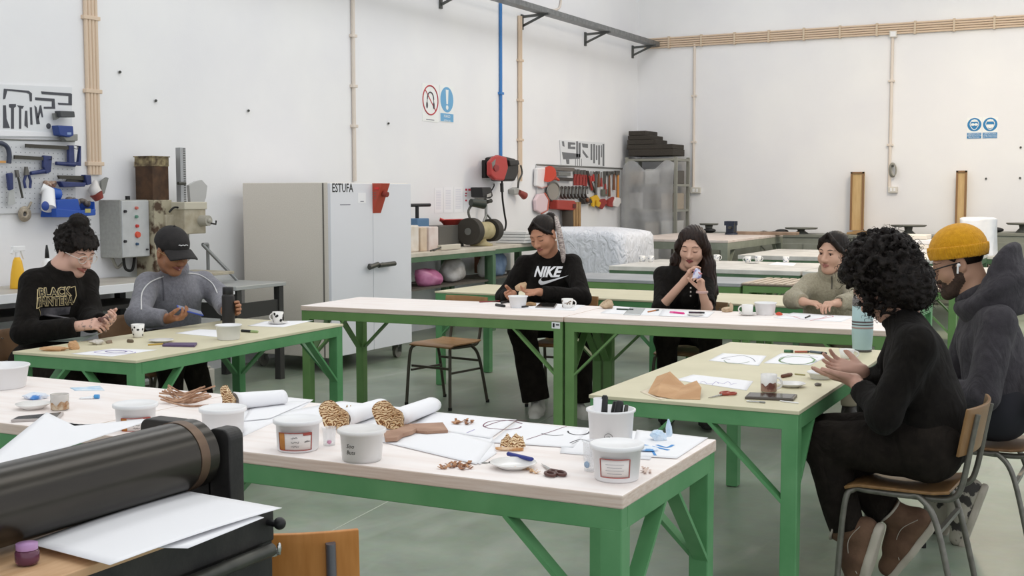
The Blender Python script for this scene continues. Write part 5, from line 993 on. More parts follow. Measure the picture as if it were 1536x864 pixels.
# spray bottle and white bottle on the wall bench
p = atx(27, 424, -6.9); p.z = .873
t = thing('spray_bottle', 'yellow spray bottle with white trigger on the wall bench', 'bottle', p)
MB().lathe([(.0001, 0), (.052, 0), (.054, .01), (.046, .1), (.03, .19), (.018, .215), (.0001, .215)], 24).build('body', mat('spray_yellow', '#e8b42c', .35), t)
b = MB(); b.cyl((0, 0, .21), (0, 0, .25), .014); b.box((.0, .01, .275), (.03, .1, .035)); b.bar((0, .03, .26), (0, .055, .2), .016, .01); b.bar((0, -.03, .27), (0, -.045, .24), .02, .02); b.build('trigger', white_plastic, t, bevel=.004)
p = atx(71, 400, -6.9); p.z = .873
t = thing('glue_bottle', 'white bottle with black cap on the wall bench', 'bottle', p); MB().lathe([(.0001, 0), (.032, 0), (.034, .01), (.034, .17), (.012, .2), (.0001, .2)], 20).build('body', white_plastic, t); MB().lathe([(.014, .198), (.016, .2), (.012, .25), (.006, .29), (.0001, .29)], 16).build('cap', black_plastic, t)

# ------------------------------------------------------------------ drying oven
OX0, OX1, OY0, OY1, OZ0, OZ1 = -7.04, -6.115, 8.40, 9.66, .13, 1.615
t = thing('drying_oven', 'large grey two-door drying oven lettered on its front', 'oven', (OX1, OY0, 0))
og = mat('oven_grey', '#e0d9ce', .5, .0, '#d8d1c6', 120, .1, 300); of = mat('oven_front', '#e2e3e8', .45)
L = lambda x, y, z: (x-OX1, y-OY0, z)
b = MB(); b.box(L((OX0+OX1-.02)/2, (OY0+OY1)/2, (OZ0+OZ1)/2), (OX1-OX0-.02, OY1-OY0, OZ1-OZ0)); b.build('body', og, t, bevel=.006)
b = MB(); b.box(L(OX1-.065, OY0-.002, (OZ0+OZ1)/2), (.012, .006, OZ1-OZ0-.01)); b.build('side_seam', mat('seam_dark', '#6c6862', .6), t)
yd = atx(559, 400, OX1).y
d1 = MB().box(L(OX1-.006, (OY0+yd)/2, (OZ0+OZ1)/2), (.03, yd-OY0-.006, OZ1-OZ0-.012)).build('door', of, t, bevel=.003)
d2 = MB().box(L(OX1-.006, (OY1+yd)/2, (OZ0+OZ1)/2), (.03, OY1-yd-.006, OZ1-OZ0-.012)).build('door', of, t, bevel=.003)
tx = lambda px, py: atx(px, py, OX1+.01)
p = tx(514, 282.5); b = MB(); b.T = Matrix.Translation(L(OX1+.0095, p.y, p.z))@on_left(0, 0, 0, 0); b.text('ESTUFA', .105, .0006, bold=.001, sx=.86); b.build('lettering', ink_black, d1)
p = tx(543, 297); b = MB(); b.box(L(OX1+.0095, p.y, p.z), (.002, .12, .09)); b.build('notice', paper, d1); b = MB(); b.box(L(OX1+.011, p.y, p.z-.03), (.001, .05, .008)); b.build('notice_print', pencil_l, d1)
p = tx(518, 307); b = MB(); b.box(L(OX1+.0095, p.y, p.z), (.001, .15, .008)); b.build('small_print', pencil_l, d1)
za, zb = tx(560, 275).z, tx(560, 320).z
b = MB(); ya, yb = tx(559, 300).y, tx(559, 300).y+.13
V = [L(OX1, ya, za), L(OX1+.11, ya, za), L(OX1+.01, ya, zb), L(OX1, ya, zb)]; V2 = [(x, y+yb-ya, z) for x, y, z in V]
b.raw(V+V2, [(0, 1, 2, 3), (7, 6, 5, 4), (0, 4, 5, 1), (1, 5, 6, 2), (2, 6, 7, 3), (3, 7, 4, 0)]); cp = b.build('control_panel', mat('oven_red', '#b44a38', .45), t, bevel=.004)
b = MB(); b.box((.055, ya-OY0-.003, za-.045), (.045, .006, .02)); b.build('indicator', mat('indicator_red', '#d83a34', .3), cp)
b = MB(); b.cyl((.085, ya-OY0+.065, za-.09), (.125, ya-OY0+.065, za-.10), .028, .024, 16); b.build('knob', mat('oven_knob', '#8a3428', .4), cp)
b = MB(); [b.box((.012+.016*(i % 3), ya-OY0-.001, za-.08-.018*(i//3)), (.007, .002, .007)) for i in range(12)]; b.build('vent_holes', mat('seam_dark', '#6c6862'), cp)
for s, (a_, e_) in enumerate((((547, 401), (560, 396)), ((561, 398), (585, 395)))):
    A, E = tx(*a_), tx(*e_); b = MB(); A.x += .05; E.x += .05; b.tube([Vector(L(*A)), Vector(L(*E))], .022, 10); b.cyl(L(OX1, (A.y+E.y)/2, (A.z+E.z)/2), L(OX1+.05, (A.y+E.y)/2, (A.z+E.z)/2), .018); b.build('handle', steel_dark, d1 if s == 0 else d2)
for x, y in ((OX1-.08, OY0+.12), (OX1-.08, OY1-.12), (OX0+.1, OY0+.12), (OX0+.1, OY1-.12)):
    b = MB(); b.cyl(L(x-.015, y, .055), L(x+.015, y, .055), .055, .055, 20); w = b.build('caster', mat('caster_wheel', '#77756e', .5), t); b = MB(); b.box(L(x, y, .115), (.06, .07, .03)); b.bar(L(x+.025, y, .055), L(x+.025, y, .12), .006, .05); b.bar(L(x-.025, y, .055), L(x-.025, y, .12), .006, .05); b.build('caster_fork', grey_metal, w)

# ------------------------------------------------------------------ bench with grinder along the left wall
BZ = .93
def bench(label, x0, x1, y0, y1, top):
    t = thing('workbench', label, 'workbench', ((x0+x1)/2, (y0+y1)/2, 0)); w, d = x1-x0, y1-y0
    b = MB(); b.box((0, 0, BZ-.02), (w, d, .04)); b.build('worktop', top, t, bevel=.004)
    b = MB()
    for s in (-1, 1): b.box((s*(w/2-.03), 0, BZ-.065), (.05, d-.02, .05)); b.box((0, s*(d/2-.03), BZ-.065), (w-.1, .05, .05))
    b.build('frame', green_d, t)
    for x in (-1, 1):
        for y in (-1, 1): MB().box((x*(w/2-.035), y*(d/2-.035), (BZ-.09)/2), (.07, .07, BZ-.09)).build('leg', green_d, t)
    MB().box((0, 0, .56), (w-.1, d-.16, .02)).build('shelf', mat('shelf_dark', '#5c564e', .7), t)
    return t
bench('green-legged wall bench carrying plaster blocks and the dark box', -7.12, -6.45, 9.95, 11.95, mat('bench_plaster', '#d2cabc', .6, 0, '#c0b6a6', 5))
bench('green-legged wall bench right of the grinder', -7.12, -6.55, 12.0, 13.75, mat('bench_plaster', '#d2cabc'))
def onb(px, X=-6.75): p = atx(px, 372, X); p.z = BZ; return p
def blockat(name, label, cat, px0, px1, pyt, X, dx, m, bev=.006, z0=BZ):
    a, e = atx(px0, 370, X), atx(px1, 370, X); zt = atx((px0+px1)/2, pyt, X).z; b = MB(); b.box((-dx/2, 0, (zt-z0)/2), (dx, e.y-a.y, zt-z0)); o = b.build(name, m, None, bevel=bev, loc=(X, (a.y+e.y)/2, z0)); return tag(o, label, cat)
plast = mat('plaster_block', '#e4ddd4', .7, 0, '#d4c8b8', 10, .2, 60)
blockat('plaster_block', 'white plaster block nearest the oven on the bench', 'block', 614, 629, 338, -6.6, .2, plast, .015)
blockat('plaster_block', 'tan-sided plaster block in the middle of the plaster blocks', 'block', 631.5, 641, 341, -6.6, .2, mat('plaster_tan', '#d9c6b0', .7, 0, '#cbb59c', 8), .01)
blockat('plaster_block', 'pinkish white plaster block at the bench edge', 'block', 644, 658, 340, -6.6, .2, mat('plaster_pink', '#e2d6d0', .7, 0, '#d8c4bc', 10), .01)
blockat('metal_box', 'dark grey metal box on the bench beside the grinder', 'box', 659, 696, 338, -6.85, .22, mat('dark_grey_box', '#5c5a55', .5, 0, '#66645e', 100), .006)
a, e = atx(660, 338, -6.95), atx(702, 338, -6.95); z = atx(680, 338, -6.95).z
t = thing('red_tray', 'red plastic tray lying on the dark metal box', 'tray', ((-6.96), (a.y+e.y)/2, z+.006)); w = e.y-a.y
b = MB(); b.lathe([(.0001, 0), (.07, 0), (.10, .06), (.104, .06), (.075, -.0), (.0001, .004)][:4], 20, sy=w*4.2); b.build('tray', mat('tray_red', '#c8443c', .4), t, solid=.002); b = MB(); b.tube([(0, -w*.46, .05), (.02, -w*.52, .075), (0.03, -w*.44, .06)], .012, 8); b.build('handle', mat('tray_red', '#c8443c'), t)
p = onb(722, -6.72)
t = thing('bench_grinder', 'bench grinder with two dark wheels on a cream stand', 'grinder', p)
gc = mat('grinder_cream', '#b7ab84', .45, 0, '#a4976f', 14)
b = MB(); b.lathe([(.0001, 0), (.13, 0), (.13, .02), (.06, .05), (.05, .1), (.0001, .1)], 24); b.build('stand', gc, t)
b = MB(); b.cyl((0, -.16, .17), (0, .16, .17), .10, .10, 24); b.build('motor', gc, t, bevel=.02)
for s in (-1, 1):
    b = MB(); b.cyl((0, s*.19, .17), (0, s*.30, .17), .15 if s < 0 else .13, .15 if s < 0 else .13, 32); w = b.build('wheel', mat('wheel_dark', '#3a3630', .7), t, bevel=.02); b = MB(); b.cyl((0, s*.29, .17), (0, s*.31, .17), .04, .04, 16); b.build('nut', grey_metal, w)
b = MB(); b.tube(smooth_path([(0, -.25, .3), (-.04, -.22, .4), (-.02, -.12, .5)], 5), .014, 8); b.build('lamp_arm', steel_dark, t)
b = MB(); b.cyl((-.02, -.2, .49), (.05, -.03, .47), .042, .055, 18); b.build('lamp_head', mat('lamp_dark_green', '#2c332c', .4), t)
b = MB(); b.tube([(0, .05, .27), (0, .12, .36), (0, .22, .30)], .012, 8); b.build('guard', grey_metal, t)
p = onb(665, -6.55)
t = thing('cast_bar', 'pale cast bar with clip lying before the dark box', 'bar', (-6.5, atx(668, 374, -6.5).y, BZ)); MB().box((0, .08, .035), (.05, .4, .05)).build('bar', mat('bar_pale', '#d0c8b8', .6), t, bevel=.006); b = MB(); b.tube([(0, -.3, .01), (0, -.12, .03)], .008, 6); b.tube([(.03, -.28, .01), (.02, -.12, .04)], .006, 6); b.build('clip', steel_dark, t)
q = atx(750, 362, -6.8); b = MB()
for i in range(4): b.box((0, .42, .02+.035*i), (.38, .7-.04*i, .03))
o = b.build('plastic_trays', mat('tray_pale', '#dcdcda', .4), None, bevel=.004, loc=(-6.71, q.y, BZ)); tag(o, 'stack of pale plastic trays on the bench right of the grinder', 'trays')
q = atx(622, 337, -7.0)
t = thing('hand_press', 'small blue hand press with black T-handle on the bench behind the plaster', 'press', (-7.0, q.y+.05, BZ))
zz = atx(625, 319, -7.0).z-BZ
b = MB(); b.box((0, 0, .1), (.18, .25, .2)); b.build('base', grey_metal, t, bevel=.006); b = MB(); b.box((0, 0, zz-.13), (.16, .24, .14)); b.box((0, 0, (zz-.15)/2+.08), (.06, .08, zz-.3)); b.build('body', mat('press_blue', '#55799c', .4), t, bevel=.01)
b = MB(); b.cyl((0, 0, zz-.06), (0, 0, zz+.08), .02); b.cyl((0, -.26, zz+.08), (0, .26, zz+.08), .018); b.build('t_handle', black_plastic, t)
# stored below the bench
def below(name, label, cat, px, py, X, sx, sy, sz, m, seed, z=.571, amp=.4):
    p = atx(px, py, X); sz = max(.05, (p.z-z)/1.05); o = crumple(label, px, py, z, sx, sy, sz, m, seed, name, cat, 30, amp); o.location = (X, p.y, z); o.rotation_euler = (0, 0, 0); o.data.polygons.foreach_set('use_smooth', [True]*len(o.data.polygons)); return o
below('plastic_bag', 'pink plastic bag under the bench beside the oven', 'bag', 645, 411, -6.62, .15, .26, .17, mat('bag_magenta', '#b8588c', .3, 0, '#d890b8', 8), 61, .571)
below('plastic_bag', 'clear plastic bag on the bench shelf left of the green leg', 'bag', 678, 398, -6.7, .16, .22, .15, mat('bag_clear', '#a8a4a0', .25, 0, '#c8c6c4', 10), 62)
below('plastic_bag', 'crumpled white sheet hanging under the bench right of the green leg', 'bag', 728, 383, -6.72, .10, .09, .22, mat('bag_white', '#eceaea'), 63)
below('plastic_bag', 'blue plastic sack under the bench beside the white sheet', 'bag', 743, 380, -6.75, .12, .16, .2, mat('bag_blue', '#5c7494', .3, 0, '#7c90aa', 10), 64)
for nm, lb, px0, px1, pyt, X, dx, m, z0 in (('carton', 'reddish brown carton under the bench at right', 731, 738, 380, -6.97, .18, mat('carton_red', '#6c4632', .7), .572), ('carton', 'tan carton on the bench shelf behind the pink bag', 655, 664, 420, -6.95, .2, mat('carton_tan', '#9c8468', .7, 0, '#7c6450', 20), .572), ('carton', 'grey carton on the bench shelf beside the oven', 619, 627, 428, -6.9, .2, mat('carton_grey', '#9a948e'), .572), ('carton', 'pale box under the right end of the bench', 752, 760, 408, -6.75, .2, mat('box_pale', '#c8c8c6', .5), .572)):
    o = blockat(nm, lb, 'box', px0, px1, pyt, X, dx, m, .006, z0)
# sheet-covered machine
t = MB(); mc = Vector((-5.86, 13.4, 0))
def drape(u, v):
    a = 2*PI*u; zt = 1.13
    cx, sx = math.cos(a), math.sin(a); k = 1/max(abs(cx), abs(sx)); rr = min(k, 1.30)
    if v < .45: q = v/.45; x, y = .54*cx*rr*q, .53*sx*rr*q; z = zt-.05*q**6-.03*(x+.5)+.008*math.sin(9*x+4*y)*q
    else: q = (v-.45)/.55; w = 1+.05*q**.5+.03*q*(1-abs(math.sin(3.5*a+1.5*q)))**2+.03*q*(1-abs(math.sin(5*a-2*q+1)))**3+.010*q*math.sin(17*a+2*q)+.006*q*math.sin(31*a+1); x, y = .54*cx*rr*w, .53*sx*rr*w; z = (zt-.05-.03*(x+.5))*(1-q)+.02*q
    return (x, y, z)
t.grid(120, 30, drape); o = t.build('covered_machine', mat('white_sheet', '#e6e8ee', .75, 0, '#dcdfe6', 3, .1, 20), None, loc=mc); tag(o, 'machine hidden under a white sheet behind the lettered-sweatshirt woman', 'covered machine')
# ------------------------------------------------------------------ shelf rack in the corner
t = thing('shelf_rack', 'grey steel shelf rack in the corner under a plastic sheet', 'shelf', (-6.70, 17.6, 0))
rk = mat('rack_grey', '#9a9a90', .45, .4); RZ = 2.06; rw, rd = .82, .58
for x in (-1, 1):
    for y in (-1, 1): b = MB(); b.box((x*(rw/2-.02), y*(rd/2-.02), RZ/2), (.045, .045, RZ)); b.build('post', rk, t)
for i in range(6): b = MB(); b.box((0, 0, .12+.38*i), (rw, rd, .035)); b.build('shelf', rk, t)
RN = random.Random(4)
for i in range(1, 5):
    for k in range(3):
        h = RN.uniform(.18, .26); b = MB(); b.box((0, 0, h/2), (.22, .4, h)); o = b.build('storage_box', [mat('box_pale', '#c8c8c6'), mat('box_dark', '#5a5650', .6), mat('box_tan', '#a89c8c', .6)][(i*2+k) % 3], None, bevel=.008, loc=(-6.96+.26*k, 17.56, .12+.38*i+.018)); tag(o, '%s box on the %s shelf of the corner rack' % (['left', 'middle', 'right'][k], ['', 'lowest full', 'second full', 'third full', 'top full'][i]), 'box', 'boxes stored on the corner rack')
b = MB(); Rz = random.Random(8)
def film(u, v):
    x = -.42+.80*u; z = 1.98-1.9*v; y = -.365-.03*math.sin(5*u+3*v)-.018*math.sin(17*u+2*math.sin(6*v))-.03*v
    if v < .08: z += .08*math.sin(u*9)*(1-v/.08)-.05*(1-v/.08); y += .02*(1-v/.08)
    return (x, y, z)
b.grid(50, 40, film); o = b.build('plastic_sheet', mat('dusty_film', '#b9babb', .3, 0, '#cdcecf', 3, alpha=.5), None, loc=(-6.70, 17.6, 0)); tag(o, 'dusty translucent plastic sheet hanging over the corner rack', 'plastic sheet')
foam = mat('charcoal_foam', '#3a3631', .9, 0, '#45403a', 60, .2, 200)
for i, (x, w, z, h, lb) in enumerate(((-6.78, .72, 2.08, .10, 'charcoal foam slab at the bottom of the pile on the corner rack'), (-6.80, .74, 2.182, .07, 'charcoal foam slab second from bottom on the corner rack'), (-6.93, .46, 2.254, .07, 'charcoal foam slab third from bottom on the corner rack'), (-6.96, .38, 2.326, .06, 'charcoal foam slab just below the topmost on the corner rack'), (-7.0, .28, 2.388, .07, 'small topmost charcoal foam slab on the corner rack'))):
    b = MB(); b.box((0, 0, h/2), (w, .5, h)); o = b.build('foam_slab', foam, None, bevel=.008, loc=(x+.06, 17.6, z+.0)); tag(o, lb, 'foam')
# ------------------------------------------------------------------ counters along the back wall
cg_ = mat('counter_grey', '#8c8f86', .55, 0, '#818479', 6); cg_top = mat('counter_top', '#7d7f76', .5)
def counter(label, x0, x1, y0, z, drawers=0):
    t = thing('counter_cabinet', label, 'cabinet', ((x0+x1)/2, (y0+WY-.03)/2, 0)); d = WY-.03-y0; w = x1-x0
    MB().box((0, .0, (z-.04)/2), (w-.02, d-.03, z-.04)).build('body', cg_, t, bevel=.004); MB().box((0, 0, z-.02), (w, d, .04)).build('worktop', cg_top, t, bevel=.004)
    n = max(1, int(w/.55))
    for i in range(n):
        b = MB(); b.box((-w/2+w*(i+.5)/n, -d/2+.01, (z-.1)/2), (w/n-.03, .02, z-.16)); dd = b.build('door', cg_, t, bevel=.003)
        MB().box((-w/2+w*(i+.85)/n, -d/2-.008, z*.6), (.02, .02, .1)).build('handle', steel_dark, dd)
    return t
counter('grey counter along the back wall behind the vise bench', -6.2, -3.78, 17.25, .935)
counter('dark counter under the wooden board on the back wall', -3.76, -3.1, 17.3, .93)
counter('grey counter under the middle turntable', -3.08, -1.98, 17.3, .94)
counter('tall grey cabinet under the rightmost turntable', -1.90, -.3, 17.25, .995)
tt_m = mat('turntable_grey', '#6f7068', .5, .2)
def turntable(label, px0, px1, pyt, pyb, y, zb):
    a, e = aty(px0, pyt, y), aty(px1, pyt, y); r = (e.x-a.x)/2; c = ((a.x+e.x)/2, y, zb); h = max(.08, a.z-zb)
    t = thing('potters_turntable', label, 'turntable', c); MB().lathe([(.0001, h-.025), (r*.9, h-.025), (r, h-.012), (r, h), (.0001, h)], 32).build('disc', tt_m, t); MB().lathe([(.0001, 0), (r*.45, 0), (r*.4, .02), (.05, h*.45), (.06, h-.02), (.0001, h-.02)], 24).build('pedestal', tt_m, t); return t
turntable('turntable on the back counter left of the blue vise', 1050, 1077, 335, 347, 17.55, .935)
turntable('turntable on the back counter right of the blue vise', 1178, 1226, 341, 351, 17.55, .935)
turntable('turntable on the back counter left of the yellow beanie', 1336, 1390, 337, 352, 17.55, .94)
turntable('turntable at the right edge on the tall cabinet', 1509, 1562, 334, 348, 17.55, .995)
for px, lb, zb in ((1067, 'black pedal and cord beside the left turntable', .935), (1176, 'black pedal between the vise bench and the second turntable', .935), (1329, 'black pedal and cord left of the third turntable', .94), (1499, 'black pedal and cord left of the right-edge turntable', .995)):
    p = aty(px, 350, 17.36); t = thing('foot_pedal', lb, 'pedal', (p.x-.05, 17.42, zb)); MB().ell((0, 0, .035), (.10, .07, .035)).build('pedal', black_plastic, t); MB().tube(smooth_path([(-.1, 0, .03), (-.2, .05, .02), (-.3, .1, .03), (-.36, .02, .008)], 5), .01, 6).build('cord', rubber, t)
# vise on the pinkish bench, board behind
p = aty(1097, 346, 16.4)
t = thing('bench_vise', 'dark blue bench vise on the pinkish-topped bench', 'vise', (p.x, 16.4, .95)); vb = mat('vise_blue', '#2c3344', .45, .2)
b = MB(); b.cyl((0, 0, 0), (0, 0, .03), .09, .08, 16); b.box((0, 0, .08), (.11, .16, .1)); b.build('base', vb, t, bevel=.008); b = MB(); b.box((-.01, -.04, .155), (.15, .05, .06)); b.box((-.01, .05, .155), (.15, .06, .06)); b.build('jaws', vb, t, bevel=.005); b = MB(); b.cyl((.02, -.16, .1), (.02, 0, .1), .02); b.cyl((.09, -.15, .04), (.09, -.15, .16), .008); b.build('screw', steel_dark, t)
b = MB(); b.box((0, 0, .02), (.95, .22, .04)); o = b.build('plank', mat('plank_brown', '#a38c78', .6, 0, '#8c7664', 8), None, bevel=.003, loc=(-4.75, 16.55, .95)); tag(o, 'brown plank lying behind the blue vise', 'plank')
# leaning boards, wooden base
yel_w = mat('pale_pine', '#d2b482', .55, 0, '#c4a472', 4, stretch=(8, 8, 1)); brn = mat('pine_edge', '#8c6a48', .6)
for px0, px1, pt, pb, lb in ((1277, 1297, 258, 343, 'tall pale board standing on the back counter, left one'), (1435, 1451, 256, 331, 'tall pale board standing on the back counter, behind the yellow beanie')):
    a, e = aty(px0, pt, 17.93), aty(px1, pt, 17.93); zb = .985 if px0 < 1400 else .94
    t = thing('standing_board', lb, 'board', ((a.x+e.x)/2, 17.93, zb)); w = e.x-a.x; h = a.z-zb
    MB().box((0, 0, h/2), (w, .05, h)).build('panel', yel_w, t); b = MB(); [b.box((s*(w/2-.012), -.03, h/2), (.024, .03, h)) for s in (-1, 1)]; b.box((0, -.03, h-.012), (w, .03, .024)); b.build('edge_strip', brn, t)
b = MB(); b.box((0, 0, .015), (.66, .3, .03)); b.box((-.05, 0, .0375), (.42, .2, .015)); o = b.build('board_stack', mat('pine_dark', '#a8885c', .6, 0, '#967650', 5), None, bevel=.003, loc=(-3.52, 17.78, .935)); tag(o, 'flat wooden boards under the left standing board', 'board')
# paper stacks and wrapped thing on a table beyond the beanie
t4 = work_table('low table beyond the curly-haired person carrying stacked white paper', (-3.15, 15.97, 0), 1.6, .8, 0, .75, marble, .04, 'left', green_d)
p = aty(1362, 380, 16.3)
for i in range(4):
    b = MB(); RR = random.Random(i); b.box((0, 0, .03), (.58-.03*i, .4, .058)); o = b.build('paper_stack', mat('paper_cream', '#ece6dc', .7) if i % 2 else paper, None, bevel=.01, loc=(-2.75+RR.uniform(-.03, .03), 16.3, .752+.06*i)); tag(o, 'white paper stack behind the curly hair, %s of the pile' % ['bottom', 'second from bottom', 'third from bottom', 'top'][i], 'paper stack')
p = aty(1466, 350, 15.7); o = None
b = MB(); b.box((0, 0, .21), (.40, .4, .42)); 
b.v = []; b.f = []; b.mi = []; b.sm = []
b.grid(40, 24, lambda u, v: ((.21+.012*math.sin(25*u+4*v))*max(-1, min(1, 1.25*math.cos(2*PI*u)))*(1 if v < .85 else (1-v)/.15), (.2+.012*math.sin(31*u))*max(-1, min(1, 1.25*math.sin(2*PI*u)))*(1 if v < .85 else (1-v)/.15), min(v/.85, 1)*.46+.01*math.sin(20*u+3)*min(1, v*3)))
o = b.build('wrapped_bundle', mat('plastic_wrap', '#dfe3ea', .3, 0, '#eef0f4', 8), None, loc=(-1.92, 16.2, .752)); tag(o, 'bundle in clear white plastic wrap behind the yellow beanie', 'bundle')
# slatted table right of the grey-topped one
t = work_table('table with a slatted wooden top right of the grey-topped table', (-3.10, 10.18, 0), 1.75, .78, -.004, .745, mat('slat_gap', '#6c6256', .7), .012, 'left', green_y)
sl = mat('pale_slat', '#cdbfae', .6, 0, '#bba993', 12, stretch=(2, 12, 2))
for i in range(24): MB().box((-.85+.074*i, 0, .749), (.05, .76, .012)).build('slat', sl, t)
# wall plugs and stains
for i, (px, py) in enumerate(((180, 108), (234, 151), (373, 166), (583, 185))):
    wthing('wall_bolt', ['small dark bolt in the wall above the control cabinet', 'small dark bolt in the wall right of the conduit bundle', 'small dark bolt high above the oven', 'small dark bolt left of the no-headphones sign'][i], 'bolt', [('bolt', lambda b: b.cyl(wp(px, py, 0), wp(px, py, .02), .012, .01, 10), steel_dark)], px, py)
for px, py, lb in ((1531, 221, 'small dark hole plug right of the blue mask sign'), (1530, 267, 'small dark hole plug below and right of the blue signs'), (1479, 268, 'small dark hole plug under the blue mask sign')):
    wthing('wall_bolt', lb, 'bolt', [('bolt', lambda b: b.cyl(wp(px, py, 0, 'B'), wp(px, py, .02, 'B'), .015, .012, 10), steel_dark)], px, py, 0, 'B')
for px, py, lb in ((204, 246, 'small beige patch on the wall left of the rusty column'), (268, 249, 'small beige patch on the wall right of the rusty column')):
    wthing('wall_patch', lb, 'patch', [('patch', lambda b: wprism(b, rect(px-2.5, py-3.5, px+2.5, py+3.5), 0, .006), mat('patch_beige', '#cfc4b4', .7))], px, py)

tg = aty(842, 487.5, 6.66); t = thing('paper_tag', 'small white paper tag stuck on the green apron where the two middle tables meet', 'tag', (tg.x-.02, 6.625, tg.z)); b = MB(); b.box((0, 0, 0), (.055, .002, .038)); b.build('tag', paper, t); b = MB(); b.box((-.014, -.0014, 0), (.012, .001, .024)); b.box((.012, -.0014, .004), (.022, .001, .008)); b.build('print', ink_black, t)
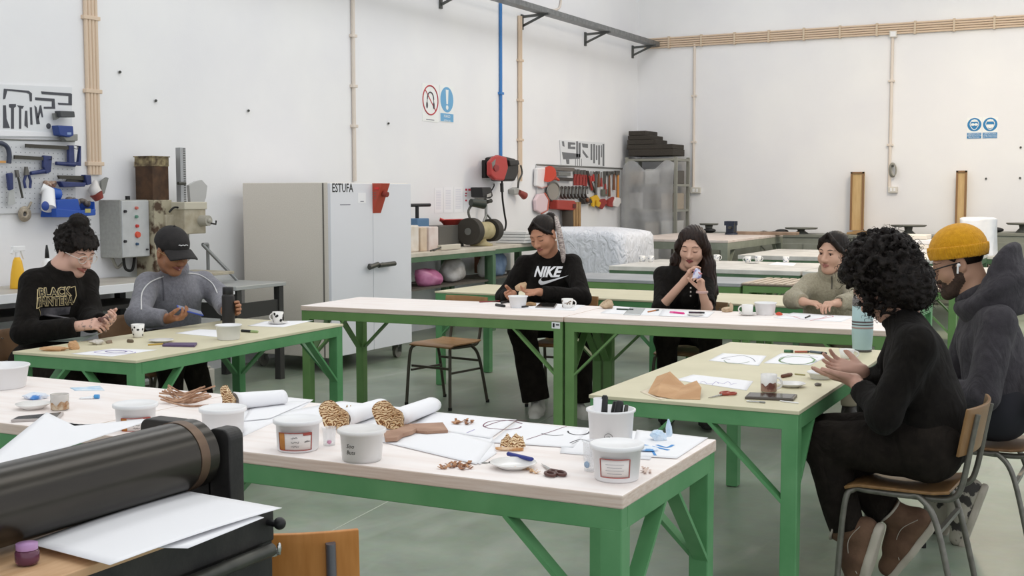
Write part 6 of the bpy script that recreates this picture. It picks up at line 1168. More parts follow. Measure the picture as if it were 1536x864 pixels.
# ------------------------------------------------------------------ people: smooth volumes meshed as one surface
class Vox:
    def __init__(s, lo, hi, h):
        s.lo = np.array(lo, float); s.h = h; n = np.ceil((np.array(hi)-s.lo)/h).astype(int)+1
        s.D = np.full(n, .25, np.float32); s.B = np.full(n, 9., np.float32); s.M = np.zeros(n, np.uint8); s.n = n
    def win(s, lo, hi):
        a = np.clip(np.floor((np.array(lo)-s.lo)/s.h).astype(int), 0, s.n); e = np.clip(np.ceil((np.array(hi)-s.lo)/s.h).astype(int)+1, 0, s.n)
        if (e-a).min() <= 0: return None, None
        g = [(s.lo[i]+s.h*np.arange(a[i], e[i])).astype(np.float32) for i in range(3)]
        return tuple(slice(a[i], e[i]) for i in range(3)), np.stack(np.meshgrid(*g, indexing='ij'), -1)
    def put(s, lo, hi, fn, k, m, op):
        k = max(k, 1e-4); pad = k*2+2.5*s.h
        w, P = s.win(np.array(lo)-pad, np.array(hi)+pad)
        if w is None: return
        d = fn(P).astype(np.float32); D = s.D[w]
        if op == 'sub':
            h = np.clip(.5-.5*(D+d)/k, 0, 1); s.D[w] = D*(1-h)-d*h+k*h*(1-h)
            if m is not None: t = (-d > D-.001); M = s.M[w]; M[t & (np.abs(d) < .004)] = m
        else:
            h = np.clip(.5+.5*(d-D)/k, 0, 1); s.D[w] = d*(1-h)+D*h-k*h*(1-h)
            B = s.B[w]; t = d < B; B[t] = d[t]; s.M[w][t] = m
    def cone(s, a, b, ra, rb, k=.02, m=0, op='add', an=None):
        a = np.array(a, float); b = np.array(b, float); R = max(ra, rb)
        def fn(P):
            p = P-a; ba = b-a
            if an is not None:
                f, sc = np.array(an[0]), an[1]; p = p+(sc-1)*(p@f)[..., None]*f; ba = ba+(sc-1)*(ba@f)*f
            t = np.clip((p@ba)/max(ba@ba, 1e-9), 0, 1); q = p-t[..., None]*ba
            return np.sqrt((q*q).sum(-1))-(ra+(rb-ra)*t)
        s.put(np.minimum(a, b)-R, np.maximum(a, b)+R, fn, k, m, op)
    def chain(s, pts, rs, k=.02, m=0, op='add', an=None):
        for i in range(len(pts)-1): s.cone(pts[i], pts[i+1], rs[i], rs[i+1], k, m, op, an)
    def ell(s, c, r, k=.02, m=0, op='add', R=None):
        c = np.array(c, float); r = np.array(r, float)*np.ones(3); R = np.eye(3) if R is None else np.array(R)
        ext = np.sqrt(((R*r[None, :])**2).sum(1))
        def fn(P):
            q = (P-c)@R; k0 = np.sqrt(((q/r)**2).sum(-1)); k1 = np.sqrt(((q/(r*r))**2).sum(-1))+1e-9
            return k0*(k0-1)/k1
        s.put(c-ext, c+ext, fn, k, m, op)
    def plane(s, p, n, k=.004):
        """keep the side the normal points away from"""
        p = np.array(p, float); n = np.array(n, float); n = n/np.linalg.norm(n)
        w, P = s.win(s.lo, s.lo+s.h*s.n); d = (P-p)@n
        s.D = np.maximum(s.D, d.astype(np.float32))
    def cutball(s, p, n, r, k=.0):
        """cut by a plane only within r of p (for cuffs)"""
        p = np.array(p, float); n = np.array(n, float); n = n/np.linalg.norm(n)
        w, P = s.win(p-r, p+r)
        if w is None: return
        q = P-p; d = q@n; near = np.sqrt((q*q).sum(-1)) < r
        s.D[w] = np.where(near, np.maximum(s.D[w], d), s.D[w])
    def field(s, fn):
        w, P = s.win(s.lo, s.lo+s.h*s.n); near = np.abs(s.D) < .05
        s.D[near] += fn(P[near]).astype(np.float32)
    def mesh(s):
        D = s.D; D[0] = D[-1] = .1; D[:, 0] = D[:, -1] = .1; D[:, :, 0] = D[:, :, -1] = .1
        I = D < 0; n = D.shape
        c = [(i, j, k) for i in (0, 1) for j in (0, 1) for k in (0, 1)]
        S = lambda A, o: A[o[0]:n[0]-1+o[0], o[1]:n[1]-1+o[1], o[2]:n[2]-1+o[2]]
        cnt = sum(S(I, o).astype(np.int8) for o in c); act = (cnt > 0) & (cnt < 8); idx = np.argwhere(act)
        if len(idx) == 0: return np.zeros((0, 3)), [], []
        vals = {o: D[idx[:, 0]+o[0], idx[:, 1]+o[1], idx[:, 2]+o[2]].astype(float) for o in c}
        acc = np.zeros((len(idx), 3)); num = np.zeros(len(idx))
        for o in c:
            for ax in range(3):
                if o[ax] == 0:
                    q = list(o); q[ax] = 1; q = tuple(q); a, e = vals[o], vals[q]; x = (a < 0) != (e < 0)
                    t = np.where(x, a/np.where(x, a-e, 1), 0); pt = np.repeat(np.array([o], float), len(idx), 0); pt[:, ax] += t
                    acc[x] += pt[x]; num += x
        V = s.lo+s.h*(idx+acc/num[:, None])
        vid = np.full(act.shape, -1, int); vid[act] = np.arange(len(idx)); F = []; FM = []
        for ax in range(3):
            u, v = [(1, 2), (2, 0), (0, 1)][ax]
            sl0 = [slice(1, n[i]-1) for i in range(3)]; sl1 = list(sl0); sl0[ax] = slice(0, n[ax]-1); sl1[ax] = slice(1, n[ax])
            a, e = I[tuple(sl0)], I[tuple(sl1)]; W = np.argwhere(a != e)
            if len(W) == 0: continue
            flip = a[tuple(W.T)]; W = W+np.array([0 if i == ax else 1 for i in range(3)])
            def cell(du, dv): q = W.copy(); q[:, u] -= du; q[:, v] -= dv; return vid[q[:, 0], q[:, 1], q[:, 2]]
            Q = np.stack([cell(1, 1), cell(0, 1), cell(0, 0), cell(1, 0)], 1); Q[~flip] = Q[~flip][:, ::-1]
            q2 = W.copy(); q2[~flip, ax] += 1; F.append(Q); FM.append(s.M[q2[:, 0], q2[:, 1], q2[:, 2]])
        F = np.concatenate(F); FM = np.concatenate(FM)
        # light relaxation
        E = np.concatenate([F[:, [0, 1]], F[:, [1, 2]], F[:, [2, 3]], F[:, [3, 0]]])
        for lam in (.45, .3):
            A = np.zeros_like(V); N = np.zeros(len(V)); np.add.at(A, E[:, 0], V[E[:, 1]]); np.add.at(A, E[:, 1], V[E[:, 0]]); np.add.at(N, E[:, 0], 1); np.add.at(N, E[:, 1], 1)
            V = V+lam*(A/N[:, None]-V)
        return V, F.tolist(), FM.tolist()
def vox_to(b, vx, Rm=None, o=None):
    V, F, FM = vx.mesh()
    if len(V) == 0: return
    if Rm is not None: V = V@np.array(Rm).T
    if o is not None: V = V+np.array(o)
    i = len(b.v); b.v += [tuple(p) for p in V]; b.f += [[q+i for q in f] for f in F]; b.mi += FM; b.sm += [True]*len(F)
def nrm(v): v = np.array(v, float); return v/np.linalg.norm(v)
CAMR = nrm([_r[0], _r[1], 0])
def dirc(p, r, c, z=0):
    """a direction given as: along picture right, toward the camera, up"""
    tc = nrm([-p[0], -p[1], 0]); return nrm(r*CAMR+c*tc+np.array([0, 0, z]))
skin_a = dict(skin='#b98d76', lip='#8c5850')
def skin_mats(nm, skin, lip, brow='#3c2e27', tattoo=False, tanned=None):
    return [mat('skin_'+nm, skin, .5, 0, tanned or skin, 18, 0, spec=.35), mat('lips_'+nm, lip, .45), mat('brows_'+nm, brow, .8), mat('eye_white', '#d8d2cc', .3), mat('iris_dark', '#2c1e18', .25), mat('lash_dark', '#241a17', .7), mat('beard_'+nm, '#3a2c25', .9, 0, '#4a392f', 120), mat('skin_marked_'+nm, skin, .5, 0, '#7d6a64', 26, contrast=(.58, .64)), mat('teeth', '#e8e2da', .3), mat('nail_'+nm, '#6a3038' if tattoo else '#d8b4a8', .3)]
def head_vox(neck_to, beard=0, smile=0, lids=.6, neck_r=.054, nose=1.0, jaw=1.0):
    v = Vox((-.11, -.145, -.25), (.11, .14, .15), .0036)
    v.ell((0, -.016, .036), (.074, .092, .084), .02); v.ell((0, .02, -.035), (.057*jaw, .068, .074), .03)
    v.ell((0, .060, -.098), (.023*jaw, .022, .02), .025)
    for s in (-1, 1):
        v.cone((s*.047*jaw, -.008, -.052), (s*.018, .052, -.094), .02, .018, .025)
        v.ell((s*.037, .056, -.03), (.026, .024, .026), .03)
    v.cone((-.034, .074, .021), (.034, .074, .021), .014, .014, .02)
    for s in (-1, 1): v.ell((s*.031, .096, .002), (.017, .017, .012), .012, None, 'sub')
    v.cone((0, .084, .006), (0, .108*nose, -.033), .0075, .0125, .014)
    for s in (-1, 1): v.ell((s*.011, .094*nose, -.038), (.0085, .012, .0085), .008)
    for s in (-1, 1):
        if lids < .8:
            v.ell((s*.031, .0825, .0005), (.0062, .0045, .0062), .001, 4)
            v.ell((s*.031, .0755, .0115), (.0165, .0135, .0075), .003, 0); v.ell((s*.031, .0745, -.0115), (.016, .012, .006), .004, 0)
        else:
            v.ell((s*.031, .0745, .001), (.0165, .0140, .0115), .004, 0)
            pass
    w = .021+.008*smile; zz = -.064+.004*smile
    v.chain([(-w, .081-.006*smile, zz+.004*smile), (-.007, .0945, -.0600), (0, .0945, -.0615), (.007, .0945, -.0600), (w, .081-.006*smile, zz+.004*smile)], [.002, .0045, .0045, .0045, .002], .005, 1)
    v.chain([(-w*.85, .082, zz-.004), (0, .0935, -.0715), (w*.85, .082, zz-.004)], [.002, .0058, .002], .005, 1)
    if smile: v.chain([(-w*.7, .0865, -.0650), (0, .0945, -.0662), (w*.7, .0865, -.0650)], [.0012, .0022, .0012], .001, 8)
    else: v.chain([(-w, .0855, -.0655), (0, .1, -.0665), (w, .0855, -.0655)], [.0012, .0016, .0012], .002, None, 'sub')
    for s in (-1, 1):
        v.ell((s*.075, -.008, -.006), (.008, .019, .031), .008); v.ell((s*.085, -.004, -.004), (.006, .010, .017), .006, None, 'sub')
    if beard:
        for s in (-1, 1):
            v.chain([(s*.062, .008, -.01), (s*.055, .012, -.055), (s*.03, .055, -.098), (0, .07, -.105)], [.014, .018, .024, .026], .012, 6)
            v.chain([(s*.03, .078, -.05), (s*.02, .0885, -.0525), (0, .097, -.0525)], [.005, .006, .005], .004, 6); v.ell((s*.03, .074, -.075), (.016, .012, .02), .006, 6)
    v.lids = lids
    v.cone((0, -.03, -.06), neck_to, neck_r, neck_r*1.12, .03)
    return v
def hand_vox(side, curl=(.3, .4, .3), thumb=(.6, .5, -.35), tcurl=.3, spread=.06, sizes=1.0, fore=None, curls=None, nail=False):
    """fingers along +y, back of the hand +z; side -1 right hand, +1 left hand (thumb at x*side)."""
    S = sizes; v = Vox((-.085*S, -.12, -.10*S), (.085*S, .20*S, .07*S), .0032)
    q = lambda x, y, z: np.array([side*x, y, z])*S
    if fore is not None: v.cone((0, .0, 0), fore, .026*S, .034, .015)
    v.cone(q(.0, -.005, 0), q(0, .02, 0), .024*S, .022*S, .015)
    for x, rr in ((.029, .0145), (.010, .0148), (-.009, .0142), (-.027, .013)): v.cone(q(x*.55, .012, 0), q(x, .082-.25*abs(x-.005), .002), .015*S, rr*S, .012)
    for i, (x, ln, r) in enumerate(((.029, .070, .0095), (.010, .078, .0098), (-.009, .072, .0093), (-.027, .057, .0082))):
        c = (curls[i] if curls else curl); p = q(x, .084-.25*abs(x-.005), .002); a = 0; sp = (x-.002)*spread/.03
        for j, f in enumerate((.46, .30, .24)):
            a += c[j]; d = np.array([side*math.sin(sp)*math.cos(a), math.cos(sp)*math.cos(a), -math.sin(a)]); e = p+d*ln*f*S*1.05
            r0, r1 = r*S*(1-.09*j), r*S*(1-.09*(j+1)); v.cone(p, e, r0, r1, .004 if j else .008)
            if j == 2 and nail: v.ell(e-d*.004*S+np.array([0, math.sin(a)*.5, math.cos(a)])*r1*.55, (.006*S, .006*S, .004*S), .001, 9)
            p = e
    t = nrm(np.array(thumb)*np.array([side, 1, 1])); p = q(.024, .018, -.006); t2 = t.copy()
    for j, (ln, r0, r1) in enumerate(((.046, .0165, .0125), (.034, .012, .0105), (.026, .0108, .0085))):
        e = p+t2*ln*S; v.cone(p, e, r0*S, r1*S, .008 if j == 0 else .004); p = e; t2 = nrm(t2+tcurl*np.array([-side*.7, .5, -.25]))
    return v
def hand_frame(d, n):
    """d along the fingers, n the way the palm faces -> columns x,y,z with z the back of the hand."""
    y = nrm(d); z = -np.array(n, float); z = nrm(z-y*(z@y)); return np.stack([np.cross(y, z), y, z], 1)
HS = 1.10
def head_frame(hf, roll=0):
    y = nrm(hf); x = nrm(np.cross(y, [0, 0, 1])); z = np.cross(x, y); c, s = math.cos(roll), math.sin(roll)
    return np.stack([c*x+s*z, y, -s*x+c*z], 1)*HS
from mathutils.bvhtree import BVHTree
def decal(host, fn, c, u, n, m, name, parent, off=.003, loc=(0, 0, 0), label=None):
    """flat lettering laid onto a garment's surface; c centre (world), u reading direction, n outward."""
    me = host.data; bv = BVHTree.FromPolygons([v.co[:] for v in me.vertices], [p.vertices[:] for p in me.polygons])
    b = MB(); fn(b); bm = bmesh.new(); vs = [bm.verts.new(p) for p in b.v]
    for f in b.f:
        try: bm.faces.new([vs[i] for i in f])
        except ValueError: pass
    bmesh.ops.triangulate(bm, faces=bm.faces[:])
    for _ in range(3):
        e = [x for x in bm.edges if x.calc_length() > .014]
        if e: bmesh.ops.subdivide_edges(bm, edges=e, cuts=1); bmesh.ops.triangulate(bm, faces=bm.faces[:])
    n = Vector(nrm(n)); u = Vector(nrm(u)); u = (u-n*u.dot(n)).normalized(); w = n.cross(u); c = Vector(c)-Vector(loc)
    for v in bm.verts:
        p = c+u*v.co.x+w*v.co.y; h = bv.ray_cast(p+n*.35, -n)
        v.co = (h[0]+n*(off+v.co.z)) if h[0] else p
    out = MB(); bm.verts.index_update(); out.raw([v.co[:] for v in bm.verts], [[v.index for v in f.verts] for f in bm.faces], False); bm.free()
    o = out.build(name, m, parent)
    if label: o['label'] = label
    return o
def folds(P, seed, amp=.004, fr=34, stretch=(1, 1, .55)):
    R = np.random.RandomState(seed); s = np.zeros(len(P)); Q = P*np.array(stretch)
    for i in range(4):
        k = R.randn(3); k *= fr*(.6+.35*i)/np.linalg.norm(k); k2 = R.randn(3)*9; s += (1-2*np.abs(np.sin(.5*(Q@k+1.6*np.sin(P@k2+R.rand()*6)+R.rand()*6)))**.8)/(1+.5*i)
    return amp*s/2
class Person:
    def __init__(s, label, base, sm):
        s.root = thing('person', label, 'person', Vector(base)); s.o = np.array(base, float); s.sm = sm; s.body = MB()
    def L(s, p): return np.array(p, float)-s.o
    def part(s, name, vx, m, frame=None, org=None, label=None, parent=None):
        b = MB(); vox_to(b, vx, frame, None if org is None else s.L(org)); o = b.build(name, m, parent or s.root)
        if label: o['label'] = label
        return o
def torso_into(v, J, f, g, k=.04):
    """pelvis, waist, chest and shoulders; g adds cloth looseness. J holds local points."""
    sp = nrm(J['chest']-J['pelvis']); f = nrm(f-sp*(f@sp)); r = np.cross(f, sp)
    W = J.get('w', 1.0); an = (f, 1.38)
    wa = J['pelvis']*.55+J['chest']*.45+f*J.get('slump', 0)
    v.cone(J['pelvis'], wa, (.165+g)*W, (.142+g)*W, k, 0, 'add', an); v.cone(wa, J['chest']+sp*.02, (.142+g)*W, (.148+g)*W, k, 0, 'add', an)
    top = J['neck']-sp*.03
    v.cone(J['chest']+sp*.03, top, (.140+g)*W, .055+g*.4, k, 0, 'add', (f, 1.6))
    for sd in ('r', 'l'): v.cone(top-sp*.01, J['sh'+sd], .046+g*.5, .050+g*.5, .05)
    if J.get('bust'):
        for q in (-1, 1): v.ell(J['chest']+f*.085+r*q*.075-sp*.03, (.065, .065, .07), .04)
    return f, r, sp
def dress(P, J, f, clothes, seed, h=.0085, g=.018, arm=(.068, .056, .054, .040), cuff_at=(.93, .93), foldamp=.006, name='sweater', collar=.02, hem=-.10, sleeve_g=1.0, label=None):
    pts = np.array([J[k] for k in ('pelvis', 'chest', 'neck', 'shr', 'shl', 'elr', 'ell', 'wrr', 'wrl')])
    v = Vox(pts.min(0)-.26, pts.max(0)+.2, h); ff, r, sp = torso_into(v, J, f, g)
    for i, s in enumerate('rl'):
        a, e, w = J['sh'+s], J['el'+s], J['wr'+s]; ce = e+(w-e)*cuff_at[i]
        v.chain([a, e], [arm[0]*sleeve_g, arm[1]*sleeve_g], .035); v.chain([e, ce], [arm[2]*sleeve_g, arm[3]*sleeve_g], .03)
    v.field(lambda Q: folds(Q, seed, foldamp))
    for i, s in enumerate('rl'):   # bunching at the elbow and above the cuff
        e, w = J['el'+s], J['wr'+s]; d = nrm(w-e); a = nrm(e-J['sh'+s])
        v.field(lambda Q: .0045*np.exp(-((Q-e)**2).sum(-1)/.006)*np.sin(95*(Q@(d*.5+a*.5))+2*np.sin(30*Q[:, 0])))
        ce = e+(w-e)*cuff_at[i]; v.cutball(ce, d, .075)
    v.cutball(J['pelvis']+sp*hem, -sp, .36)
    v.cone(J['neck']-sp*.025+ff*.012, J['neck']+sp*.2, .060, .066, .006, None, 'sub')
    if collar:
        for lv in ((0, .022, .044) if collar > .04 else (0,)):
          c = J['neck']+sp*(lv-.004)+ff*.008
          for i in range(18):
            a0, a1 = 2*PI*i/18, 2*PI*(i+1)/18; q = lambda a: c+r*math.cos(a)*.064+ff*math.sin(a)*.062+sp*(-.022*math.sin(a)-.0)
            cr = .018 if collar > .04 else collar*.7; v.cone(q(a0), q(a1), cr, cr, .010)
    return P.part(name, v, clothes, None, None, label), ff, r, sp
def add_body(P, J, f, hd=None, hands=(), headM=None, headO=None):
    b = P.body; pts = np.array([J[k] for k in ('pelvis', 'chest', 'neck', 'shr', 'shl', 'elr', 'ell', 'wrr', 'wrl', 'knr', 'knl', 'anr', 'anl')])
    v = Vox(pts.min(0)-.22, pts.max(0)+.15, .016); torso_into(v, J, f, -.02)
    for s in 'rl':
        v.chain([J['sh'+s], J['el'+s], J['wr'+s]], [.044, .036, .026], .03); v.chain([J['hp'+s], J['kn'+s], J['an'+s]], [.07, .048, .034], .04)
    vox_to(b, v)
    if hd:
        i0 = len(b.v); f0 = len(b.f); vox_to(b, hd, headM, P.L(headO)); inv = np.linalg.inv(headM); loc = [Vector(inv@(np.array(q)-P.L(headO))) for q in b.v[i0:]]
        bv = BVHTree.FromPolygons(loc, [[i-i0 for i in q] for q in b.f[f0:]])
        def line(pts, rad, m_, off=.0004):
            L_ = []
            for q in smooth_path([Vector((x, .2, z)) for x, z in pts], 5):
                h_ = bv.ray_cast(q, Vector((0, -1, 0)))
                if h_[0]: L_.append(Vector(P.L(headO)+headM@np.array(h_[0]+h_[1]*off)))
            if len(L_) > 3: n_ = len(L_); b.tube(L_, [rad*HS*(.45+.55*math.sin(PI*(i+.6)/(n_+.2))) for i in range(n_)], 6, m=m_)
        for s_ in (-1, 1):
            line([(s_*.014, .021), (s_*.026, .0255), (s_*.038, .0262), (s_*.050, .0215)], .0028, 2, -.0008)
            if hd.lids >= .8: line([(s_*.0175, -.0045), (s_*.026, -.0085), (s_*.036, -.0085), (s_*.0455, -.0045)], .0016, 5)
            else: line([(s_*.0190, .0020), (s_*.027, .0068), (s_*.035, .0068), (s_*.0445, .0020)], .0018, 5)
    for vx, M_, o in hands: vox_to(b, vx, M_, P.L(o))
    return b.build('body', P.sm, P.root)
def trousers(P, J, f, m, seed, thigh=.088, knee=.066, ankle=.05, h=.009, cut=.96, flare=0, name='trousers'):
    pts = np.array([J[k] for k in ('pelvis', 'hpr', 'hpl', 'knr', 'knl', 'anr', 'anl')]); v = Vox(pts.min(0)-.2, pts.max(0)+.2, h)
    v.cone(J['hpr'], J['hpl'], .115, .115, .04)
    for s in 'rl':
        k = J['kn'+s]; a = k+(J['an'+s]-k)*cut; v.cone(J['hp'+s], k, thigh+.020, knee+.010, .035); v.cone(k, a, knee+.004, ankle+flare, .03)
    v.field(lambda Q: folds(Q, seed, .007, 30))
    for s in 'rl':
        k, a = J['kn'+s], J['an'+s]; d = nrm(a-k); v.field(lambda Q: .005*np.exp(-((Q-k)**2).sum(-1)/.01)*np.sin(80*(Q@d)+2*np.sin(25*Q[:, 1]))); v.cutball(k+(a-k)*cut, d, .12)
    return P.part(name, v, m)
def shoe(P, ankle, toe, up, m, sole_m, L=.27, high=.06, laces=None, label=None):
    """ankle and toe direction; up = the shoe's own up."""
    t = nrm(toe); u = nrm(np.array(up)-t*(np.array(up)@t)); x = np.cross(t, u); F = np.stack([x, t, u], 1)*1.1
    v = Vox((-.07, -.12, -.13), (.07, .24, high+.06), .0065)
    v.cone((0, -.055, -.05), (0, .05, -.05), .042, .044, .03); v.cone((0, .05, -.055), (0, .150, -.066), .044, .036, .03); v.cone((0, -.035, -.03), (0, -.022, high), .044, .045, .03); v.cone((0, .0, .01), (0, .09, -.03), .022, .026, .02)
    v.cutball((0, 0, -.088), (0, 0, -1), .3); v.plane((0, 0, -.088), (0, 0, -1)); v.cutball((0, -.01, high-.01), (0, 0, 1), .08)
    o = P.part('shoe', v, m, F, ankle)
    if label: o['label'] = label
    w = Vox((-.07, -.12, -.13), (.07, .24, -.05), .0065); w.cone((0, -.055, -.09), (0, .05, -.09), .040, .042, .03); w.cone((0, .05, -.09), (0, .155, -.088), .044, .036, .03); w.plane((0, 0, -.076), (0, 0, 1)); w.plane((0, 0, -.104), (0, 0, -1))
    b = MB(); vox_to(b, w, F, P.L(ankle)); b.build('sole', sole_m, o)
    if laces:
        b = MB(); A = P.L(ankle)
        for i in range(4): b.tube([A+F@np.array(q) for q in ((-.024, .04+.022*i, -.022-.008*i), (0, .045+.022*i, -.012-.008*i), (.024, .05+.022*i, -.022-.008*i))], .003, 6)
        b.build('laces', laces, o)
        b = MB(); b.tube([A+F@np.array((.0455*math.cos(2*PI*i/18), -.024+.046*math.sin(2*PI*i/18), high-.012+.006*math.sin(2*PI*i/18))) for i in range(18)], .005, 6, closed=True); b.build('collar_lining', laces, o)
        b = MB(); [b.tube(smooth_path([Vector(A+F@np.array((q*.045, -.07, -.035))), Vector(A+F@np.array((q*.0455, -.01, -.012))), Vector(A+F@np.array((q*.038, .05, -.03))), Vector(A+F@np.array((q*.045, .09, -.07)))], 5), .0016, 5) for q in (-1, 1)]; b.build('stitching', laces, o)
    return o
def head_cap(v, grow=.006, k=.01, front=.014, n=(0, .75, -.66), lobe=0):
    v.ell((0, -.018, .038), (.075+grow, .094+grow, .085+grow), k)
    v.plane(np.array(n)*(front+.012), n); v.ell((0, .105, -.012), (.069, .085, .086), .004, None, 'sub')
    for q in (-1, 1):
        if lobe: v.chain([(q*.004, .062, .112), (q*.040, .070, .075), (q*.066, .040, .030), (q*.076, .005, .0)], [lobe*.8, lobe, lobe, lobe*.7], .008)
    v.cone((.05, .03, -.02), (.05, .03, -.1), .03, .03, .004, None, 'sub'); v.cone((-.05, .03, -.02), (-.05, .03, -.1), .03, .03, .004, None, 'sub')
def strands(v, dirn, amp=.0028, fr=330, warp=.0):
    d = np.array(dirn, float); v.field(lambda Q: amp*np.sin(fr*(Q@d)+3*np.sin(40*Q[:, 1])+2*np.sin(55*Q[:, 2])))
def fuzz(o, P, HM, HO, n, seed, keep, L=(.02, .05), rad=.0017, coil=.006):
    """fine loose strands growing out of a hair surface, joined into the same mesh."""
    R = random.Random(seed); me = o.data; inv = np.linalg.inv(HM); b = MB(); fs = me.polygons
    b.v = [tuple(v.co) for v in me.vertices]; b.f = [list(p.vertices) for p in fs]; b.mi = [0]*len(fs); b.sm = [True]*len(fs); c = 0
    while c < n:
        p = fs[R.randrange(len(fs))]; q = inv@(np.array(p.center)-P.L(HO))
        if not keep(q): c += .05; continue
        c += 1; N = p.normal.copy(); t = Vector((R.uniform(-1, 1), R.uniform(-1, 1), R.uniform(-1, .4))); t = (t-N*t.dot(N)*.6).normalized(); w = N.cross(t).normalized(); ln = R.uniform(*L); ph = R.uniform(0, 6); turns = R.uniform(1, 2)
        b.tube([p.center+t*(ln*k/13)+N*(.001+coil*math.cos(ph+turns*2*PI*k/13)*.6+.002*math.sin(PI*k/13))+w*(coil*math.sin(ph+turns*2*PI*k/13)) for k in range(14)], [rad*(1-.045*k) for k in range(14)], 4, caps=False)
    b.build('hair', me.materials[0], P.root); nm = o.name; bpy.data.objects.remove(o); return nm
def joints(P, spec):
    q = spec; top = np.array(q['neck'])
    for s in 'rl':
        q['sh'+s] = top+(np.array(q['sh'+s])-top)*.86-np.array([0, 0, .012])
        q['kn'+s] = np.array(q['kn'+s]); q['kn'+s][2] = .57
    return {k: (P.L(np.array(v)) if isinstance(v, (list, tuple, np.ndarray, Vector)) else v) for k, v in spec.items()}
Y_ = lambda px, py, y: np.array(aty(px, py, y)); X_ = lambda px, py, x: np.array(atx(px, py, x)); Z_ = lambda px, py, z: np.array(atz(px, py, z))
def hips(pel, f, w=.09): r = np.cross(nrm(f), [0, 0, 1]); return dict(hpr=pel+r*w-np.array([0, 0, .02]), hpl=pel-r*w-np.array([0, 0, .02]))
def glasses(P, M_, O, m, r=.021, th=1.1, label=None):
    b = MB()
    for s in (-1, 1):
        b.tube([(s*.031+r*1.08*math.cos(a), .103-.006*abs(math.cos(a)), .000+r*.85*math.sin(a)) for a in [2*PI*i/20 for i in range(20)]], .0017*th, 6, closed=True)
        b.tube([(s*.053, .099, .004), (s*.076, .06, .006), (s*.081, -.005, .004)], .0017*th, 6)
    b.tube([(-.010, .104, .003), (0, .108, .006), (.010, .104, .003)], .0017*th, 6)
    b.v = [tuple(P.L(O)+M_@np.array(p)) for p in b.v]; o = b.build('glasses', m, P.root)
    if label: o['label'] = label
def cloth(name, h, h2, scale, bs, sheen=0, wr=.5, bump=.4):
    m = mat(name, h, .92, 0, h2, scale, bump, bs, spec=.12, sheen=sheen); N = m.node_tree.nodes; L = m.node_tree.links; b = N['Principled BSDF']
    tc = N.new('ShaderNodeTexCoord'); mp = N.new('ShaderNodeMapping'); mp.inputs['Scale'].default_value = (1, 1, .6); mp.inputs['Rotation'].default_value = (.4, .5, .3); L.new(tc.outputs['Object'], mp.inputs[0])
    n = N.new('ShaderNodeTexNoise'); n.inputs['Scale'].default_value = 11; n.inputs['Detail'].default_value = 2; n.inputs['Distortion'].default_value = 1.6; L.new(mp.outputs[0], n.inputs['Vector'])
    bp = N.new('ShaderNodeBump'); bp.inputs['Strength'].default_value = wr; bp.inputs['Distance'].default_value = .035; L.new(n.outputs[0], bp.inputs['Height'])
    old = b.inputs['Normal'].links[0].from_node; L.new(bp.outputs[0], old.inputs['Normal']); return m
black_knit = cloth('black_knit', '#120f0d', '#191613', 30, 500, .03); black_trouser = cloth('black_trouser', '#1c1815', '#25201c', 20, 300)
hair_dark = mat('dark_hair', '#140e0b', .5, 0, '#221812', 40, .25, 160, spec=.22, stretch=(3, 1, 1)); hair_brown = mat('brown_black_hair', '#1d130f', .42, 0, '#2f1f18', 70, .2, 300, spec=.25); hair_curl = mat('black_curly_hair', '#120e0c', .6, 0, '#1f1814', 60, .9, 130, spec=.2)

# ---- woman in the black lettered sweatshirt
sA = skin_mats('warm', '#b9866a', '#9a5c52')
pel = Y_(820, 508, 7.98); pel[2] = .615; P = Person('woman in black lettered sweatshirt modelling clay, scarf tied in her hair', (pel[0], pel[1], 0), sA)
f = dirc(pel, -.28, .95); hf = dirc(pel, -.55, .8, -.42); HO = Y_(815, 352, 7.74)
sp = dict(pelvis=pel, chest=Y_(823, 428, 7.86), neck=Y_(823, 379, 7.84), shr=Y_(782, 398, 7.80), shl=Y_(863, 396, 7.90), elr=Y_(757, 447, 7.70), ell=Y_(873, 446, 7.72), wrr=Y_(769, 441, 7.50), wrl=Y_(808, 438, 7.50),
    knr=Y_(783, 533, 7.52), anr=Y_(806, 605, 7.52), knl=Y_(868, 527, 7.60), anl=Y_(868, 606, 7.60), bust=1, w=.93, **hips(pel, f, .10))
J = joints(P, sp); HM = head_frame(hf, -.10)
sw, ff, r, s_ = dress(P, J, f, black_knit, 1, g=.02, arm=(.068, .062, .058, .044), sleeve_g=1.0, collar=.018, name='sweatshirt')
hd = head_vox(np.linalg.inv(HM)@(sp['neck']-HO), lids=1.0)
wd = nrm(sp['wrr']-sp['elr']); wl = nrm(sp['wrl']-sp['ell'])
F1 = hand_frame(dirc(pel, -.25, .55, -.1), dirc(pel, .8, .1, .5)); F2 = hand_frame(dirc(pel, -.9, .25, .05), dirc(pel, -.1, .3, .95))
fo = lambda F, s_: tuple((F.T@(sp['el'+s_]-sp['wr'+s_]))*.5)
H1 = hand_vox(-1, (.5, .7, .4), (.7, .7, -.3), .35, sizes=.95, fore=fo(F1, 'r')); H2 = hand_vox(1, (.3, .5, .4), (.6, .8, .1), .3, sizes=.95, fore=fo(F2, 'l'))
add_body(P, J, f, hd, [(H1, F1, sp['wrr']), (H2, F2, sp['wrl'])], HM, HO)
trousers(P, J, f, black_trouser, 2, .095, .082, .075, flare=.02)
for s in 'rl': shoe(P, sp['an'+s]+np.array([0, 0, .0]), dirc(pel, -.1 if s == 'r' else .25, .9), (0, 0, 1), mat('white_trainer', '#d8d4cc', .6), mat('white_sole', '#e0dcd6', .6))
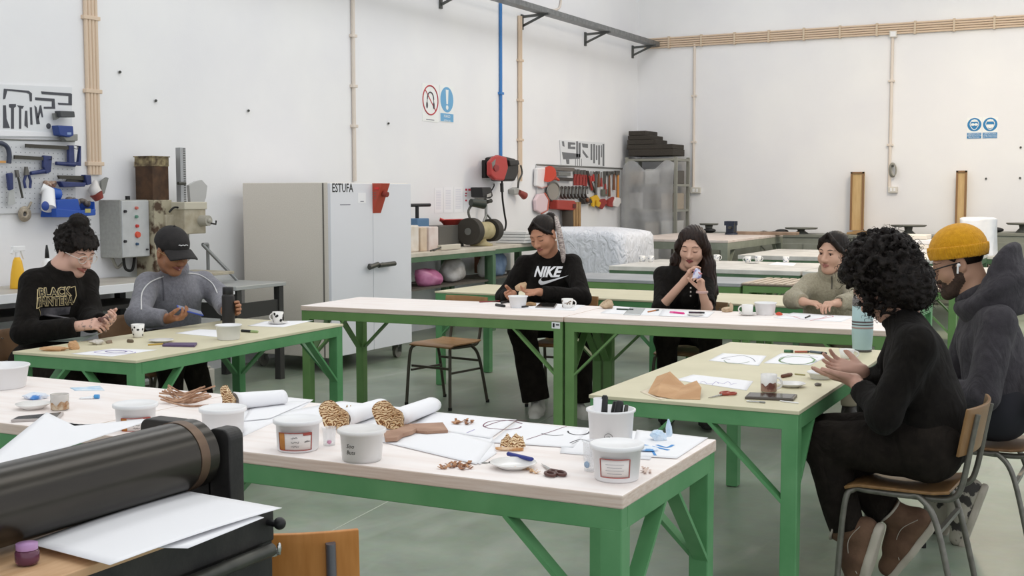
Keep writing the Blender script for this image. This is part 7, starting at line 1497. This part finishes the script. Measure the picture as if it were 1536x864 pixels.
v = Vox((-.12, -.16, -.12), (.12, .14, .16), .0045); head_cap(v, .003, front=.010, lobe=.009); v.ell((0, -.125, .06), (.04, .035, .04), .01); strands(v, (.9, 0, .4), .0014, 380); P.part('hair', v, hair_dark, HM, HO)
b = MB(); scarf = mat('striped_scarf', '#cbbfb6', .7, 0, '#8d7f7c', 60, contrast=(.45, .55), stretch=(1, 1, 3))
g0 = [np.array(q) for q in ((-.05, -.115, .07), (-.088, -.06, .03), (-.098, -.03, -.05), (-.10, -.01, -.13), (-.09, .01, -.20))]
b.tube(smooth_path([Vector(P.L(HO)+HM@q) for q in [q*np.array([-1 if 0 else 1, 1, 1]) for q in g0]], 5), [.012, .013, .014, .016, .018, .019, .02, .021, .021, .022, .022, .022, .022, .022, .022, .02, .02, .018, .016, .012, .008], 8)
b.v = [tuple(q) for q in b.v]; sc_ = b.build('scarf', scarf, P.root)
for q, M_ in ((-1, None), (1, None)):
    b = MB(); b.ell(Vector(P.L(HO)+HM@np.array([q*.083, .0, -.045])), .0075, None, 10, 8); b.build('earring', mat('pearl', '#e8dccb', .25), P.root)
cc = Y_(826, 409, 7.7); decal(sw, lambda b: b.text('NIKE', .098, 0, bold=.004, sx=.86, shear=.25), Y_(817, 409, 7.7), dirc(pel, .95, .28), dirc(pel, -.28, .95), paper, 'lettering', P.root, .005, P.o)
def swoosh(b):
    top = smooth_path([(-.10, .0, 0), (-.125, -.028, 0), (-.115, -.048, 0), (-.07, -.045, 0), (.15, .012, 0)], 6); bot = smooth_path([(-.10, .0, 0), (-.15, -.045, 0), (-.145, -.078, 0), (-.09, -.08, 0), (.15, .012, 0)], 6)
    top = [p*.72 for p in top]; bot = [p*.72 for p in bot]; n = len(top); b.raw(top+bot, [(i, i+1, n+i+1, n+i) for i in range(n-1)], False)
decal(sw, swoosh, Y_(828, 415, 7.7), dirc(pel, .95, .28), dirc(pel, -.28, .95), paper, 'emblem', P.root, .005, P.o)
p = (sp['wrr']+sp['wrl'])/2; q = Y_(781, 432, 7.42); crumple('lump of pale clay held in the hands of the lettered-sweatshirt woman', 781, 440, .9, .045, .03, .035, mat('held_clay', '#c9ac8c', .8, 0, '#b59674', 20), 51, amp=.3, name='clay_lump', cat='clay').location = Vector(q)-Vector((0, 0, .02))

# ---- long-haired woman
sB = skin_mats('fair', '#cfa690', '#8f4a48')
pel = Y_(1024, 508, 8.0); pel[2] = .615; P = Person('long-haired woman in black top carving a small object at the middle table', (pel[0], pel[1], 0), sB)
f = dirc(pel, -.12, .98); hf = dirc(pel, -.22, .95, -.26); HO = Y_(1039, 370, 7.83)
sp = dict(pelvis=pel, chest=Y_(1022, 432, 7.90), neck=Y_(1031, 398, 7.87), shr=Y_(988, 413, 7.88), shl=Y_(1062, 414, 7.92), elr=Y_(990, 463, 7.66), ell=Y_(1061, 466, 7.64), wrr=Y_(1027, 421, 7.62), wrl=Y_(1053, 436, 7.58),
    knr=Y_(1000, 530, 7.56), anr=Y_(1000, 605, 7.6), knl=Y_(1065, 533, 7.56), anl=Y_(1060, 610, 7.6), bust=1, w=.86, **hips(pel, f))
J = joints(P, sp); HM = head_frame(hf, .06)
sw, ff, r, s_ = dress(P, J, f, black_knit, 3, g=.01, arm=(.056, .05, .047, .042), cuff_at=(.22, .06), collar=.014, name='blouse')
hd = head_vox(np.linalg.inv(HM)@(sp['neck']-HO), lids=.9, neck_r=.048)
H1 = hand_vox(-1, (.4, .7, .4), (.5, .9, -.5), .3, sizes=.92, fore=tuple(hand_frame(dirc(pel, .45, .25, .85), dirc(pel, .8, .2, -.4)).T@(sp['elr']-sp['wrr'])), curls=((.7, .8, .5), (.4, .6, .4), (.3, .5, .3), (.2, .4, .3)))
F1 = hand_frame(dirc(pel, .45, .25, .85), dirc(pel, .8, .2, -.4))
F2 = hand_frame(dirc(pel, -.15, .2, .95), dirc(pel, -.8, .4, .2)); H2 = hand_vox(1, (.7, .9, .5), (.7, .7, -.5), .4, sizes=.92, fore=tuple(F2.T@(sp['ell']-sp['wrl'])))
add_body(P, J, f, hd, [(H1, F1, sp['wrr']), (H2, F2, sp['wrl'])], HM, HO); trousers(P, J, f, black_trouser, 4)
for s in 'rl': shoe(P, sp['an'+s], dirc(pel, 0, 1), (0, 0, 1), mat('dark_shoe', '#2a2624', .6), rubber)
v = Vox((-.19, -.17, -.46), (.19, .15, .16), .005); head_cap(v, .008, front=.016)
for s in (-1, 1):
    v.chain([(s*.055, .02, .085), (s*.082, .0, .0), (s*.092, -.02, -.10), (s*.10, -.02, -.2)], [.018, .024, .032, .04], .03); v.chain([(s*.03, -.085, -.02), (s*.07, -.07, -.16), (s*.105, -.05, -.30)], [.045, .05, .04], .03)
v.chain([(-.095, -.005, -.12), (-.118, .035, -.27), (-.122, .05, -.40)], [.044, .046, .016], .03); v.chain([(-.08, -.03, -.2), (-.135, .0, -.36)], [.04, .018], .03); v.chain([(.095, -.03, -.1), (.13, -.06, -.22), (.15, -.07, -.28)], [.045, .036, .018], .03)
strands(v, (1, .4, 0), .0032, 260); P.part('hair', v, hair_brown, HM, HO)
b = MB(); [b.tube([Vector(Y_(1049+dx, 436+dy, 7.58)-P.o)+Vector((.036*math.cos(a), .036*math.sin(a)*.9, .008*k)) for a in [2*PI*i/16 for i in range(16)]], .004, 6, closed=True) for k, dx, dy in ((0, 4, 3), (1, 4, 3))]; b.build('bracelet', mat('bracelet_pale', '#d8b8b0', .4), P.root)
b = MB(); [b.ell(Vector(Y_(1036, 432+6*i, 7.74)-P.o), .006, None, 8, 6) for i in range(3)]; b.build('buttons', mat('button_pale', '#cfc6bc', .3), P.root)
q = Y_(1046, 413, 7.53); o = crumple('small white and violet object held by the long-haired woman', 1046, 413, 1.0, .03, .025, .045, mat('held_white', '#dcdae8', .5, 0, '#8d90c0', 40, contrast=(.5, .6)), 52, amp=.3, name='small_cup', cat='object'); o.location = Vector(q)-Vector((0, 0, .02))
A = Vector(Y_(1040, 406, 7.52)); E = Vector(Y_(1053, 411, 7.52)); marker('small pink-tipped tool in the fingers of the long-haired woman', A, E, .005, mat('tool_pink', '#c8888c', .4), mat('tool_pink', '#c8888c', .4), 'modelling_tool', .3, 'tool')

# ---- woman in the olive fleece
sC = skin_mats('light', '#c9a089', '#a06a60')
pel = Y_(1246, 505, 8.06); pel[2] = .615; P = Person('woman in olive fleece with tied-back hair looking left', (pel[0], pel[1], 0), sC)
f = dirc(pel, -.15, .97); hf = dirc(pel, -.6, .8, -.08); HO = Y_(1250, 379, 7.88)
fleece = cloth('olive_fleece', '#aaa28b', '#99917b', 90, 260, .2, .45, 1.0)
sp = dict(pelvis=pel, chest=Y_(1241, 448, 7.96), neck=Y_(1248, 411, 7.92), shr=Y_(1209, 427, 7.92), shl=Y_(1283, 427, 7.95), elr=Y_(1190, 463, 7.72), ell=Y_(1284, 465, 7.74), wrr=Y_(1205, 462, 7.60), wrl=Y_(1256, 463, 7.60),
    knr=Y_(1220, 532, 7.62), anr=Y_(1222, 612, 7.62), knl=Y_(1275, 532, 7.62), anl=Y_(1275, 612, 7.62), w=.90, **hips(pel, f))
for q in ('wrr', 'wrl'): sp[q][2] = .845
for q in ('elr', 'ell'): sp[q][2] = .85
J = joints(P, sp); HM = head_frame(hf, .05)
sw, ff, r, s_ = dress(P, J, f, fleece, 5, g=.024, arm=(.066, .06, .056, .044), collar=.045, name='fleece', foldamp=.007)
hd = head_vox(np.linalg.inv(HM)@(sp['neck']-HO), lids=.45, neck_r=.05)
F1 = hand_frame(dirc(pel, .75, .6, -.06), (0, 0, -1)); F2 = hand_frame(dirc(pel, -.75, .6, -.03), (0, 0, -1))
H1 = hand_vox(-1, (.25, .3, .2), (.7, .8, -.2), .2, sizes=.95, fore=fo(F1, 'r')); H2 = hand_vox(1, (.5, .7, .5), (.7, .8, -.2), .3, sizes=.95, fore=fo(F2, 'l'))
add_body(P, J, f, hd, [(H1, F1, sp['wrr']), (H2, F2, sp['wrl'])], HM, HO); trousers(P, J, f, mat('khaki_trouser', '#9a907c', .9), 6)
for s in 'rl': shoe(P, sp['an'+s], dirc(pel, 0, 1), (0, 0, 1), mat('dark_shoe', '#2a2624'), rubber)
v = Vox((-.12, -.16, -.14), (.12, .14, .16), .0045); head_cap(v, .004, front=.008, lobe=.015); v.ell((0, -.10, -.05), (.045, .035, .05), .02); strands(v, (1, .3, 0), .0013, 360); v.chain([(0, .098, .08), (0, .05, .123), (0, -.02, .134)], [.0045, .0045, .003], .003, None, 'sub'); P.part('hair', v, hair_dark, HM, HO)
zp = [Vector(Y_(1246, 421, 7.5)), Vector(Y_(1244, 436, 7.5))]
decal(sw, lambda b: b.box((0, 0, 0), (.007, .085, .002)), Y_(1243, 426, 7.7), dirc(pel, 1, 0), dirc(pel, -.15, .97), mat('zip_dark', '#4a463c', .5), 'zip', P.root, .004, P.o)
decal(sw, lambda b: (b.box((0, .008, 0), (.05, .003, .002)), b.box((0, -.008, 0), (.05, .003, .002)), b.box((-.025, 0, 0), (.003, .019, .002)), b.box((.025, 0, 0), (.003, .019, .002))), Y_(1259, 447, 7.7), dirc(pel, 1, 0), dirc(pel, -.1, .97), mat('zip_dark', '#4a463c'), 'badge', P.root, .004, P.o)

# ---- person in glasses at far left
sD = skin_mats('pale', '#d2a896', '#a8665c', tattoo=True)
pel = X_(72, 540, -5.36); pel[2] = .615; P = Person('person in black printed jumper and clear glasses, hair in a bun, working with tattooed hands', (pel[0], pel[1], 0), sD)
f = dirc(pel, .55, .82); hf = dirc(pel, .72, .55, -.48); HO = X_(113, 376, -5.22)
sp = dict(pelvis=pel, chest=X_(82, 452, -5.30), neck=X_(92, 400, -5.27), shr=X_(43, 424, -5.34), shl=X_(134, 422, -5.28), elr=X_(36, 500, -5.24), ell=X_(136, 480, -5.13), wrr=X_(120, 489, -4.98), wrl=X_(152, 484, -4.93),
    knr=X_(120, 545, -4.85), anr=X_(118, 640, -4.85), knl=X_(175, 540, -4.85), anl=X_(172, 630, -4.85), w=.93, **hips(pel, f))
J = joints(P, sp); HM = head_frame(hf, .0)
sw, ff, r, s_ = dress(P, J, f, black_knit, 7, g=.02, arm=(.066, .06, .058, .046), collar=.018, name='jumper')
hd = head_vox(np.linalg.inv(HM)@(sp['neck']-HO), lids=1.0, smile=1, neck_r=.05, nose=1.04)
F1 = hand_frame(dirc(pel, .9, .1, .12), dirc(pel, .1, -.4, -.5)); F2 = hand_frame(dirc(pel, .5, .5, .1), dirc(pel, -.6, -.1, .3))
H1 = hand_vox(-1, (.4, .6, .4), (.5, .9, -.3), .3, sizes=.98, fore=fo(F1, 'r')); H2 = hand_vox(1, (.6, .8, .5), (.5, .9, -.3), .3, sizes=.98, fore=fo(F2, 'l')); H1.M[H1.M == 0] = 7; H2.M[H2.M == 0] = 7
add_body(P, J, f, hd, [(H1, F1, sp['wrr']), (H2, F2, sp['wrl'])], HM, HO); trousers(P, J, f, black_trouser, 8)
for s in 'rl': shoe(P, sp['an'+s], dirc(pel, .5, .8), (0, 0, 1), mat('dark_shoe', '#2a2624'), rubber)
v = Vox((-.15, -.17, -.13), (.15, .15, .23), .005); head_cap(v, .010, front=.016); v.ell((0, -.03, .145), (.05, .05, .04), .02); RR = np.random.RandomState(3)
for i in range(420):
    d = RR.randn(3); d /= np.linalg.norm(d); p = np.array([0, -.02, .045])+d*np.array([.087, .102, .096])*RR.uniform(.95, 1.05)
    if np.dot(p, (0, .75, -.66)) < .012 and p[2] > -.09: v.ell(p, RR.uniform(.004, .011), .005)
for i in range(16):
    x = -.07+.0093*i; v.cone((x, .060-6*x*x, .088), (x*1.05, .094-6*x*x, .054+RR.uniform(-.010, .008)), .011, .006, .006)
strands(v, (.8, .5, .3), .002, 300); fuzz(P.part('hair', v, hair_curl, HM, HO), P, HM, HO, 260, 4, lambda q: True, (.012, .03), .0011, .0025)
glasses(P, HM, HO, mat('clear_frame', '#d4ccc4', .2), .024)
bz = mat('print_beige', '#cbb98c', .7); n_ = dirc(pel, .55, .82); u_ = dirc(pel, .82, -.55); c_ = X_(98, 447, -5.1)
for tx_, dz, sz, sx in (('BLACK', .024, .062, .84), ('PANTERA', -.026, .062, .70)):
    decal(sw, lambda b: b.text(tx_, sz, 0, bold=.0045, sx=sx), c_+np.array([0, 0, dz]), u_, n_, bz, 'lettering', P.root, .004, P.o)
    decal(sw, lambda b: b.text(tx_, sz, 0, bold=.0005, sx=sx), c_+np.array([0, 0, dz]), u_, n_, ink_black, 'lettering_fill', P.root, .0065, P.o)
decal(sw, lambda b: (b.tube([(-.085, .045, 0), (-.10, -.01, 0), (-.115, -.055, 0), (-.095, -.05, 0)], .003, 5), b.tube([(.085, .045, 0), (.115, .05, 0), (.118, .0, 0), (.10, -.04, 0)], .003, 5), b.tube([(-.10, -.055, 0), (-.09, -.075, 0), (-.085, -.1, 0)], .002, 5)), c_, u_, n_, bz, 'lettering_flourish', P.root, .004, P.o)
decal(sw, lambda b: b.raw([(-.08, -.058, 0), (.085, -.058, 0), (.08, -.10, 0), (-.075, -.10, 0)], [(3, 2, 1, 0)]), c_, u_, n_, mat('print_grey', '#38363a', .8, 0, '#6a676a', 14), 'printed_picture', P.root, .004, P.o)
q = X_(150, 484, -4.90); o = crumple('small dark piece held between the tattooed hands', 155, 484, .9, .03, .018, .018, mat('held_dark', '#6a4038', .6, 0, '#8c7068', 30), 53, amp=.3, name='clay_piece', cat='clay'); o.location = Vector(X_(158, 480, -4.86))-Vector((0, 0, .01))

# ---- man in the black cap
sE = skin_mats('tan', '#a87658', '#84504a')
pel = X_(262, 540, -5.40); pel[2] = .615; P = Person('man in grey fleece and black cap looking at a blue phone', (pel[0], pel[1], 0), sE)
f = dirc(pel, .42, .9); hf = dirc(pel, .55, .75, -.34); HO = X_(258, 378, -5.24)
gfl = cloth('grey_fleece', '#83838a', '#75757c', 60, 240, .2, .3, .8)
sp = dict(pelvis=pel, chest=X_(260, 455, -5.34), neck=X_(262, 408, -5.32), shr=X_(215, 428, -5.38), shl=X_(312, 424, -5.30), elr=X_(207, 490, -5.22), ell=X_(330, 462, -5.16), wrr=X_(252, 491, -5.04), wrl=X_(343, 487, -4.98),
    knr=X_(255, 540, -4.95), anr=X_(255, 620, -4.95), knl=X_(287, 535, -4.97), anl=X_(308, 612, -4.95), w=.97, **hips(pel, f))
bw = np.array(atz(343, 493, ZL)); F2 = hand_frame(dirc(pel, .5, .3, .15), dirc(pel, -.55, .75, 0)); wl = np.array([bw[0], bw[1], .86])-F2[:, 1]*.07+F2[:, 2]*.062; sp['wrl'] = wl; sp['ell'][2] = .88; sp['wrr'][2] = .80; sp['elr'][2] = .81
J = joints(P, sp); HM = head_frame(hf, .0)
sw, ff, r, s_ = dress(P, J, f, gfl, 9, g=.022, arm=(.072, .066, .06, .048), collar=.045, name='fleece', foldamp=.007)
hd = head_vox(np.linalg.inv(HM)@(sp['neck']-HO), lids=.9, smile=1, neck_r=.056, jaw=1.05)
F1 = hand_frame(dirc(pel, .85, .3, .1), dirc(pel, -.2, -.1, .9)); H1 = hand_vox(-1, (.5, .6, .4), (.5, .8, -.4), .4, sizes=1.04, fore=fo(F1, 'r'))
H2 = hand_vox(1, (.5, .6, .5), (.6, .7, -.7), .3, sizes=1.04, fore=fo(F2, 'l'))
add_body(P, J, f, hd, [(H1, F1, sp['wrr']), (H2, F2, wl)], HM, HO); trousers(P, J, f, black_trouser, 10, .095, .075, .06)
for s in 'rl': shoe(P, sp['an'+s], dirc(pel, .4, .9), (0, 0, 1), mat('dark_shoe', '#2a2624'), rubber)
v = Vox((-.12, -.16, -.14), (.12, .14, .16), .005); head_cap(v, .003, front=.0); P.part('hair', v, hair_dark, HM, HO)
capm = mat('black_cap', '#1f1d1d', .8, 0, '#282525', 30, .3, 300)
v = Vox((-.13, -.17, -.04), (.13, .24, .18), .005); v.ell((0, -.014, .045), (.092, .108, .098), .01); v.plane((0, 0, .030), (0, -.15, -1)); cp = None
cp = P.part('cap', v, capm, HM, HO)
v = Vox((-.13, .0, -.05), (.13, .24, .10), .004)
for i in range(41): x = (i-20)*.0040; v.cone((x, .072-2.5*x*x, .042-2.6*x*x), (x*1.02, .172-7*x*x, .026-4*x*x), .0052, .0045, .006)
P.part('visor', v, capm, HM, HO, parent=None)
b = MB(); pts = [(.028-.007*i, .098-.001*abs(i-4)*.6, .075+.003*math.sin(i*2.2)) for i in range(9)]; b.tube([Vector(P.L(HO)+HM@(np.array(p)+np.array([0, .004, 0]))) for p in pts], .0022, 5); b.build('cap_lettering', paper, P.root)
b = MB(); b.ell(Vector(P.L(HO)+HM@np.array([0, -.014, .143])), .008, None, 10, 6); b.build('cap_button', capm, P.root)
glasses(P, HM, HO, mat('gold_frame', '#b09468', .3, .6), .022)
decal(sw, lambda b: b.box((0, 0, 0), (.008, .17, .002)), X_(264, 433, -5.1), dirc(pel, .9, -.42), n_ if 0 else dirc(pel, .42, .9), mat('zip_grey', '#55555c', .5), 'zip', P.root, .004, P.o)
wl_ = mat('white_piping', '#d4d4d4', .7)
for sg, pts in ((-1, [(245, 415), (225, 424), (213, 440), (212, 465)]), (1, [(282, 410), (300, 413), (318, 425), (326, 440)])):
    bv = BVHTree.FromPolygons([v.co[:] for v in sw.data.vertices], [p.vertices[:] for p in sw.data.polygons]); L_ = []
    for px, py in [(q.x, q.y) for q in smooth_path([Vector((a, e, 0)) for a, e in pts], 5)]:
        d = Vector(ray(px, py)).normalized(); h_ = bv.ray_cast(Vector(CAMO)-Vector(P.o), d)
        if h_[0]: L_.append(h_[0]+h_[1]*.002)
    if len(L_) > 2: MB().tube(L_, .0042, 6).build('piping', wl_, P.root)
q = sp['wrr']+F1[:, 1]*.10-F1[:, 2]*.03
t = thing('phone', 'blue phone held in the hand of the man in the cap', 'phone', Vector(X_(285, 466, -4.93))); t.rotation_euler = (.25, .3, 1.0)
MB().box((0, 0, 0), (.15, .075, .009)).build('case', mat('phone_blue', '#3a50a8', .4), t, bevel=.004); MB().box((0, 0, .005), (.14, .067, .001)).build('screen', mat('phone_screen', '#56607c', .15), t)

# ---- curly-haired person
sF = skin_mats('rose', '#c09684', '#a06a64', tattoo=True)
pel = Y_(1398, 678, 4.68); pel[2] = .615; P = Person('curly-haired person in black seen from the side, hands held open over the table', (pel[0], pel[1], 0), sF)
f = np.array([-1., .02, 0]); hf = nrm(np.array([-.72, .28, -.62])); HO = Y_(1322, 425, 4.72)
sp = dict(pelvis=pel, chest=Y_(1378, 560, 4.68), neck=Y_(1354, 470, 4.69), shr=Y_(1360, 520, 4.88), shl=Y_(1378, 524, 4.50), elr=Y_(1312, 612, 4.93), ell=Y_(1325, 622, 4.46), wrr=Y_(1292, 556, 4.84), wrl=Y_(1281, 571, 4.62),
    knr=Y_(1224, 655, 4.76), anr=Y_(1338, 777, 4.72), knl=Y_(1238, 672, 4.62), anl=Y_(1272, 800, 4.60), w=.96, slump=-.02, **hips(pel, f, .09))
J = joints(P, sp); HM = head_frame(hf, .0)
sw, ff, r, s_ = dress(P, J, f, black_knit, 11, h=.008, g=.022, arm=(.072, .06, .056, .042), cuff_at=(.9, .74), collar=.016, name='cardigan', foldamp=.007, hem=-.09)
hd = head_vox(np.linalg.inv(HM)@(sp['neck']-HO), lids=1.0, neck_r=.05)
up = np.array([0, 0, 1.])
F1 = hand_frame(np.array([-.93, -.1, .18]), np.array([-.1, -.5, .85])); H1 = hand_vox(-1, (.15, .3, .25), (.75, .65, -.05), .15, spread=.12, sizes=.98, fore=tuple(F1.T@(sp['elr']-sp['wrr'])*.6), nail=True, curls=((.35, .35, .3), (.2, .3, .2), (.1, .25, .2), (.1, .2, .2)))
F2 = hand_frame(np.array([-.97, .05, .16]), np.array([.15, .25, .93])); H2 = hand_vox(1, (.05, .15, .1), (.6, .8, .0), .1, spread=.08, sizes=.98, fore=tuple(F2.T@(sp['ell']-sp['wrl'])*.6), nail=True)
add_body(P, J, f, hd, [(H1, F1, sp['wrr']), (H2, F2, sp['wrl'])], HM, HO); trousers(P, J, f, black_trouser, 12, .092, .074, .06, h=.008)
boot = mat('brown_suede_boot', '#6e5340', .85, 0, '#5a4233', 16, .3, 200); off = mat('grey_white_sole', '#b8b0a2', .7); lace = mat('grey_laces', '#b0a89c', .7)
shoe(P, sp['anl']+np.array([.0, 0, -.02]), np.array([-.25, 0, -.97]), np.array([-.97, .05, .25]), boot, off, laces=lace); shoe(P, sp['anr']+np.array([.02, 0, -.02]), np.array([-.55, .05, -.82]), np.array([-.82, -.2, .55]), boot, off, laces=lace)
v = Vox((-.21, -.22, -.19), (.21, .19, .23), .0048); v.ell((0, -.035, .045), (.112, .118, .118), .02); v.ell((0, -.075, -.05), (.10, .085, .10), .03); v.ell((0, .05, .09), (.085, .06, .05), .02); RR = np.random.RandomState(6)
for i in range(1500):
    d = RR.randn(3); d /= np.linalg.norm(d); p = np.array([0, -.035, .035])+d*np.array([.125, .132, .130])*RR.uniform(.94, 1.07)
    if p[1] > .045 and p[2] < .045+.2*abs(p[0]): continue
    if p[2] < -.13: continue
    if p[1] < 0 and p[2] < 0: p *= np.array([.95, .98, 1.22])
    v.ell(p, RR.uniform(.004, .0105), .004)
for i in range(520):
    d = RR.randn(3); d[1] = -abs(d[1])*.9+.2; d /= np.linalg.norm(d); p = np.array([0, -.075, -.05])+d*np.array([.10, .086, .10])*RR.uniform(.97, 1.06)
    if p[2] > -.16: v.ell(p, RR.uniform(.005, .0105), .004)
for i in range(46):   # loose ringlets at the rim
    d = RR.randn(3); d[2] = -abs(d[2])*.6; d /= np.linalg.norm(d); p = np.array([0, -.035, .0])+d*np.array([.125, .13, .115])
    if p[1] > .05: p[1] = .05+.02*RR.rand()
    w = p.copy()
    for j in range(7): e = p+np.array([.009*math.cos(j*1.5+i), .009*math.sin(j*1.5+i), -.007*j]); v.cone(w, e, .0055, .005, .003); w = e
fuzz(P.part('hair', v, hair_curl, HM, HO), P, HM, HO, 1300, 5, lambda q: q[1] < .09, (.02, .045), .0013, .0055)

# ---- man in the yellow beanie
sG = skin_mats('olive', '#b48c74', '#8a5c54')
pel = Y_(1500, 640, 5.64); pel[2] = .615; P = Person('bearded man in yellow beanie, glasses and grey hoodie at the right edge', (pel[0], pel[1], 0), sG)
f = np.array([-1., -.02, 0]); hf = nrm(np.array([-.90, -.20, -.32])); HO = Y_(1436, 394, 5.66)
hood_m = cloth('charcoal_hoodie', '#413e42', '#383539', 40, 280, .1, .5, .7)
sp = dict(pelvis=pel, chest=Y_(1488, 530, 5.66), neck=Y_(1464, 438, 5.66), shr=Y_(1468, 480, 5.86), shl=Y_(1502, 490, 5.46), elr=Y_(1430, 580, 5.92), ell=Y_(1474, 595, 5.38), wrr=Y_(1385, 575, 5.80), wrl=Y_(1392, 585, 5.52),
    knr=Y_(1328, 640, 5.68), anr=Y_(1400, 745, 5.68), knl=Y_(1330, 652, 5.52), anl=Y_(1432, 745, 5.52), w=1.08, **hips(pel, f, .10))
J = joints(P, sp); HM = head_frame(hf, .0)
sw, ff, r, s_ = dress(P, J, f, hood_m, 13, h=.008, g=.026, arm=(.074, .068, .062, .050), cuff_at=(.9, .9), collar=.03, name='hoodie', foldamp=.008)
hd = head_vox(np.linalg.inv(HM)@(sp['neck']-HO), lids=.9, beard=1, neck_r=.058, jaw=1.06, nose=1.05)
F1 = hand_frame(np.array([-.95, -.1, -.1]), (0, 0, -1)); H1 = hand_vox(-1, fore=(0, -.09, 0), sizes=1.03); F2 = hand_frame(np.array([-.95, .1, -.1]), (0, 0, -1)); H2 = hand_vox(1, fore=(0, -.09, 0), sizes=1.03)
add_body(P, J, f, hd, [(H1, F1, sp['wrr']), (H2, F2, sp['wrl'])], HM, HO); trousers(P, J, f, mat('dark_navy_trouser', '#26262c', .9), 14, .1, .078, .06)
shoe(P, sp['anl']+np.array([0, 0, -.0]), np.array([-.3, 0, -.95]), np.array([-.95, .0, .3]), mat('grey_trainer', '#a8a294', .7, 0, '#3a3634', 14, contrast=(.5, .53)), off); shoe(P, sp['anr'], np.array([-.3, 0, -.95]), np.array([-.95, 0, .3]), mat('grey_trainer', '#a8a294'), off)
hv = Vox((-.3, -.42, -.34), (.3, .25, .30), .007); B = head_frame(np.array([-1., 0, -.05]))/HS; O2 = sp['neck']
# hood hanging open behind the neck
for i in range(26):
    def rim(a): return np.array([.115*math.sin(a), -.070+.092*math.cos(a), .075-.118*math.tanh(1.7*math.cos(a))])
    def low(a): return np.array([.130*math.sin(a), -.075+.105*math.cos(a), -.075-.015*math.cos(a)])
    a0, a1 = 2*PI*i/26, 2*PI*(i+1)/26; hv.cone(rim(a0), rim(a1), .017, .017, .01)
    mid = rim(a0)*.5+low(a0)*.5+np.array([.03*math.sin(a0), .03*math.cos(a0), 0]); hv.cone(rim(a0), mid, .017, .026, .02); hv.cone(mid, low(a0), .026, .034, .03)
hv.field(lambda Q: folds(Q, 21, .006, 36)); P.part('hood', hv, hood_m, B, O2)
v = Vox((-.12, -.16, -.14), (.12, .14, .12), .005); head_cap(v, .003, front=-.004); P.part('hair', v, hair_dark, HM, HO)
yel = mat('mustard_knit', '#d49a1e', .95, 0, '#c48a14', 60, .5, 300, spec=.1, sheen=.15)
v = Vox((-.14, -.18, -.06), (.14, .16, .2), .004); v.ell((0, -.02, .055), (.096, .112, .098), .01); v.plane((0, 0, .026), (0, .2, -1))
v.field(lambda Q: .0016*np.sin(64*np.arctan2(Q[:, 0], Q[:, 1]+.02))*np.clip((.15-Q[:, 2])/.05, 0, 1)); bn = P.part('beanie', v, yel, HM, HO)
v = Vox((-.15, -.18, -.08), (.15, .16, .14), .004); v.ell((0, -.02, .055), (.102, .118, .112), .01); v.plane((0, 0, .072), (0, -.2, 1)); v.plane((0, 0, .022), (0, .2, -1))
v.field(lambda Q: .0022*np.sin(64*np.arctan2(Q[:, 0], Q[:, 1]+.02))); b = MB(); vox_to(b, v, HM, P.L(HO)); b.build('beanie_cuff', yel, bn)
glasses(P, HM, HO, black_plastic, .023, 1.6)
b = MB(); q = lambda *p: Vector(P.L(HO)+HM@np.array(p)); sg = -1
for sg in (-1,):
    b.ell(q(sg*.088, .004, -.004), .0085, None, 10, 8); b.tube([q(sg*.091, .008, -.006), q(sg*.090, .018, -.034)], .0042, 8)
b.build('earbud', mat('earbud_white', '#f2f2f2', .25), P.root)

bpy.data.objects['covered_machine'].data.materials[0] = cloth('draped_sheet', '#e2e4ea', '#d8dbe2', 3, 20, 0, 1.0, .1)
